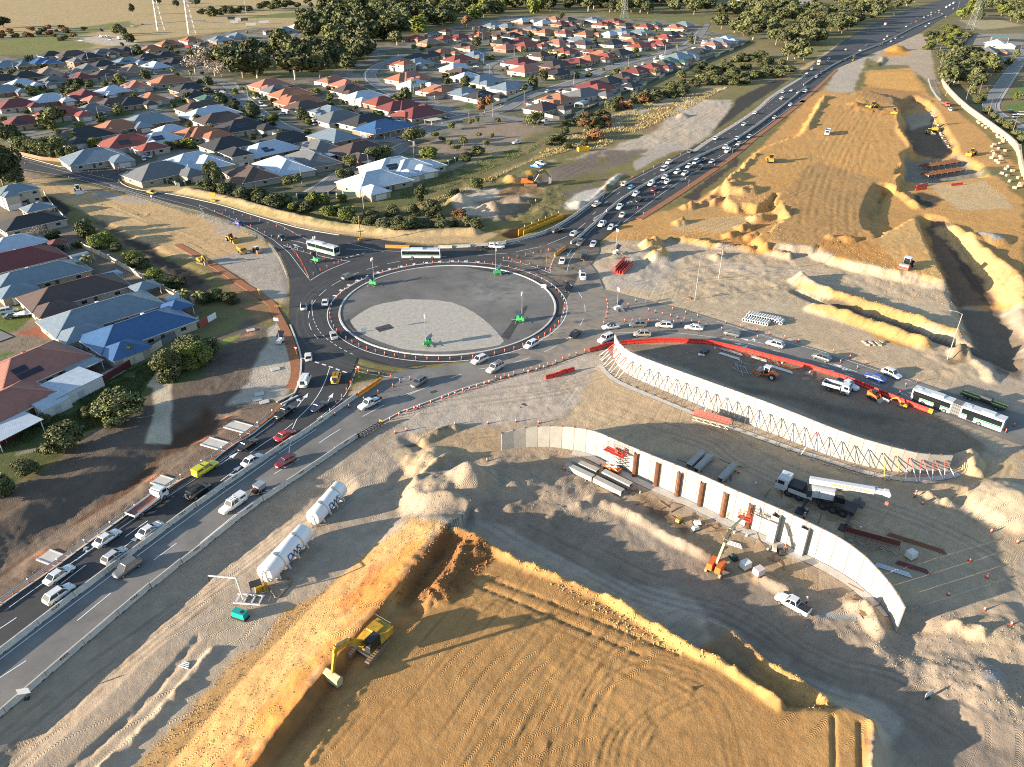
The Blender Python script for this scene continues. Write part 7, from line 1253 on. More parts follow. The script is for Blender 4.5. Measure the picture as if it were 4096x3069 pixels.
# ================================================================== MACHINES
def excavator(p,rz,lb,mt,boom_mt=None,sc=1.0,swing=0.0,pose=((0.6,1.6),(4.3,4.4),(6.6,2.6),(7.0,.9)),bucket_w=1.9,bucket_mt=None,cage=True):
 """pose: boom foot, boom knee, stick end, bucket tip as (reach, height)"""
 r = thing('excavator',lb,'excavator',p,rz,scale=sc); boom_mt = boom_mt or mt
 for s_ in (-1,1):
  out = [(-2.2,.45),(-1.95,.12),(1.95,.12),(2.2,.45),(2.0,.85),(-2.0,.85)]; o = part('track',B().side(out,s_*1.3-.3,s_*1.3+.3).m('track',mat('track_steel',(.16,.11,.07),.8,var=.3,vscale=4)),r); b = B()
  for k in range(12): b.box((-1.9+k*.345,s_*1.3,.87),(.2,.62,.05))
  part('track_shoes',b.m('track_shoes',mat('shoe_steel',(.26,.17,.09),.7)),o)
 part('undercarriage',B().box((0,0,.65),(2.2,1.9,.5)).cyl((0,0,.8),(0,0,1.1),.8,n=14).m('undercarriage',M_DARKMET),r)
 cs,sn = math.cos(swing),math.sin(swing)
 def T(x,y,z): return (x*cs-y*sn,x*sn+y*cs,z)
 def M4(b): b.v = [T(*q) for q in b.v]; return b
 part('upper_body',M4(B().side([(-2.9,1.15),(.9,1.15),(.9,1.75),(-1.0,2.15),(-2.7,2.15),(-2.95,1.8)],-1.35,1.35)).m('upper_body',mt),r); part('counterweight',M4(B().box((-2.95,0,1.6),(.6,2.6,1.05),tx=.8)).m('counterweight',mt),r); part('engine_cover',M4(B().box((-1.8,-.35,2.25),(1.6,1.6,.25),tx=.9,ty=.9)).m('engine_cover',mt),r)
 c = part('cab',M4(B().side([(-.9,1.2),(.95,1.2),(.95,2.1),(.6,3.0),(-.85,3.0)],.35,1.35)).m('cab',M_BLK),r); part('cab_glass',M4(B().side([(-.7,2.0),(.97,2.0),(.68,2.9),(-.7,2.9)],.33,1.37)).m('cab_glass',M_CGLASS),c)
 if cage:
  b = B()
  for a,d in (((-2.9,-1.3,2.2),(-2.9,-1.3,3.0)),((-2.9,1.3,2.2),(-2.9,1.3,3.0)),((-2.9,-1.3,3.0),(-2.9,1.3,3.0)),((-2.9,-1.3,3.0),(-.6,-1.3,3.0)),((-.6,-1.3,3.0),(-.6,-1.3,2.0))): b.cyl(T(*a),T(*d),.03,n=4)
  part('handrail',b.m('handrail',M_DARKMET),r)
 (a0,a1),(b0,b1),(c0,c1),(d0,d1) = pose; mid = ((a0+b0)/2-.2,(a1+b1)/2+.9)
 part('boom',M4(B().bar((a0,-.3,a1),(mid[0],-.3,mid[1]),.42,.75).bar((mid[0],-.3,mid[1]),(b0,-.3,b1),.42,.7,b1=.75)).m('boom',boom_mt),r); part('boom_cylinder',M4(B().cyl((a0+.5,-.62,a1-.2),(mid[0]+.3,-.62,mid[1]-.2),.1,n=6).cyl((a0+.5,.02,a1-.2),(mid[0]+.3,.02,mid[1]-.2),.1,n=6)).m('boom_cylinder',M_STEEL),r)
 part('stick',M4(B().bar((b0-.5,-.3,b1+.5),(c0,-.3,c1),.34,.5,b1=.7)).m('stick',boom_mt),r); part('stick_cylinder',M4(B().cyl((mid[0]+.2,-.3,mid[1]+.55),(b0-.5,-.3,b1+.6),.1,n=6)).m('stick_cylinder',M_STEEL),r)
 w = bucket_w/2; k = part('bucket',M4(B().side([(c0-.1,c1),(c0+.5,c1-.25),(d0+.45,d1),(d0-.35,d1-.2),(c0-.45,c1-.45)],-.3-w,-.3+w)).m('bucket',bucket_mt or M_STEEL),r); b = B()
 for q in range(5): b.box((d0-.42,-.3-w+.15+q*(bucket_w-.3)/4,d1-.22),(.22,.1,.06))
 b.v = [T(*v) for v in b.v]; part('bucket_teeth',b.m('bucket_teeth',M_DARKMET),k)
 return r
pe = Vector((-19.5,69.8,0)); pe.z = zt(pe.x,pe.y)-.02
excavator(pe,R(-117),'yellow tracked excavator with wide mud bucket on the gold pad',M_YEL,sc=1.12,swing=-.12,pose=((.5,1.7),(4.9,4.6),(5.5,1.6),(5.6,.35)),bucket_w=2.3,bucket_mt=mat('bucket_buff',(.40,.33,.20),.6))
p = gpt('11',30,1225); excavator(p,-.5,'small yellow excavator on the brown bank beside the red path',M_YEL,sc=.72,swing=-.3,pose=((.5,1.5),(2.6,3.9),(4.3,2.4),(4.4,.7)),cage=False,bucket_w=1.5)
p = gpt('12',1410,385); excavator(p,-.05,'orange and red excavator with black boom reaching across the dig',M_ORA,boom_mt=M_BLK,sc=1.25,pose=((.6,1.6),(4.6,5.0),(6.4,3.0),(6.3,1.2)),cage=False)
p = gpt('04',1320,1295); excavator(p,1.2,'yellow excavator digging in the far brown excavation',M_YEL,sc=1.15,pose=((.6,1.6),(3.2,5.2),(5.2,3.2),(5.3,.8)),cage=False)
def roller(t_,x,y,dx,dy,lb,mt,sc=1.0,padfoot=False):
 p = gpt(t_,x,y); r = thing('road_roller',lb,'roller',p,heading(t_,x,y,dx,dy),scale=sc)
 part('drum',B().cyl((1.7,-1.05,.75),(1.7,1.05,.75),.75,n=20).m('drum',M_STEEL,smooth=True),r)
 for s_ in (-1,1): part('drum_frame',B().box((1.6,s_*1.16,.8),(2.3,.14,.35)).m('drum_frame',mt),r)
 part('front_frame',B().box((2.75,0,.8),(.2,2.4,.4)).m('front_frame',mt),r); part('engine_hood',B().side([(-2.6,.8),(-.5,.8),(-.5,1.75),(-1.4,1.75),(-2.6,1.35)],-.75,.75).m('engine_hood',mt),r); part('platform',B().box((-.1,0,.85),(1.0,1.6,.3)).m('platform',mt),r)
 c = part('cab',B().box((-.05,0,1.75),(1.3,1.4,1.6),tx=.92,ty=.92).m('cab',M_CGLASS),r); part('cab_roof',B().box((-.05,0,2.62),(1.5,1.6,.14)).m('cab_roof',M_WTRK),c)
 for sx in (-.6,.5):
  for sy in (-.68,.68): part('cab_post',B().box((-.05+sx*1.02,sy,1.75),(.1,.1,1.7)).m('cab_post',M_WTRK),c)
 wheels(r,(-1.7,),.95,.75,.55,M_WTRK)
roller('23',1790,825,-140,-45,'orange single drum roller with white cab in the shaded pit',M_ORA,1.0); roller('14',935,1270,-60,55,'red and white roller on the raised gold tip',mat('roller_red',(.45,.05,.03),.5),1.25); roller('11',620,1105,70,40,'small orange roller beside the mesh fence',M_ORA,.75)
def loader(t_,x,y,dx,dy,lb,mt,sc=1.0,blade=True,tracks=False,name='wheel_loader'):
 p = gpt(t_,x,y); r = thing(name,lb,'loader' if not tracks else 'bulldozer',p,heading(t_,x,y,dx,dy),scale=sc)
 part('rear_body',B().side([(-3.2,.8),(-.4,.8),(-.4,1.9),(-2.6,1.9),(-3.2,1.5)],-.9,.9).m('rear_body',mt),r); part('front_frame',B().box((1.0,0,1.0),(1.6,1.2,.7)).m('front_frame',mt),r); c = part('cab',B().box((-.5,0,2.3),(1.3,1.4,1.5),tx=.85,ty=.9).m('cab',M_CGLASS),r); part('cab_roof',B().box((-.5,0,3.1),(1.4,1.5,.14)).m('cab_roof',mt),c)
 if tracks:
  for s_ in (-1,1): part('track',B().side([(-2.4,.5),(-2.1,.05),(1.6,.05),(2.0,.5),(1.6,1.0),(-2.1,1.0)],s_*1.15-.28,s_*1.15+.28).m('track',M_DARKMET),r)
  part('blade',B().side([(2.7,.05),(2.95,.4),(2.85,1.3),(2.7,1.3)],-1.8,1.8).m('blade',mt),r); part('push_arm',B().bar((0,1.5,.5),(2.7,1.5,.5),.15,.25).bar((0,-1.5,.5),(2.7,-1.5,.5),.15,.25).m('push_arm',mt),r)
 else:
  wheels(r,(-1.9,1.4),1.1,.8,.55,mt); part('lift_arm',B().bar((.3,.55,1.8),(2.9,.55,.9),.18,.3).bar((.3,-.55,1.8),(2.9,-.55,.9),.18,.3).m('lift_arm',mt),r); part('bucket',B().side([(2.8,.2),(4.0,.15),(3.9,.3),(3.1,1.3),(2.8,1.3)],-1.4,1.4).m('bucket',mt if blade else M_STEEL),r)
loader('04',715,1070,-100,15,'yellow wheel loader beside the brown spoil heaps',M_YEL,1.3); loader('04',925,1120,-10,40,'yellow bulldozer at the lip of the excavation',M_YEL,1.0,tracks=True,name='bulldozer'); loader('13',1840,130,-15,-60,'yellow bulldozer on the ridged gold embankment',M_YEL,1.15,tracks=True,name='bulldozer'); loader('04',1690,1530,-60,20,'yellow loader among limestone blocks',M_YEL,1.0); loader('11',345,985,60,25,'dark yellow loader parked by the mesh fence',mat('dull_yellow',(.35,.20,.02),.6,var=.3),.85); loader('10',850,460,30,50,'white and yellow backhoe on shaded sand',M_WTRK,.95)
p = gpt('11',455,1110); r = thing('water_truck','squat yellow road service truck by the mesh fence','truck',p,heading('11',455,1110,60,55),scale=.85); wheels(r,(-1.4,1.6),1.0,.6,.4); part('body',B().box((-.6,0,1.6),(3.6,2.2,1.4),tx=.92).m('body',M_YEL),r); part('chassis',B().box((0,0,.8),(4.8,1.0,.3)).m('chassis',M_BLK),r); cab(r,1.4,1.4,2.1,1.8,.8,M_YEL)
loader('14',1190,-170,60,20,'pale site machine at the head of the excavation',mat('pale_yellow',(.5,.40,.18),.6),.9)
# skid steer and mini digger in the pit
p = gpt('24',590,1065); r = thing('track_loader','orange compact track loader against the red barriers','loader',p,heading('24',590,1065,100,50))
for s_ in (-1,1): part('track',B().side([(-1.2,.35),(-.9,.02),(.9,.02),(1.2,.3),(.3,.75),(-.8,.75)],s_*.75-.2,s_*.75+.2).m('track',M_BLK),r); part('lift_arm',B().bar((-1.1,s_*.75,1.5),(.7,s_*.75,1.2),.12,.2).bar((.7,s_*.75,1.2),(1.4,s_*.75,.4),.12,.2).m('lift_arm',M_ORA),r)
part('body',B().side([(-1.5,.4),(.8,.4),(.8,.9),(-.4,1.5),(-1.5,1.5)],-.55,.55).m('body',M_ORA),r); part('cab',B().box((-.1,0,1.5),(1.1,1.0,1.1),tx=.85).m('cab',M_CGLASS),r); part('bucket',B().side([(1.3,.1),(2.1,.08),(1.4,.7),(1.3,.7)],-.9,.9).m('bucket',M_STEEL),r)
p = gpt('24',890,1150); excavator(p,2.4,'tiny yellow excavator at the end of the red barrier row',M_YEL,sc=.35,cage=False,bucket_w=1.4); p = gpt('24',725,1095); solo('loader_bucket',B().side([(-.5,0),(.6,0),(.2,.55),(-.4,.8)],-.8,.8).m('loader_bucket',M_STEEL),'loose dark loader bucket beside the track loader','bucket',p,.6)
p = gpt('24',1760,1120); r = thing('truck_mounted_barrier','dark plant trailer with lime hoses behind the articulated bus','machine',p,heading('24',1760,1120,400,150)); part('deck',B().box((0,0,.9),(9.0,1.9,.3)).m('deck',M_BLK),r); wheels(r,(-3.2,-2.3,3.0),.8,.45,.3)
for s_ in (-.6,.6): part('lime_boom',B().bar((-4.4,s_,1.25),(4.6,s_,1.35),.1).m('lime_boom',mat('lime',(.45,.60,.03),.5)),r)
part('engine_box',B().box((.5,0,1.6),(2.2,1.4,1.0)).m('engine_box',M_DARKMET),r)
# --- mobile crane
pc = gpt('33',2300,560); pc = P('S',3262,2010); pc.z = .03; hc = heading('S',3262,2010,-330,-125)
r = thing('mobile_crane','white mobile crane with its boom laid low over the crane pad','crane',pc,hc,scale=1.12); M_CRW = mat('crane_white',(.50,.51,.53),.4,coat=.2)
part('carrier',B().box((-.5,0,1.15),(11.0,2.4,.5)).m('carrier',M_DARKMET),r); part('deck',B().box((-1.0,0,1.5),(9.6,2.6,.22)).m('deck',M_BLK),r); cab(r,4.4,2.0,2.6,2.1,.85,M_CRW); part('engine_deck',B().box((3.2,0,1.85),(2.2,2.3,.7)).m('engine_deck',M_BLK),r)
for s_ in (-1,1): part('side_panel',B().box((2.3,s_*1.28,1.35),(3.8,.06,.75)).m('side_panel',M_CRW),r)
wheels(r,(4.1,2.4,-1.3,-2.9,-4.4),1.05,.68,.5,mat('hub_dark',(.06,.06,.065),.6))
for sx in (1.0,-5.6):
 for s_ in (-1,1): o = part('outrigger',B().box((sx,s_*2.3,.95),(.4,3.2,.35)).cyl((sx,s_*3.7,.95),(sx,s_*3.7,.2),.12,n=8).m('outrigger',M_DARKMET),r); part('outrigger_mat',B().box((sx,s_*3.7,.1),(1.7,1.7,.16)).m('outrigger_mat',M_DARKMET),o)
part('turntable',B().cyl((-1.6,0,1.6),(-1.6,0,1.95),1.1,n=20).m('turntable',M_DARKMET),r)
sw = heading('S',3262,2010,700,130)-hc
up = part('superstructure',B().box((-.8,0,.85),(3.6,2.2,1.5),tx=.9).box((-2.2,0,.9),(1.0,2.5,1.3)).m('superstructure',M_CRW),r,(-1.6,0,1.95),(0,0,sw)); part('operator_cab',B().side([(.6,.1),(2.3,.1),(2.2,.9),(1.8,1.7),(.6,1.7)],-1.45,-.55).m('operator_cab',M_CGLASS),up)
part('counterweight',B().box((-2.95,0,.7),(.7,2.5,1.2)).m('counterweight',M_DARKMET),up); part('boom',B().bar((-3.2,.35,2.3),(6.2,.35,2.4),.8,.9).bar((6.0,.35,2.4),(7.6,.35,2.43),.62,.7).m('boom',M_CRW),up); part('boom_head',B().side([(7.5,2.0),(8.4,1.8),(8.6,2.2),(8.2,2.9),(7.5,2.9)],.0,.7).m('boom_head',M_CRW),up); part('luffing_ram',B().cyl((1.0,.35,1.0),(3.6,.35,2.1),.17,n=8).m('luffing_ram',M_STEEL),up)
part('lettering',text_mesh('WA UNIVERSAL',.82,mat('crane_letter',(.42,.26,.02),.5)),up,(2.9,-.07,2.36),(R(90),R(-1),0)); part('hoist_rope',B().cyl((8.4,.35,2.0),(8.4,.35,.9),.03,n=4).m('hoist_rope',M_DARKMET),up); part('hook_block',B().box((8.4,.35,.45),(.45,.35,.6),tx=.8).cyl((8.4,.35,.2),(8.4,.35,-.3),.1,.05,n=6).m('hook_block',mat('hook_red',(.5,.15,.12),.5)),up); part('jib',B().bar((0,.95,2.4),(6.6,.95,2.6),.2,.35).m('jib',M_CRW),up); part('ladder',B().bar((.4,-1.32,.1),(.4,-1.32,1.2),.06).bar((.8,-1.32,.1),(.8,-1.32,1.2),.06).m('ladder',M_GALV),r)
# --- boom lift
pb = P('33',1255,1300); pb.z = zt(pb.x,pb.y); tgt = P('33',1575,705,4.6); r = thing('boom_lift','orange articulated boom lift reaching its red basket to the wall','boom lift',pb,0); hb = math.atan2(tgt.y-pb.y,tgt.x-pb.x)
part('chassis',B().box((0,0,.75),(2.8,1.6,.5),hb).m('chassis',M_BLK),r); ca,sa = math.cos(hb),math.sin(hb)
def LB(f,s_,z): return (f*ca-s_*sa,f*sa+s_*ca,z)
for f in (-1.25,1.25):
 for s_ in (-1.15,1.15): part('wheel',B().cyl(LB(f,s_-.2,.5),LB(f,s_+.2,.5),.5,n=14).m('wheel',mat('tyre_sandy',(.28,.20,.13),.9)),r)
for s_ in (-.7,.7): part('engine_cowl',B().box(LB(-.5,s_,1.55),(2.6,.95,1.1),hb,tx=.85,ty=.9).m('engine_cowl',M_ORA),r)
M_LB = mat('boom_cream',(.55,.47,.22),.5); L_ = (tgt-pb).xy.length
part('lower_boom',B().bar(LB(-.6,0,1.7),LB(1.6,0,4.6),.32,.42).m('lower_boom',M_LB),r); part('link',B().bar(LB(1.6,0,4.6),LB(3.2,0,6.2),.5,.6).m('link',M_BLK),r)
for f,z in ((1.9,4.95),(2.9,5.9)): part('hazard_band',B().box(LB(f,0,z),(.3,.62,.5),hb).m('hazard_band',mat('lime',(.45,.60,.03),.5)),r)
part('upper_boom',B().bar(LB(3.1,0,6.3),LB(L_-1.0,0,4.9),.3,.38,b1=.8).m('upper_boom',M_LB),r)
bk = part('basket',B().box(LB(L_-.2,0,4.0),(1.0,2.2,.1),hb).m('basket',M_REDP),r); b = B()
for f in (-.7,.3):
 for s_ in (-1.1,0,1.1): b.cyl(LB(L_+f,s_,4.0),LB(L_+f,s_,5.1),.04,n=4)
for z in (4.5,5.1):
 for a,c in (((-.7,-1.1),(-.7,1.1)),((-.7,1.1),(.3,1.1)),((.3,1.1),(.3,-1.1)),((.3,-1.1),(-.7,-1.1))): b.cyl(LB(L_+a[0],a[1],z),LB(L_+c[0],c[1],z),.045,n=4)
part('basket_rail',b.m('basket_rail',M_REDP),bk)
# --- scissor lift
ps = gpt('33',135,235); a_s = heading('33',135,215,150,70); r = thing('scissor_lift','orange and white scissor lift with raised red deck at the wall','scissor lift',ps,a_s); part('base',B().box((0,0,.8),(3.2,1.4,.6)).m('base',M_ORA),r); wheels(r,(-1.1,1.1),.75,.42,.3,M_WTRK)
for k in range(4):
 for s_ in (-.55,.55): z0 = 1.1+k*.85; part('scissor_arm',B().bar((-1.2,s_,z0),(1.2,s_,z0+.85),.1,.16).bar((1.2,s_,z0),(-1.2,s_,z0+.85),.1,.16).m('scissor_arm',M_WTRK),r)
dk = part('deck',B().box((.2,0,4.6),(4.2,1.6,.14)).m('deck',M_REDP),r); b = B()
for x in (-1.9,-.5,.9,2.3):
 for s_ in (-.8,.8): b.cyl((x,s_,4.6),(x,s_,5.7),.04,n=4)
for z in (5.15,5.7):
 for s_ in (-.8,.8): b.cyl((-1.9,s_,z),(2.3,s_,z),.045,n=4)
 for x in (-1.9,2.3): b.cyl((x,-.8,z),(x,.8,z),.045,n=4)
part('guard_rail',b.m('guard_rail',M_REDP),dk); part('drill_rig',B().box((.6,0,5.1),(.7,.5,.9)).m('drill_rig',mat('rig_rust',(.30,.06,.03),.7)),dk)
# --- edge platforms
def platform(t_,x,y,dx,dy,L,lb,rail,z=.0,frame=None):
 p = gpt(t_,x,y); r = thing('work_platform',lb,'platform',p,heading(t_,x,y,dx,dy)); part('deck',B().box((0,0,1.2),(L,1.2,.12)).m('deck',mat('ply_deck',(.30,.22,.14),.8)),r); b = B(); n = int(L/1.5)
 for k in range(n+1):
  for s_ in (-.6,.6): b.cyl((-L/2+k*L/n,s_,1.2),(-L/2+k*L/n,s_,2.3),.035,n=4)
 for z_ in (1.75,2.3):
  for s_ in (-.6,.6): b.cyl((-L/2,s_,z_),(L/2,s_,z_),.04,n=4)
 part('guard_rail',b.m('guard_rail',rail),r); part('mesh_side',B().box((0,.6,1.75),(L,.02,1.0)).m('mesh_side',rail),r); b = B()
 for k in range(n):
  x0 = -L/2+k*L/n; b.bar((x0,-.5,1.15),(x0+L/n,-.5,.3),.07); b.bar((x0,.5,.3),(x0+L/n,.5,1.15),.07)
 b.bar((-L/2,-.5,.3),(L/2,-.5,.3),.08); b.bar((-L/2,.5,.3),(L/2,.5,.3),.08); part('truss',b.m('truss',frame or M_WTRK),r)
platform('23',1190,1345,360,100,7.6,'red railed work platform on white trusses beside the propped wall',mat('rail_red',(.60,.10,.08),.5)); platform('34',545,1045,470,130,8.4,'dark red work platform frame lying in the wall shade',mat('rail_dark',(.14,.035,.03),.6),frame=M_GALV)
# --- tanks
def tank(t_,x,y,dx,dy,L,rad,lb):
 p = gpt(t_,x,y); r = thing('water_tank',lb,'tank',(p.x,p.y,p.z-.05),heading(t_,x,y,dx,dy)); z = rad+.35; M_T = mat('tank_white',(.70,.70,.69),.4,var=.06,vscale=.8)
 rings = [[(x_,math.cos(2*math.pi*k/24)*q,z+math.sin(2*math.pi*k/24)*q) for k in range(24)] for x_,q in ((-L/2-.35,rad*.5),(-L/2-.22,rad*.85),(-L/2,rad),(L/2,rad),(L/2+.22,rad*.85),(L/2+.35,rad*.5))]
 o = part('shell',B().loft(rings).m('shell',M_T,smooth=True,ang=60),r)
 for k in range(4): part('saddle',B().box((-L/2+L*(.14+.24*k),0,z-rad*.9),(.25,rad*2.0,rad*.75),ty=.75).m('saddle',M_WTRK),r)
 for k in (-.22,.25): part('manhole',B().cyl((k*L,0,z+rad-.05),(k*L,0,z+rad+.22),.38,n=12).m('manhole',M_GALV),o); part('band',B().loft([[(k*L+e,math.cos(2*math.pi*j/24)*(rad+.02),z+math.sin(2*math.pi*j/24)*(rad+.02)) for j in range(24)] for e in (-.12,.12)],caps=False).m('band',mat('tank_stain',(.52,.45,.33),.6,var=.2)),o)
 for s,dxl,col in (('D',-1.15,'b'),('W',0,'k'),('S',1.15,'b')):
  tm = text_mesh(s,1.75,mat('dws_blue',(.02,.10,.42),.5) if col == 'b' else M_BLK,.005)
  a_ = R(8); part('lettering',tm,o,(dxl+.3,-rad*math.cos(a_)-.05,z+rad*math.sin(a_)),(R(90)-a_,0,0))
 part('outlet_pipe',B().tube([(-L/2-.3,0,z+rad*.6),(-L/2-.75,0,z+rad*.3),(-L/2-.75,0,.3)],.09).m('outlet_pipe',M_GALV),r)
tank('31',945,1200,400,-440,10.4,1.6,'larger white cylindrical tank lettered DWS with hoses at its end'); tank('31',1385,650,270,-310,8.8,1.45,'smaller white cylindrical tank lettered DWS standing on fins')
p = gpt('31',640,1530); r = thing('pump','yellow and black skid pump beside the larger white tank','pump',p,.5); part('skid',B().box((0,0,.15),(2.6,1.6,.2)).m('skid',M_GALV),r); part('engine',B().box((.2,0,.75),(1.5,1.0,1.0),tx=.9).m('engine',M_YEL),r); part('volute',B().cyl((.9,-.3,.7),(.9,.4,.7),.5,n=14).m('volute',M_YEL),r); part('canopy',B().box((-.3,0,1.9),(1.7,1.4,.1)).m('canopy',M_BLK),r)
for sx in (-1.1,.5):
 for s_ in (-.65,.65): part('canopy_post',B().box((sx,s_,1.05),(.08,.08,1.7)).m('canopy_post',M_BLK),r)
pts = [gpt('31',*q,dz=.12,it=2) for q in ((740,1480),(790,1560),(830,1620),(900,1540),(990,1440),(970,1380),(900,1390))]; solo('hose',B().tube([q-pts[0] for q in smooth(pts,1)],.12).m('hose',mat('hose_buff',(.22,.16,.09),.7)),'thick buff hose looping from pump to tank','hose',pts[0])
p = gpt('31',470,1625); top = 4.6; r = thing('standpipe','white overhead water standpipe with long swing arm','standpipe',p,heading('31',400,1640,-260,-20)); part('riser',B().cyl((0,0,.3),(.3,0,top),.13,n=10).m('riser',M_WTRK),r); part('swing_arm',B().cyl((.3,0,top),(4.6,0,top+.1),.12,n=10).m('swing_arm',M_WTRK),r); part('spout',B().cyl((4.6,0,top+.1),(4.7,0,top-1.1),.13,.1,n=8).m('spout',M_BLK),r); b = B()
for s_ in (-.9,.9): b.bar((-3.0,s_,.35),(1.2,s_,.35),.2)
for x in (-2.8,-1.6,-.4,.8): b.bar((x,-.9,.35),(x,.9,.35),.2)
part('frame',b.m('frame',M_WTRK),r)
p = gpt('41',205,175); r = thing('generator','small teal generator set on the grey track edge','generator',p,heading('41',200,160,90,30)); part('canopy',B().box((0,0,.85),(2.2,1.1,1.0),tx=.97,ty=.95).m('canopy',M_TEAL),r); part('skid',B().box((0,0,.2),(2.5,1.2,.3)).m('skid',M_BLK),r); part('vent',B().box((.5,0,1.37),(.5,.5,.04)).m('vent',M_BLK),r)
# --- trench shoring, skip, stacks
pt0,pt1 = P('12',1330,905),P('12',1770,720); d = pt1-pt0; r = thing('trench_shoring','yellow steel trench shoring boxes with green struts beside the highway','shoring',(pt0.x,pt0.y,-1.6),math.atan2(d.y,d.x)); L_ = d.length; n = 6
for k in range(n):
 for s_ in (0,2.2): part('shoring_panel',B().box((L_*(k+.5)/n,s_,1.4),(L_/n-.1,.18,2.6)).m('shoring_panel',M_YEL),r)
 for z in (.7,2.2): part('strut',B().cyl((L_*(k+.5)/n,.1,z),(L_*(k+.5)/n,2.1,z),.1,n=8).m('strut',mat('lime',(.45,.60,.03),.5)),r)
 part('lifting_post',B().box((L_*(k+.9)/n,2.25,2.2),(.15,.15,2.4)).m('lifting_post',M_GALV),r)
p = gpt('02',1975,1630); r = thing('skip_bin','bright yellow skip bin alone on the dug ground','skip bin',p,.35)
for c,s_ in (((0,1.2,1.0),(5.5,.1,1.9)),((0,-1.2,1.0),(5.5,.1,1.9)),((2.7,0,1.0),(.1,2.4,1.9)),((-2.7,0,1.0),(.1,2.4,1.9)),((0,0,.12),(5.5,2.4,.1))): part('bin_side',B().box(c,s_).m('bin_side',mat('skip_yellow',(.75,.42,.03),.5)),r)
for i,(t_,x,y) in enumerate((('33',1565,1270),('33',1705,1350),('34',985,1160))): p = gpt(t_,x,y); r = thing('wrapped_pallet',('white wrapped pallet on the sand bund, upper one','pinkish wrapped pallet on the sand bund, lower one','white bulk bag standing behind the lower wall')[i],'pallet',p,.5); part('load',B().box((0,0,.75),(1.5,1.3,1.1),tx=.95,ty=.93).m('load',mat('wrap_%d' % i,((.62,.62,.62),(.58,.47,.43),(.60,.58,.53))[i],.5,var=.1)),r); part('pallet',B().box((0,0,.1),(1.6,1.4,.2)).m('pallet',M_TIMB),r)
for i,(t_,x,y,l,c) in enumerate((('23',1400,610,5.5,M_GALV),('23',1420,565,6,M_STEEL),('23',1720,640,4,M_STEEL),('23',1950,750,6,M_WTRK),('34',800,1300,5.5,M_WTRK),('34',1010,1270,5,mat('rail_dark',(.14,.035,.03),.6)),('34',1050,1010,9,M_RUST),('33',1455,1025,2.6,M_WTRK),('13',950,1600,2.4,M_TIMB),('40',1840,650,1.6,M_WTRK))):
 p = gpt(t_,x,y); b = B()
 for k in range(4): b.cyl((-l/2+k*.1,k*.26-.4,.12),(l/2-k*.15,k*.26-.4,.12),.1,n=6)
 solo('steel_stack',b.m('steel_stack',c),('long grey pipes lying in the pit shade','grey planks lying along the red barriers','short steel lengths near the roller','white battens behind the roller','white conduit behind the lower wall','dark red steel bundle behind the lower wall','long rusty bars on the crane pad','white timber offcuts by the boom lift','timber baulk at the light pole foot','broken white pipe pieces beside the track')[i],'materials',p,heading(t_,x,y,100,32))
for k in range(9): p = P('23',1560-(k % 3)*45+(k//3)*8,690+(k % 4)*35); p.z = zt(p.x,p.y)+.1; a = random.uniform(0,3); solo('loose_strut',B().bar((-1.4,0,0),(1.4,0,.1),.12).m('loose_strut',M_GALV),'loose grey strut in the tangle on the pit floor','strut',p,a)
p = gpt('23',1130,575); r = thing('tool_crate','dark tool crate with white bags on the pit floor','crate',p,.8); part('crate',B().box((0,0,.45),(2.2,1.2,.9)).m('crate',M_DARKMET),r)
for k in range(3): part('bag',B().ball((-1.6-k*.1,-.6+k*.5,.25),.36,sz=.7).m('bag',M_WTRK),r)
for i,(x,y) in enumerate(((1050,800),(1030,860),(850,770),(1880,1075),(1950,1110),(1440,1170))): p = gpt('33',x,y); r = thing('site_equipment',('white concrete tools trolley below the wall','heap of white sheeting below the wall','small yellow compactor on the bund','tracked white power buggy near a worker','dark trench rammer near a worker','green hose heap beside the boom lift')[i],'equipment',p,.4*i); part('body',B().box((0,0,.4),(1.3,.8,.6),tx=.7,ty=.8).m('body',(M_WTRK,M_WTRK,M_YEL,mat('buggy_tan',(.5,.42,.32),.6),M_DARKMET,M_GREENF)[i]),r); part('base',B().box((0,0,.08),(1.5,1.0,.14)).m('base',M_BLK),r); part('handle',B().bar((-.6,0,.5),(-1.0,0,1.1),.06).m('handle',M_BLK),r)
# loose materials along the walls
LO = [(B().box((0,0,.06),(2.4,.2,.1)).m('timber_offcut',M_TIMB),'timber_offcut','timber length','timber'),(B().box((0,0,.04),(1.8,1.1,.05)).m('formwork_sheet',mat('formply',(.32,.20,.11),.7)),'formwork_sheet','formwork sheet','sheet'),(B().cyl((0,0,0),(0,0,.4),.17,.2,n=10).m('bucket',M_WTRK),'bucket','white bucket','bucket'),(B().cyl((-1.5,0,.06),(1.5,0,.06),.05,n=6).m('steel_bar',M_RUST),'steel_bar','rusty steel bar','bar')]
rl = random.Random(9)
for ln,n,wh in (('33:300,420 700,620 1300,860 1900,1100; 34:-300,1250',26,'on the ground before the lower wall'),('34:100,1150 500,1420 700,1656; 44:300,100 400,260',16,'at the curved end of the lower wall'),('23:1250,560 1700,640 2100,720; 24:100,900',18,'inside the pit along the red barriers'),('33:900,60 1500,260; 34:200,800 700,1050',16,'on the crane pad')):
 q = PX(ln)
 for p,a in walk(q,length(q)/n): k = rl.choice(LO); p = p+Vector((rl.uniform(-2.5,2.5),rl.uniform(-2,2),0)); solo(k[1],k[0],'%s lying %s' % (k[2],wh),k[3],(p.x,p.y,zt(p.x,p.y)),rl.uniform(0,3))
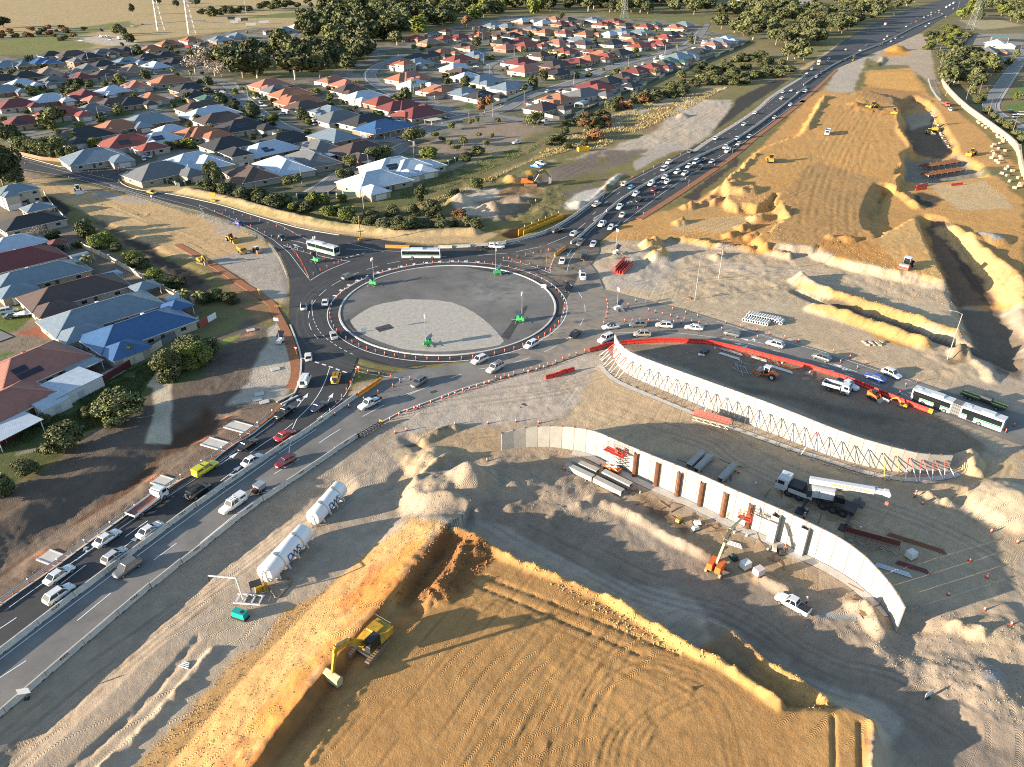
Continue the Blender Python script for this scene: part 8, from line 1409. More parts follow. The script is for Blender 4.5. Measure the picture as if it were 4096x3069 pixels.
# formwork decks in the far excavation
for i,(x,y) in enumerate(((1300,190),(1330,280))):
 p = gpt('14',x,y); r = thing('reinforcement_deck',('rusty reinforcement cage on props, farther of two','rusty reinforcement cage on props, nearer of two')[i],'rebar',p,heading('14',x,y,250,-40)); b = B(); L_ = 24
 for k in range(28): b.box((-L_/2+k*L_/28,0,1.7),(.08,4.5,.7))
 for k in range(9): b.box((0,-2.2+k*.55,2.1),(L_,.08,.08))
 o = part('bars',b.m('bars',M_RUST),r); o['kind'] = 'stuff'
 for k in range(7):
  for s_ in (-2.2,2.2): part('prop',B().cyl((-L_/2+k*4,s_,0),(-L_/2+k*4,s_,2.2),.1,n=5).m('prop',M_GALV),r)
# limestone block wall on the right, with courses of blocks
lw = smooth(PX('04:1400,800 1430,880 1600,1060 1830,1230 2020,1370 2130,1470 2155,1560; 14:2150,-20 2160,150 2212,330 2400,520'),1); M_LB2 = mat('limestone_block',(.55,.40,.25),.9,var=.15,vscale=.7); LBM = B().box((1.45,0,.5),(2.86,.9,.98)).m('block',M_LB2)
r = thing('limestone_wall','long curving wall of big golden limestone blocks beside the street','wall',lw[0])
for i,(p,a) in enumerate(walk(lw,2.9)):
 for c in range(3 if i > 6 else 2): part('block',LBM,r,(p.x-lw[0].x,p.y-lw[0].y+random.uniform(-.04,.04),c*1.0-.1),(0,0,a))
BLK = B().box((0,0,.5),(1.6,1.1,1.0),tx=.92,ty=.9).m('limestone_block',mat('loose_limestone',(.42,.33,.23),.9,var=.25))
rs = random.Random(4)
for p,a in walk(PX('04:1760,1200 1900,1290 1960,1400 1930,1560; 14:1930,60 1990,190 2030,270 2120,350 2180,430'),4.2):
 for k in range(1): q = p+Vector((rs.uniform(-3,3),rs.uniform(-2,2),0)); solo('limestone_block',BLK,'loose pale limestone block beside the golden block wall','block',(q.x,q.y,zt(q.x,q.y)-.05),rs.uniform(0,3))
for p,a in walk(PX('04:1250,1110 1330,1110; 04:1390,1260 1430,1340 1480,1420'),4): solo('limestone_block',BLK,'loose limestone block on the rim of the brown excavation','block',(p.x,p.y,zt(p.x,p.y)-.05),rs.uniform(0,3))
fence('04:1680,330 1600,460 1540,560 1480,640 1440,700',2.4,M_CREAMP,'tall cream masonry wall between bushland and houses',step=4,near=False,name='boundary_wall',cat='wall'); fence('04:1260,790 1290,880 1340,960 1390,1010',1.6,M_GALV,'pale steel edge fence above the haul ramp',step=3,rails=True,name='edge_fence')
# rubble boulders of broken asphalt
for k in range(14): p = P('24',480+k*16,455+(k % 4)*12); solo('rubble_chunk',BLK,'broken grey concrete chunk in the rubble heap by the east road','rubble',(p.x,p.y,zt(p.x,p.y)-.2),rs.uniform(0,3),scale=rs.uniform(.35,.6))
# ================================================================== PEOPLE
def skin_person(pose):
 J = {'pel': (0,0,.95),'chest': (.02,0,1.32),'neck': (.03,0,1.48),'head': (.05,0,1.62),'crown': (.04,0,1.74),'lk': (.04,.1,.5),'lf': (0,.11,.08),'lt': (.2,.12,.04),'rk': (.02,-.1,.5),'rf': (-.04,-.11,.08),'rt': (.16,-.12,.04),'ls': (.02,.19,1.42),'le': (.06,.27,1.15),'lh': (.26,.24,1.05),'rs': (.02,-.19,1.42),'re': (.06,-.27,1.15),'rh': (.22,-.25,.98)}
 J.update(pose); E = [('pel','chest'),('chest','neck'),('neck','head'),('head','crown'),('pel','lk'),('lk','lf'),('lf','lt'),('pel','rk'),('rk','rf'),('rf','rt'),('chest','ls'),('ls','le'),('le','lh'),('chest','rs'),('rs','re'),('re','rh')]
 RAD = dict(pel=.14,chest=.16,neck=.06,head=.1,crown=.08,lk=.075,rk=.075,lf=.05,rf=.05,lt=.045,rt=.045,ls=.07,rs=.07,le=.05,re=.05,lh=.045,rh=.045)
 ks = list(J); me = bpy.data.meshes.new('body'); me.from_pydata([J[k] for k in ks],[(ks.index(a),ks.index(b)) for a,b in E],[]); o = bpy.data.objects.new('body',me); COL.objects.link(o); o.modifiers.new('s','SKIN'); o.modifiers.new('d','SUBSURF').levels = 1
 for i,k in enumerate(ks): me.skin_vertices[0].data[i].radius = (RAD[k],RAD[k]); me.skin_vertices[0].data[i].use_root = k == 'pel'
 dg = bpy.context.evaluated_depsgraph_get(); dg.update(); out = bpy.data.meshes.new_from_object(o.evaluated_get(dg)); bpy.data.objects.remove(o)
 out.materials.clear(); M_SK = mat('skin',(.38,.22,.15),.6); M_TR = mat('navy_work_trousers',(.03,.035,.06),.85); M_SH = mat('hi_vis_shirt',(.78,.16,.03),.7)
 for q in (M_TR,M_SH,M_SK): out.materials.append(q)
 for f in out.polygons: z = f.center.z; f.material_index = 0 if z < .98 else (1 if z < 1.47 else 2); f.use_smooth = True
 return out
PB1 = skin_person({}); PB2 = skin_person({'chest': (.18,0,1.25),'neck': (.28,0,1.38),'head': (.33,0,1.5),'crown': (.38,0,1.61),'ls': (.16,.19,1.34),'rs': (.16,-.19,1.34),'le': (.36,.25,1.1),'re': (.36,-.25,1.1),'lh': (.55,.16,1.0),'rh': (.55,-.16,1.0),'lk': (.14,.1,.5),'rk': (-.08,-.1,.5),'rf': (-.2,-.11,.08),'rt': (-.02,-.12,.04)})
HM = B().ball((.05,0,1.68),.135,n=12,m=5,sz=.85,z0=0).cyl((.08,0,1.67),(.08,0,1.69),.17,n=12).m('hard_hat',M_WTRK,smooth=True); HM2 = B().ball((.36,0,1.57),.135,n=12,m=5,sz=.85,z0=0).m('hard_hat',M_WTRK,smooth=True)
VB = B().cyl((.02,0,1.0),(.02,0,1.06),.185,n=12).cyl((.02,0,1.22),(.02,0,1.27),.195,n=12).m('reflective_bands',M_WTRK)
HD = B()
for k in range(5): a = (k-2)*.018; HD.cyl((.26,.24+a,1.04),(.31+.01*(2-abs(k-2)),.24+a*1.2,1.0),.011,.009,n=5); HD.cyl((.22,-.25+a,.97),(.27,-.25+a*1.2,.93),.011,.009,n=5)
HD = HD.m('hands',mat('skin',(.38,.22,.15),.6))
for t_,x,y,rz,lb,b2,dz in (('33',1372,740,.6,'standing against the pale wall beside a rebar cage',0,.05),('33',1445,870,-.5,'bending at the foot of the boom lift basket',1,.0),('33',2005,1100,2.5,'bending over the trench rammer by the column shell',1,0),('33',2195,760,1.2,'standing behind the lower wall near the crane',0,0),('34',1030,520,2.0,'walking on the crane pad beside sand heaps',0,0),('43',648,150,2.2,'beside the parked white ute',0,0),('12',1462,580,1.0,'standing alone in the dig below the excavator',0,0)):
 p = gpt(t_,x,y); r = thing('person','worker in orange hi-vis, white helmet, '+lb,'person',(p.x,p.y,p.z+dz),rz); part('body',PB2 if b2 else PB1,r); part('hard_hat',HM2 if b2 else HM,r)
 if not b2: part('reflective_bands',VB,r); part('hands',HD,r)
r = thing('person','worker in yellow hi-vis standing in the boom lift basket','person',(pb.x+LB(L_ if False else (tgt-pb).xy.length-.2,.3,0)[0],pb.y+LB((tgt-pb).xy.length-.2,.3,0)[1],pb.z+4.06),hb); me = PB2.copy(); me.materials[1] = mat('hi_vis_yellow',(.62,.58,.04),.7); part('body',me,r); part('hard_hat',HM2,r)
# ================================================================== VEGETATION
def leaf_mat(name,c,c2):
 m = mat(name,c,.75,var=.1,vscale=.9,col2=c2,detail=5); n = m.node_tree; L = n.links; b = n.nodes['Principled BSDF']; src = b.inputs['Base Color'].links[0].from_socket
 oi = n.nodes.new('ShaderNodeObjectInfo'); mr = n.nodes.new('ShaderNodeMapRange'); mr.inputs[3].default_value = .72; mr.inputs[4].default_value = 1.3; L.new(oi.outputs['Random'],mr.inputs[0])
 v = n.nodes.new('ShaderNodeVectorMath'); v.operation = 'SCALE'; L.new(src,v.inputs[0]); L.new(mr.outputs[0],v.inputs['Scale']); L.new(v.outputs[0],b.inputs['Base Color'])
 b.inputs['Specular IOR Level'].default_value = .25; b.inputs['Transmission Weight'].default_value = 0.0
 return m
LEAF = {'gum': leaf_mat('gum_leaf',(.066,.074,.032),(.125,.125,.058)),'dark': leaf_mat('dark_leaf',(.050,.062,.027),(.105,.112,.048)),'olive': leaf_mat('olive_leaf',(.085,.098,.036),(.155,.16,.065)),'lime': leaf_mat('lime_leaf',(.10,.13,.025),(.19,.20,.05)),'brown': leaf_mat('autumn_leaf',(.17,.08,.035),(.28,.15,.07)),'bare': leaf_mat('bare_twig',(.20,.155,.12),(.33,.28,.23))}
M_BARK = mat('bark',(.22,.17,.13),.9,var=.25,vscale=3); M_BARKW = mat('pale_bark',(.45,.40,.34),.85,var=.2)
TRM = {}
def crown(kind,v,n,leaf):
 rd = np.random.RandomState(hash((kind,v)) % 1000 if False else (len(kind)*37+ord(kind[0])*11+v*101) % 997)
 shape = {'tree': (11,.30,.34,.60),'shrub': (8,.0,.36,.46),'ball': (7,.18,.40,.58),'tall': (9,.12,.24,.55)}[kind]; nl,z0,lr,zc = shape
 cs = []; 
 for i in range(nl):
  a = rd.rand()*6.28; q = .33*rd.rand()**.5; z = z0+.12+(1-z0-.30)*(i+.5)/nl
  if kind == 'ball': q *= .6
  cs.append((q*math.cos(a),q*math.sin(a),z,lr*(.55+.45*rd.rand())*(1.0-.35*abs(z-zc))))
 V = np.empty((n*4,3)); k = 0
 which = rd.choice(nl,n,p=np.array([c[3]**2 for c in cs])/sum(c[3]**2 for c in cs)); clump = rd.randint(0,26,n)
 cd = rd.randn(nl,26,3); cd /= np.linalg.norm(cd,axis=2)[:,:,None]
 d = cd[which,clump]+rd.randn(n,3)*.24; d /= np.linalg.norm(d,axis=1)[:,None]; rr = (.62+.38*rd.rand(n)**.6)*np.where(rd.rand(n) < .12,1.12,1.0)
 C = np.array(cs); cen = C[which,:3]+d*(C[which,3]*rr)[:,None]*np.array([1,1,.8]); cen[:,2] = np.clip(cen[:,2],.01,1.02)
 nrm = d+rd.randn(n,3)*.75; nrm /= np.linalg.norm(nrm,axis=1)[:,None]; up = rd.randn(n,3); e1 = np.cross(nrm,up); e1 /= np.linalg.norm(e1,axis=1)[:,None]; e2 = np.cross(nrm,e1); s = leaf*(.6+.8*rd.rand(n))[:,None]
 V[0::4] = cen-e1*s-e2*s*.6; V[1::4] = cen+e1*s*.3-e2*s*.9; V[2::4] = cen+e1*s+e2*s*.6; V[3::4] = cen-e1*s*.4+e2*s*.9
 return V,np.arange(n*4).reshape(n,4),cs
def tree_meshes(kind,v,lf,lod):
 key = (kind,v,lf,lod)
 if key not in TRM:
  n,leaf = {0: (8000,.026),1: (3600,.038),2: (1500,.060)}[lod]
  if lf == 'bare': n = n//3; leaf *= .5
  V,Fq,cs = crown(kind,v,n,leaf); me = bpy.data.meshes.new('crown'); me.from_pydata(V.tolist(),[],Fq.tolist()); me.materials.append(LEAF[lf])
  b = B(); z0 = .05 if kind == 'shrub' else .34; b.cyl((0,0,-.06),(0,0,z0),.035,.024,n=7)
  for c in cs[:6]: b.cyl((0,0,z0*.9),(c[0]*.9,c[1]*.9,c[2]),.017,.006,n=5)
  TRM[key] = (me,b.m('trunk',M_BARKW if lf in ('gum','bare') else M_BARK))
 return TRM[key]
TN = {('tree','gum'): ('gum_tree','tree'),('tree','dark'): ('eucalypt_tree','tree'),('tree','olive'): ('paperbark_tree','tree'),('ball','dark'): ('street_tree','tree'),('ball','olive'): ('garden_tree','tree'),('tree','bare'): ('leafless_tree','tree'),('shrub','gum'): ('shrub','shrub'),('shrub','dark'): ('bush','shrub'),('shrub','olive'): ('shrub','shrub'),('shrub','lime'): ('garden_bush','shrub')}
tn = 0
def tree(p,h,w,kind,lf,lb,z=None):
 global tn
 tn += 1; d = math.hypot(p.x,p.y); lod = 0 if d < 240 else (1 if d < 480 else 2)
 cm,tm = tree_meshes(kind,tn % 3,lf,lod); name,cat = TN.get((kind,lf),('tree','tree') if kind != 'shrub' else ('shrub','shrub'))
 if z is None: z = zt(p.x,p.y) if d < 480 else 0.0
 r = thing(name,lb,cat,(p.x,p.y,z-.05),tn*1.7,scale=(w,w,h)); part('crown',cm,r); part('trunk',tm,r)
def trees(t_,s,kind,lf,lb):
 for q in s.split(): f = [float(k) for k in q.split(',')]; tree(P(t_,f[0],f[1]),f[2],f[3]*1.25,kind,lf,lb)
def scatter(spec,n,kinds,hr,lb,ratio=(.7,1.0),gap=4.0,seed=1):
 poly = PX(spec); rd = random.Random(seed); a,b,c,d = pxmin(poly,0); pts = []; k = 0
 while len(pts) < n and k < n*80:
  k += 1; x,y = rd.uniform(a,b),rd.uniform(c,d)
  if sdpoly(np.array([x]),np.array([y]),poly)[0] < 0 or any((x-q[0])**2+(y-q[1])**2 < gap*gap for q in pts): continue
  if any((x-q[0].x)**2+(y-q[0].y)**2 < (q[1]+2)**2 for q in HOUSES): continue
  pts.append((x,y)); h = rd.uniform(*hr); kd,lf,wd = rd.choice(kinds); tree(Vector((x,y,0)),h,h*rd.uniform(*ratio)*1.45,kd,lf,lb % wd)
# big shrubs above the basin
for x,y,h,w,lf,lb in ((1330,1290,6.5,10,'olive','largest olive bush beside the pale concrete ramp'),(1880,800,6.5,8.5,'olive','tall olive bush against the maroon fence end'),(2110,690,6,8,'lime','yellow-green bush behind the tall olive bush'),(690,1640,6,8.5,'olive','round olive bush at the track below the maroon fence'),(1450,650,4,5.5,'lime','bright green garden bush beside the blue roofed house'),(970,1255,2.5,3,'olive','small olive bush between the two largest bushes'),(440,1350,2.4,4,'dark','dark garden bush inside the maroon fence'),(1230,200,1.5,3,'dark','low dark garden hedge clump by the grey roof')): tree(P('20',x,y),h,w,'shrub',lf,lb)
for x,y,h,w in ((30,1990,4,7),(270,1890,3,5)): tree(P('S',x*.4,y),h,w,'shrub','olive','olive bush at the frame edge of the grass track')
trees('10','900,950,6,6 930,900,5,5','shrub','olive','grey-green bush at the end of the topsoil strip'); trees('10','1080,1050,4.5,6 1160,990,4,5 1420,1230,4,6 1690,1420,4,4','shrub','lime','yellow-green bush on the mulch bank behind the yards'); trees('10','1550,1250,3,5 1850,1470,3,5 1950,1490,3,4 1280,1080,2.5,4','shrub','dark','dark low bush on the mulch bank'); trees('10','440,1010,6,6','tree','bare','bare white-twigged tree in a back yard'); trees('10','200,860,3.5,4 430,860,4,4 600,960,3,5 570,1110,3,6 110,1290,2.5,4 850,1060,2.5,3','shrub','dark','garden bush in the yards of the left row'); trees('11','190,1610,3.5,4 40,1640,3,4 300,1650,3,5','shrub','dark','dark bush at the foot of the brown bank'); trees('21','30,640,5,8 -60,560,5,7','shrub','dark','dark bush beside the limestone track')
trees('10','40,380,17,11 -80,420,18,13 130,330,14,9 190,390,8,8','tree','dark','huge dark gum at the end of the left house row')
trees('10','420,70,7,5 540,100,8,6 620,110,7,5 800,130,7,5 700,120,6,5 330,50,7,5 250,30,7,5','tree','olive','grey-green roadside gum before the orange timber fence')
# shrub belt behind the north-west berm
trees('11','150,360,9,5.5','tree','olive','tall grey-green tree behind the pier fence'); trees('11','60,440,4.5,6 300,480,5,6 470,520,5,6.5 610,520,5.5,6 680,570,4.5,6 830,590,5,7.5 900,570,4.5,5 1140,650,4,5 180,440,4,5 560,500,4,5 760,580,4,5 1030,620,3,4.5','shrub','dark','dark roadside shrub in the belt above the sand berm'); trees('11','1240,600,5.5,4.5 1340,590,4.5,4 1350,690,3.5,6 1490,660,2.5,4 1600,740,5,6.5 1000,620,3,4 1520,560,3,4','shrub','lime','yellow-green shrub in the belt above the sand berm'); trees('11','1740,790,3.5,5 1870,790,4,6 1830,730,3,5 2080,710,4,5 2010,850,3.5,6 2160,870,3.5,6 2120,780,3,4 1950,830,3,5','shrub','gum','grey shrub near the thin light pole')
trees('11','1000,400,5,6','tree','olive','rounded tree on the cul-de-sac lawn'); trees('11','1620,210,6.5,5.5 1550,370,6.5,5 1605,330,5,4','tree','olive','slender grey-green street tree in the cul-de-sac'); trees('11','1880,110,6,6 1990,100,6,5 1960,130,3,3','tree','olive','broad grey-green street tree at the cul-de-sac bend')
trees('12','240,580,7.5,5','tall','dark','upright dark tree standing alone in the grass'); trees('12','155,700,4.5,4.5 290,650,4.5,4.5 360,720,6,5.5 405,630,3,3 440,790,4.5,2.5','shrub','dark','dark green shrub beside the spoil heap'); trees('12','100,870,4,6 200,850,4,6 310,830,4,5 30,850,3.5,6 440,860,3,6 560,830,3,6 730,830,4,4 800,860,3.5,5','shrub','gum','grey-green shrub in the clump above the berm'); trees('12','640,740,3.5,5','shrub','brown','reddish shrub beside the spoil heap'); trees('12','830,420,4.5,5 550,480,2.5,4 600,460,2,2.5','shrub','olive','bush in the dry grass below the dig'); trees('12','310,95,5.5,8','ball','lime','round yellow-green tree behind the pier fence'); trees('12','730,110,4,5 820,50,4.5,6','shrub','dark','dark bush at the end of the pier fence'); trees('12','100,260,3,4','shrub','olive','small grey bush inside the pier fence')
trees('02','155,1570,9,9','tree','gum','leaning gum at the corner of the planted reserve'); trees('02','1440,1385,9,6 1500,1330,6,4 1370,1360,5,3.5','tree','olive','gum at the street end by the dark fence'); trees('02','915,1220,11,8','tall','brown','russet autumn tree on the small street roundabout'); trees('02','1435,960,8,7 1545,870,8,6.5 1330,1000,5,5 60,1090,8,8 700,930,7,7 500,920,5,5 830,500,8,9 1740,200,8,7 1400,410,7,6 560,860,5,4','ball','dark','dark round street tree among the tiled roofs'); trees('02','720,290,12,10','tree','brown','pale brown deciduous tree above the estate'); trees('02','560,1400,4,4 370,1490,3,3.5 690,1580,5,4 770,1360,4,2.5 830,1330,4,2.5 455,1530,2.5,3 850,1490,3,2.5 930,1580,3,3 1050,1330,3,3 600,1630,3,4 540,1580,3,3 990,1500,3,2','tree','olive','young sapling in the mulched reserve beside the curving footpath')
trees('00','230,1000,6,6 350,1030,6,7 970,950,5,6 700,1010,4,5 1290,900,6,6 1580,860,7,7 1300,1240,6,6 550,1020,3,5','ball','olive','rounded autumn-green street tree in the far estate'); trees('00','770,930,5,4 830,930,5,4 880,920,5,4','ball','dark','dark clipped tree in the row of three'); trees('00','2050,630,7,8 1780,640,5,5 1500,590,7,7 2030,1100,6,6 1190,1060,4,4 1560,980,4,4','ball','dark','dark yard tree in the far estate'); trees('00','590,1390,11,11','tree','olive','tall spreading tree with bare lower trunk by the far street'); trees('00','2110,790,14,14 2200,700,14,14','tree','bare','big leafless pale tree in the estate park')
for i,x in enumerate((300,325,350,375)): tree(P('00',x,710-i*2),9,1.9,'tall','dark','tall pencil pine in the row of four')
trees('00','820,1560,6,6 1040,1590,5,7 1680,1610,4,5 2040,1600,5,7 1820,1610,4,4 1310,1610,3,4 1550,1420,3,4 1370,1480,3,4 2150,1330,5,5 760,1060,6,5','shrub','lime','leafy garden bush between far estate roofs'); trees('00','250,1640,7,8 400,1650,7,7 500,1640,7,8 620,1640,7,7 130,1600,12,11','tree','olive','grey-green gum in the row before the blue-grey roof')
trees('00','1280,370,10,10 1340,385,8,8 1400,460,9,10','ball','dark','dark round tree in the gravel yard'); trees('00','1430,160,15,7','tree','gum','lone gum in the dry paddock'); trees('00','1720,50,14,14 2110,70,14,14 1905,90,12,8 40,300,12,16 470,360,6,8','tree','dark','dark paddock tree near the pylons')
trees('01','140,180,13,13','ball','dark','dark round tree at the yard entrance'); trees('01','570,1270,8,8 1100,1290,7,6 240,1130,7,8 90,1050,6,6 100,930,7,6','ball','dark','dark street tree on the verge of the main estate street')
scatter('01:1060,470 1150,250 1350,150 1750,60 2050,60 2212,200 2212,430 1850,470 1500,490',70,[('tree','gum','grey-green'),('tree','dark','dark'),('ball','dark','dense dark'),('tree','olive','olive')],(14,24),'tall %s gum in the stand behind the estate',gap=5.5,seed=3); scatter('01:290,880 300,640 600,640 820,560 1150,540 1600,530 1850,640 1780,760 1500,800 1150,880 900,860 620,870',34,[('tree','gum','grey-green'),('tree','gum','grey-green'),('tree','dark','dark'),('ball','olive','olive')],(12,20),'%s gum in the park between the estate blocks',gap=7,seed=4)
scatter('01:0,860 0,640 260,640 280,850',7,[('tree','bare','leafless'),('ball','olive','olive')],(8,14),'%s tree at the park edge by the orange roofs',gap=6,seed=5)
scatter('02:-50,500 -50,200 150,60 700,-20 1400,-40 2212,-40 2212,120 1800,130 1300,170 1100,230 700,260 500,300 150,400',120,[('tree','gum','grey-green'),('tree','dark','dark'),('ball','dark','dense dark'),('ball','lime','yellow-green')],(13,22),'%s tree in the wide belt beyond the red roofs',gap=6,seed=6); scatter('03:0,180 0,-20 450,-40 900,-20 1200,60 1250,170 800,160 400,150',70,[('tree','gum','grey-green'),('tree','dark','dark'),('tree','olive','olive')],(14,22),'tall %s tree beyond the power line reserve',gap=9,seed=7)
scatter('03:1200,380 1190,200 1350,110 1700,30 2050,60 2212,200 2212,620 2050,680 1900,560 1800,480 1600,440 1400,400',62,[('tree','gum','grey-green'),('tree','olive','olive'),('tree','dark','dark')],(10,18),'%s gum in the grove beside the highway',gap=6,seed=8); scatter('03:700,1040 900,820 1250,660 1550,600 1950,650 2100,760 1900,860 1500,920 1300,960 1000,1000',60,[('shrub','gum','grey-green'),('shrub','olive','olive'),('shrub','dark','dark')],(3,6),'%s banksia scrub bush on the strip above the highway',(1.1,1.6),4.5,9); scatter('02:1550,1656 1600,1480 1800,1350 2212,1220; 03:200,1100 520,980 650,1100 500,1130 200,1200; 02:2212,1500 1900,1600',30,[('shrub','olive','olive'),('shrub','gum','grey-green'),('shrub','brown','brownish')],(3,6),'%s scrub bush above the yellow skip',(1.0,1.5),4,10); scatter('03:650,1060 700,930 920,950 930,1060',7,[('shrub','olive','olive')],(4,6),'big %s bush beside the sandy track',(1.1,1.5),5,11)
scatter('04:0,640 0,200 130,120 500,60 900,60 800,180 620,240 470,330 200,470',60,[('tree','gum','grey-green'),('tree','olive','olive'),('tree','dark','dark')],(10,17),'%s gum along the left side of the far highway',gap=6,seed=12); scatter('04:0,110 0,-60 900,-90 1350,-60 1100,60 800,140',36,[('tree','dark','dark'),('tree','gum','grey-green')],(10,16),'distant %s tree behind the far highway bend',gap=11,seed=13); scatter('04:1560,130 1750,60 2209,0 2500,0 2500,200 2209,240 1850,200 1600,230',40,[('tree','olive','olive'),('ball','dark','dark'),('tree','lime','yellow-green')],(9,16),'%s tree on the right side of the far highway',gap=9,seed=14); scatter('04:1260,520 1250,370 1430,260 1600,320 1680,340 1560,540 1450,600',30,[('shrub','gum','grey-green'),('shrub','lime','yellow-green'),('shrub','dark','dark')],(3.5,7),'%s scrub bush left of the cream masonry wall',(1.0,1.4),5,15)
scatter('04:1430,860 1440,720 1560,560 1680,560 1760,640 1860,640 1850,860 1700,900 1560,900',26,[('tree','gum','grey-green'),('tree','dark','dark'),('tree','olive','olive')],(9,15),'%s gum in the thicket behind the block wall',gap=5,seed=16); trees('04','1840,1120,4,5 1910,1180,4,5 2060,1290,5,6 1960,1240,4,5 2130,1360,4,5 2180,1420,4,6 1780,1000,5,6 1740,1020,4,5 2050,650,6,6 2130,560,6,5 1950,720,5,5 1680,930,5,6','ball','olive','rounded street tree beside the power pole street'); trees('04','2130,990,6,4','tall','lime','upright light green tree on a lawn')
scatter('01:570,120 900,60 1400,40 1400,90 900,110 600,150',22,[('tree','dark','dark'),('tree','gum','grey-green')],(7,12),'%s tree in the windbreak by the playing field',gap=10,seed=17); scatter('01:0,200 0,130 250,100 560,90 560,140 300,150',22,[('shrub','gum','grey-green'),('shrub','dark','dark')],(4,7),'%s scrub bush in the hedge behind the trailers',(1.2,1.6),9,18); scatter('00:0,340 700,300 1200,350 700,440 0,420',26,[('shrub','gum','grey-green'),('shrub','brown','brownish')],(2.5,5),'%s scrub bush on the paddock verge',(1.2,1.8),9,19)
for zi,(spec,n) in enumerate((('00:0,700 1100,520 2212,420 2212,1656 0,1500',70),('01:0,1050 700,900 2212,1050 2212,1500 900,1600 0,1656',45),('02:50,450 900,300 2212,250 2212,900 1300,1000 300,1000',60),('03:0,300 900,260 1100,480 400,760 0,1000',34))): scatter(spec,n,[('shrub','dark','dark'),('shrub','lime','yellow-green'),('ball','olive','olive')],(2,4.5),'%%s yard bush %s' % ('below the dry paddock','near the tall gums','among the red roofs','inside the long rear fence')[zi],(.9,1.3),6,30+zi)
# palms
def palm(t_,x,y,h,lb,w=2.6):
 p = P(t_,x,y); r = thing('palm_tree',lb,'palm',(p.x,p.y,0),x); part('trunk',B().cyl((0,0,0),(0,0,h),.2,.14,n=8).m('trunk',M_BARK),r)
 if 'fr' not in TRM:
  b = B(); 
  for j in range(2):
   pts = [(k*.25*w/2.6,0,.9*math.sin(k*.25)-.09*k*k*.25) for k in range(9)]
  for k in range(8):
   x0,_,z0 = pts[k]; x1,_,z1 = pts[k+1]
   for s_ in (-1,1): b.add([(x0,0,z0),(x1,0,z1),(x1+.25,s_*.55*(1-.07*k),z1-.35),(x0+.25,s_*.55*(1-.07*k),z0-.35)],[(0,1,2,3)])
  TRM['fr'] = b.m('frond',leaf_mat('palm_leaf',(.10,.11,.035),(.20,.19,.07)))
 for k in range(13): part('frond',TRM['fr'],r,(0,0,h),(0,R(-15+30*((k*7) % 3)),k*2*math.pi/13),scale=(w/2.6*1.15,)*3)
for a in (('10',830,1350,3.2,'feathery palm nearest the arched shelter'),('10',980,1290,4.0,'taller feathery palm beside the cream fence'),('10',2000,1630,2.6,'low palm next to the small garden shed'),('10',2170,1650,2.5,'low palm at the mulch bank'),('02',150,1000,7,'tall thin palm on the estate lawn, left one'),('02',245,1050,8,'tall thin palm on the estate lawn, right one'),('02',1620,640,7,'palm between maroon and brown roofs, left one'),('02',1700,650,7,'palm between maroon and brown roofs, right one'),('03',595,830,6,'palm by the white patio roof'),('03',505,430,6,'palm before the red roofs'),('03',835,550,5,'palm on the street corner lawn'),('03',375,540,6,'palm before the orange porch'),('00',720,1130,6,'palm in a far estate yard'),('00',1880,820,5,'palm before the silver roof in the far estate'),('00',2070,850,5,'low palm on the far estate verge'),('01',520,430,8,'tall palm among the blue-grey roofs'),('01',120,1480,6,'palm beside the low slate fence'),('01',1390,940,6,'palm among pinkish clay roofs'),('01',1700,960,5,'palm beside the curved estate street')): palm(*a)
# low grass and weeds (uncountable)
def tufts(spec,n,h,w,mt,nm,seed):
 poly = PX(spec); rs_ = np.random.RandomState(seed); a,b,c,d = pxmin(poly,0); x = rs_.uniform(a,b,n*3); y = rs_.uniform(c,d,n*3); k = (sdpoly(x,y,poly) > 0) & (fbm(x,y,6,seed) > -.15); x,y = x[k][:n],y[k][:n]; z = height(x,y); n = len(x); an = rs_.uniform(0,3.14,n); hh = h*(.5+rs_.rand(n)); dx,dy = np.cos(an)*w,np.sin(an)*w; lx,ly = rs_.randn(n)*h*.3,rs_.randn(n)*h*.3
 V = np.empty((n*3,3)); V[0::3] = np.stack([x-dx,y-dy,z-.02],1); V[1::3] = np.stack([x+dx,y+dy,z-.02],1); V[2::3] = np.stack([x+lx,y+ly,z+hh],1); me = bpy.data.meshes.new(nm); me.from_pydata(V.tolist(),[],np.arange(n*3).reshape(n,3).tolist()); me.materials.append(mt); o = struct(nm,me,kind='stuff'); o['label'] = {'dry_grass': 'dry yellow grass on the bank above the dig','grass': 'green grass and weeds along the track'}[nm]; o['category'] = 'grass'
tufts('12:0,640 500,480 1000,280 1500,100 2100,-60 1500,60 1000,330 600,560 100,640',26000,.5,.13,mat('dry_blade',(.33,.26,.11),.9,var=.25,vscale=.6),'dry_grass',3); tufts('12:0,460 700,170 1100,20 1500,-60 1500,-20 1000,200 500,420 0,560',16000,.3,.12,mat('green_blade',(.10,.13,.04),.9,var=.3,vscale=.5),'grass',4); tufts('20:0,1600 800,1080 1450,720 1650,660 1700,760 1300,1300 700,1500 420,1656',22000,.35,.1,mat('green_blade',(.10,.13,.04),.9,var=.3,vscale=.5),'grass',5); tufts('03:0,1300 600,1080 900,1010 1380,940 800,1250 0,1600; 02:1500,1656',22000,.6,.2,mat('dry_blade',(.33,.26,.11),.9,var=.25,vscale=.6),'dry_grass',6)
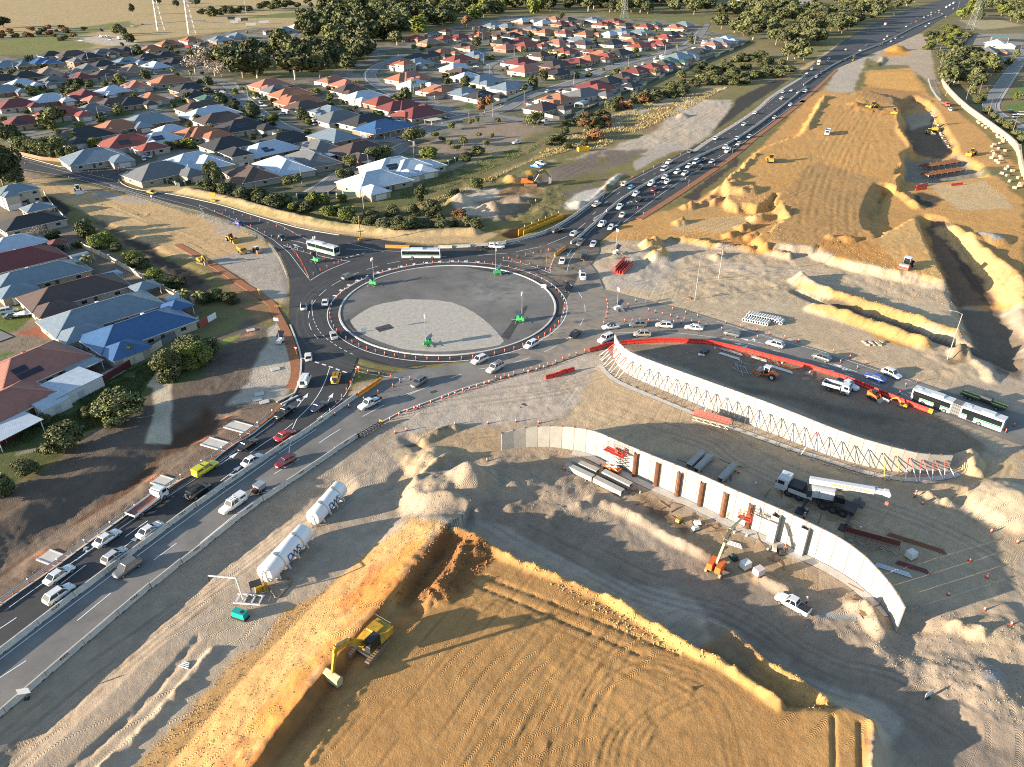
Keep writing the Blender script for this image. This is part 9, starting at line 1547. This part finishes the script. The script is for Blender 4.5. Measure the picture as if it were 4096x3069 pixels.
# clods on the banks and pads (uncountable)
def clods(spec,n,s0,s1,mt,z,seed,nm='clods',lab='scattered soil clods on the orange bank'):
 poly = PX(spec,z); rs_ = np.random.RandomState(seed); a,b,c,d = pxmin(poly,0); x = rs_.uniform(a,b,n*4); y = rs_.uniform(c,d,n*4); k = sdpoly(x,y,poly) > 0; x,y = x[k][:n],y[k][:n]; zz = height(x,y); n = len(x); s = s0+(s1-s0)*rs_.rand(n)**3; V = []; 
 T = np.array([(1,0,0),(-.5,.87,0),(-.5,-.87,0),(0,0,1.1)]); an = rs_.uniform(0,6.28,n); V = np.empty((n*4,3))
 for i in range(4): V[i::4] = np.stack([x+s*(T[i,0]*np.cos(an)-T[i,1]*np.sin(an)),y+s*(T[i,0]*np.sin(an)+T[i,1]*np.cos(an)),zz-.03+s*T[i,2]],1)
 f = np.arange(n)[:,None]*4; Fq = np.concatenate([f+np.array([[0,1,3]]),f+np.array([[1,2,3]]),f+np.array([[2,0,3]])]); me = bpy.data.meshes.new(nm); me.from_pydata(V.tolist(),[],Fq.tolist()); me.materials.append(mt); o = struct(nm,me,kind='stuff'); o['label'] = lab; o['category'] = 'soil'
M_CL1 = mat('clod_orange',(.40,.23,.10),.95,var=.3,vscale=2); M_CL2 = mat('clod_grey',(.27,.225,.18),.95,var=.3,vscale=2); M_CL3 = mat('clod_gold',(.44,.27,.115),.95,var=.3,vscale=2)
clods('32:480,840 60,1370; 41:1330,370 830,950 310,1656 -500,2650; 40:1200,1656 2209,560; 41:200,400 650,0; 31:1600,1200 2212,750',5000,.04,.16,M_CL1,2.2,11); clods('32:440,880 950,1030 1000,1200 500,1656 0,1656; 41:1600,100 1300,700 700,1500',2600,.05,.3,mat('clod_brown',(.24,.12,.05),.95,var=.3),3,12,lab='dark clods in the trench at the pad tip'); clods('32:760,900 1300,1190; 42:590,0 1263,370; 43:330,480 560,650 860,660 500,420 200,440; 42:1000,330',2600,.06,.28,M_CL3,3.2,13,lab='gold clods along the pad bund'); clods('32:0,0 1600,0 2212,100 2212,1000 900,800 0,700',4000,.03,.15,M_CL2,0,14,lab='grey clods round the stockpile'); clods('44:100,60 1109,250 1109,800 500,500',3000,.04,.16,M_CL2,0,15,lab='grey clods at the end of the lower wall'); clods('13:300,980 2212,1100 2212,1656 500,1500',4000,.04,.14,M_CL2,0,16,lab='grey clods on the rutted sand'); clods('13:700,900 1700,350 2100,1150 1200,1050',3500,.04,.18,M_CL3,1.5,17,lab='gold clods on the spoil heaps'); clods('12:450,450 1600,200 1900,600 1000,900',3000,.04,.16,mat('clod_tan',(.36,.28,.20),.95,var=.3),0,18,lab='tan clods round the dig'); clods('30:0,1380 1900,120 2212,200 0,1600; 21:700,1200 860,1110',4000,.03,.13,M_CL2,-.5,19,lab='rough clods between rail and basin'); clods('14:0,950 1300,1300 1500,1656 0,1400; 24:600,300 1600,300 1850,850',3000,.05,.18,M_CL3,1,20,lab='gold clods beside the spoil berms')
# ------------------------------------------------------------------ look-alikes that only their place tells apart share a label and a group
for (lb,cat),obs in LABELS.items():
 if len(obs) > 1:
  for o in obs:
   if 'group' not in o: o['group'] = 'set of: '+lb[:60]
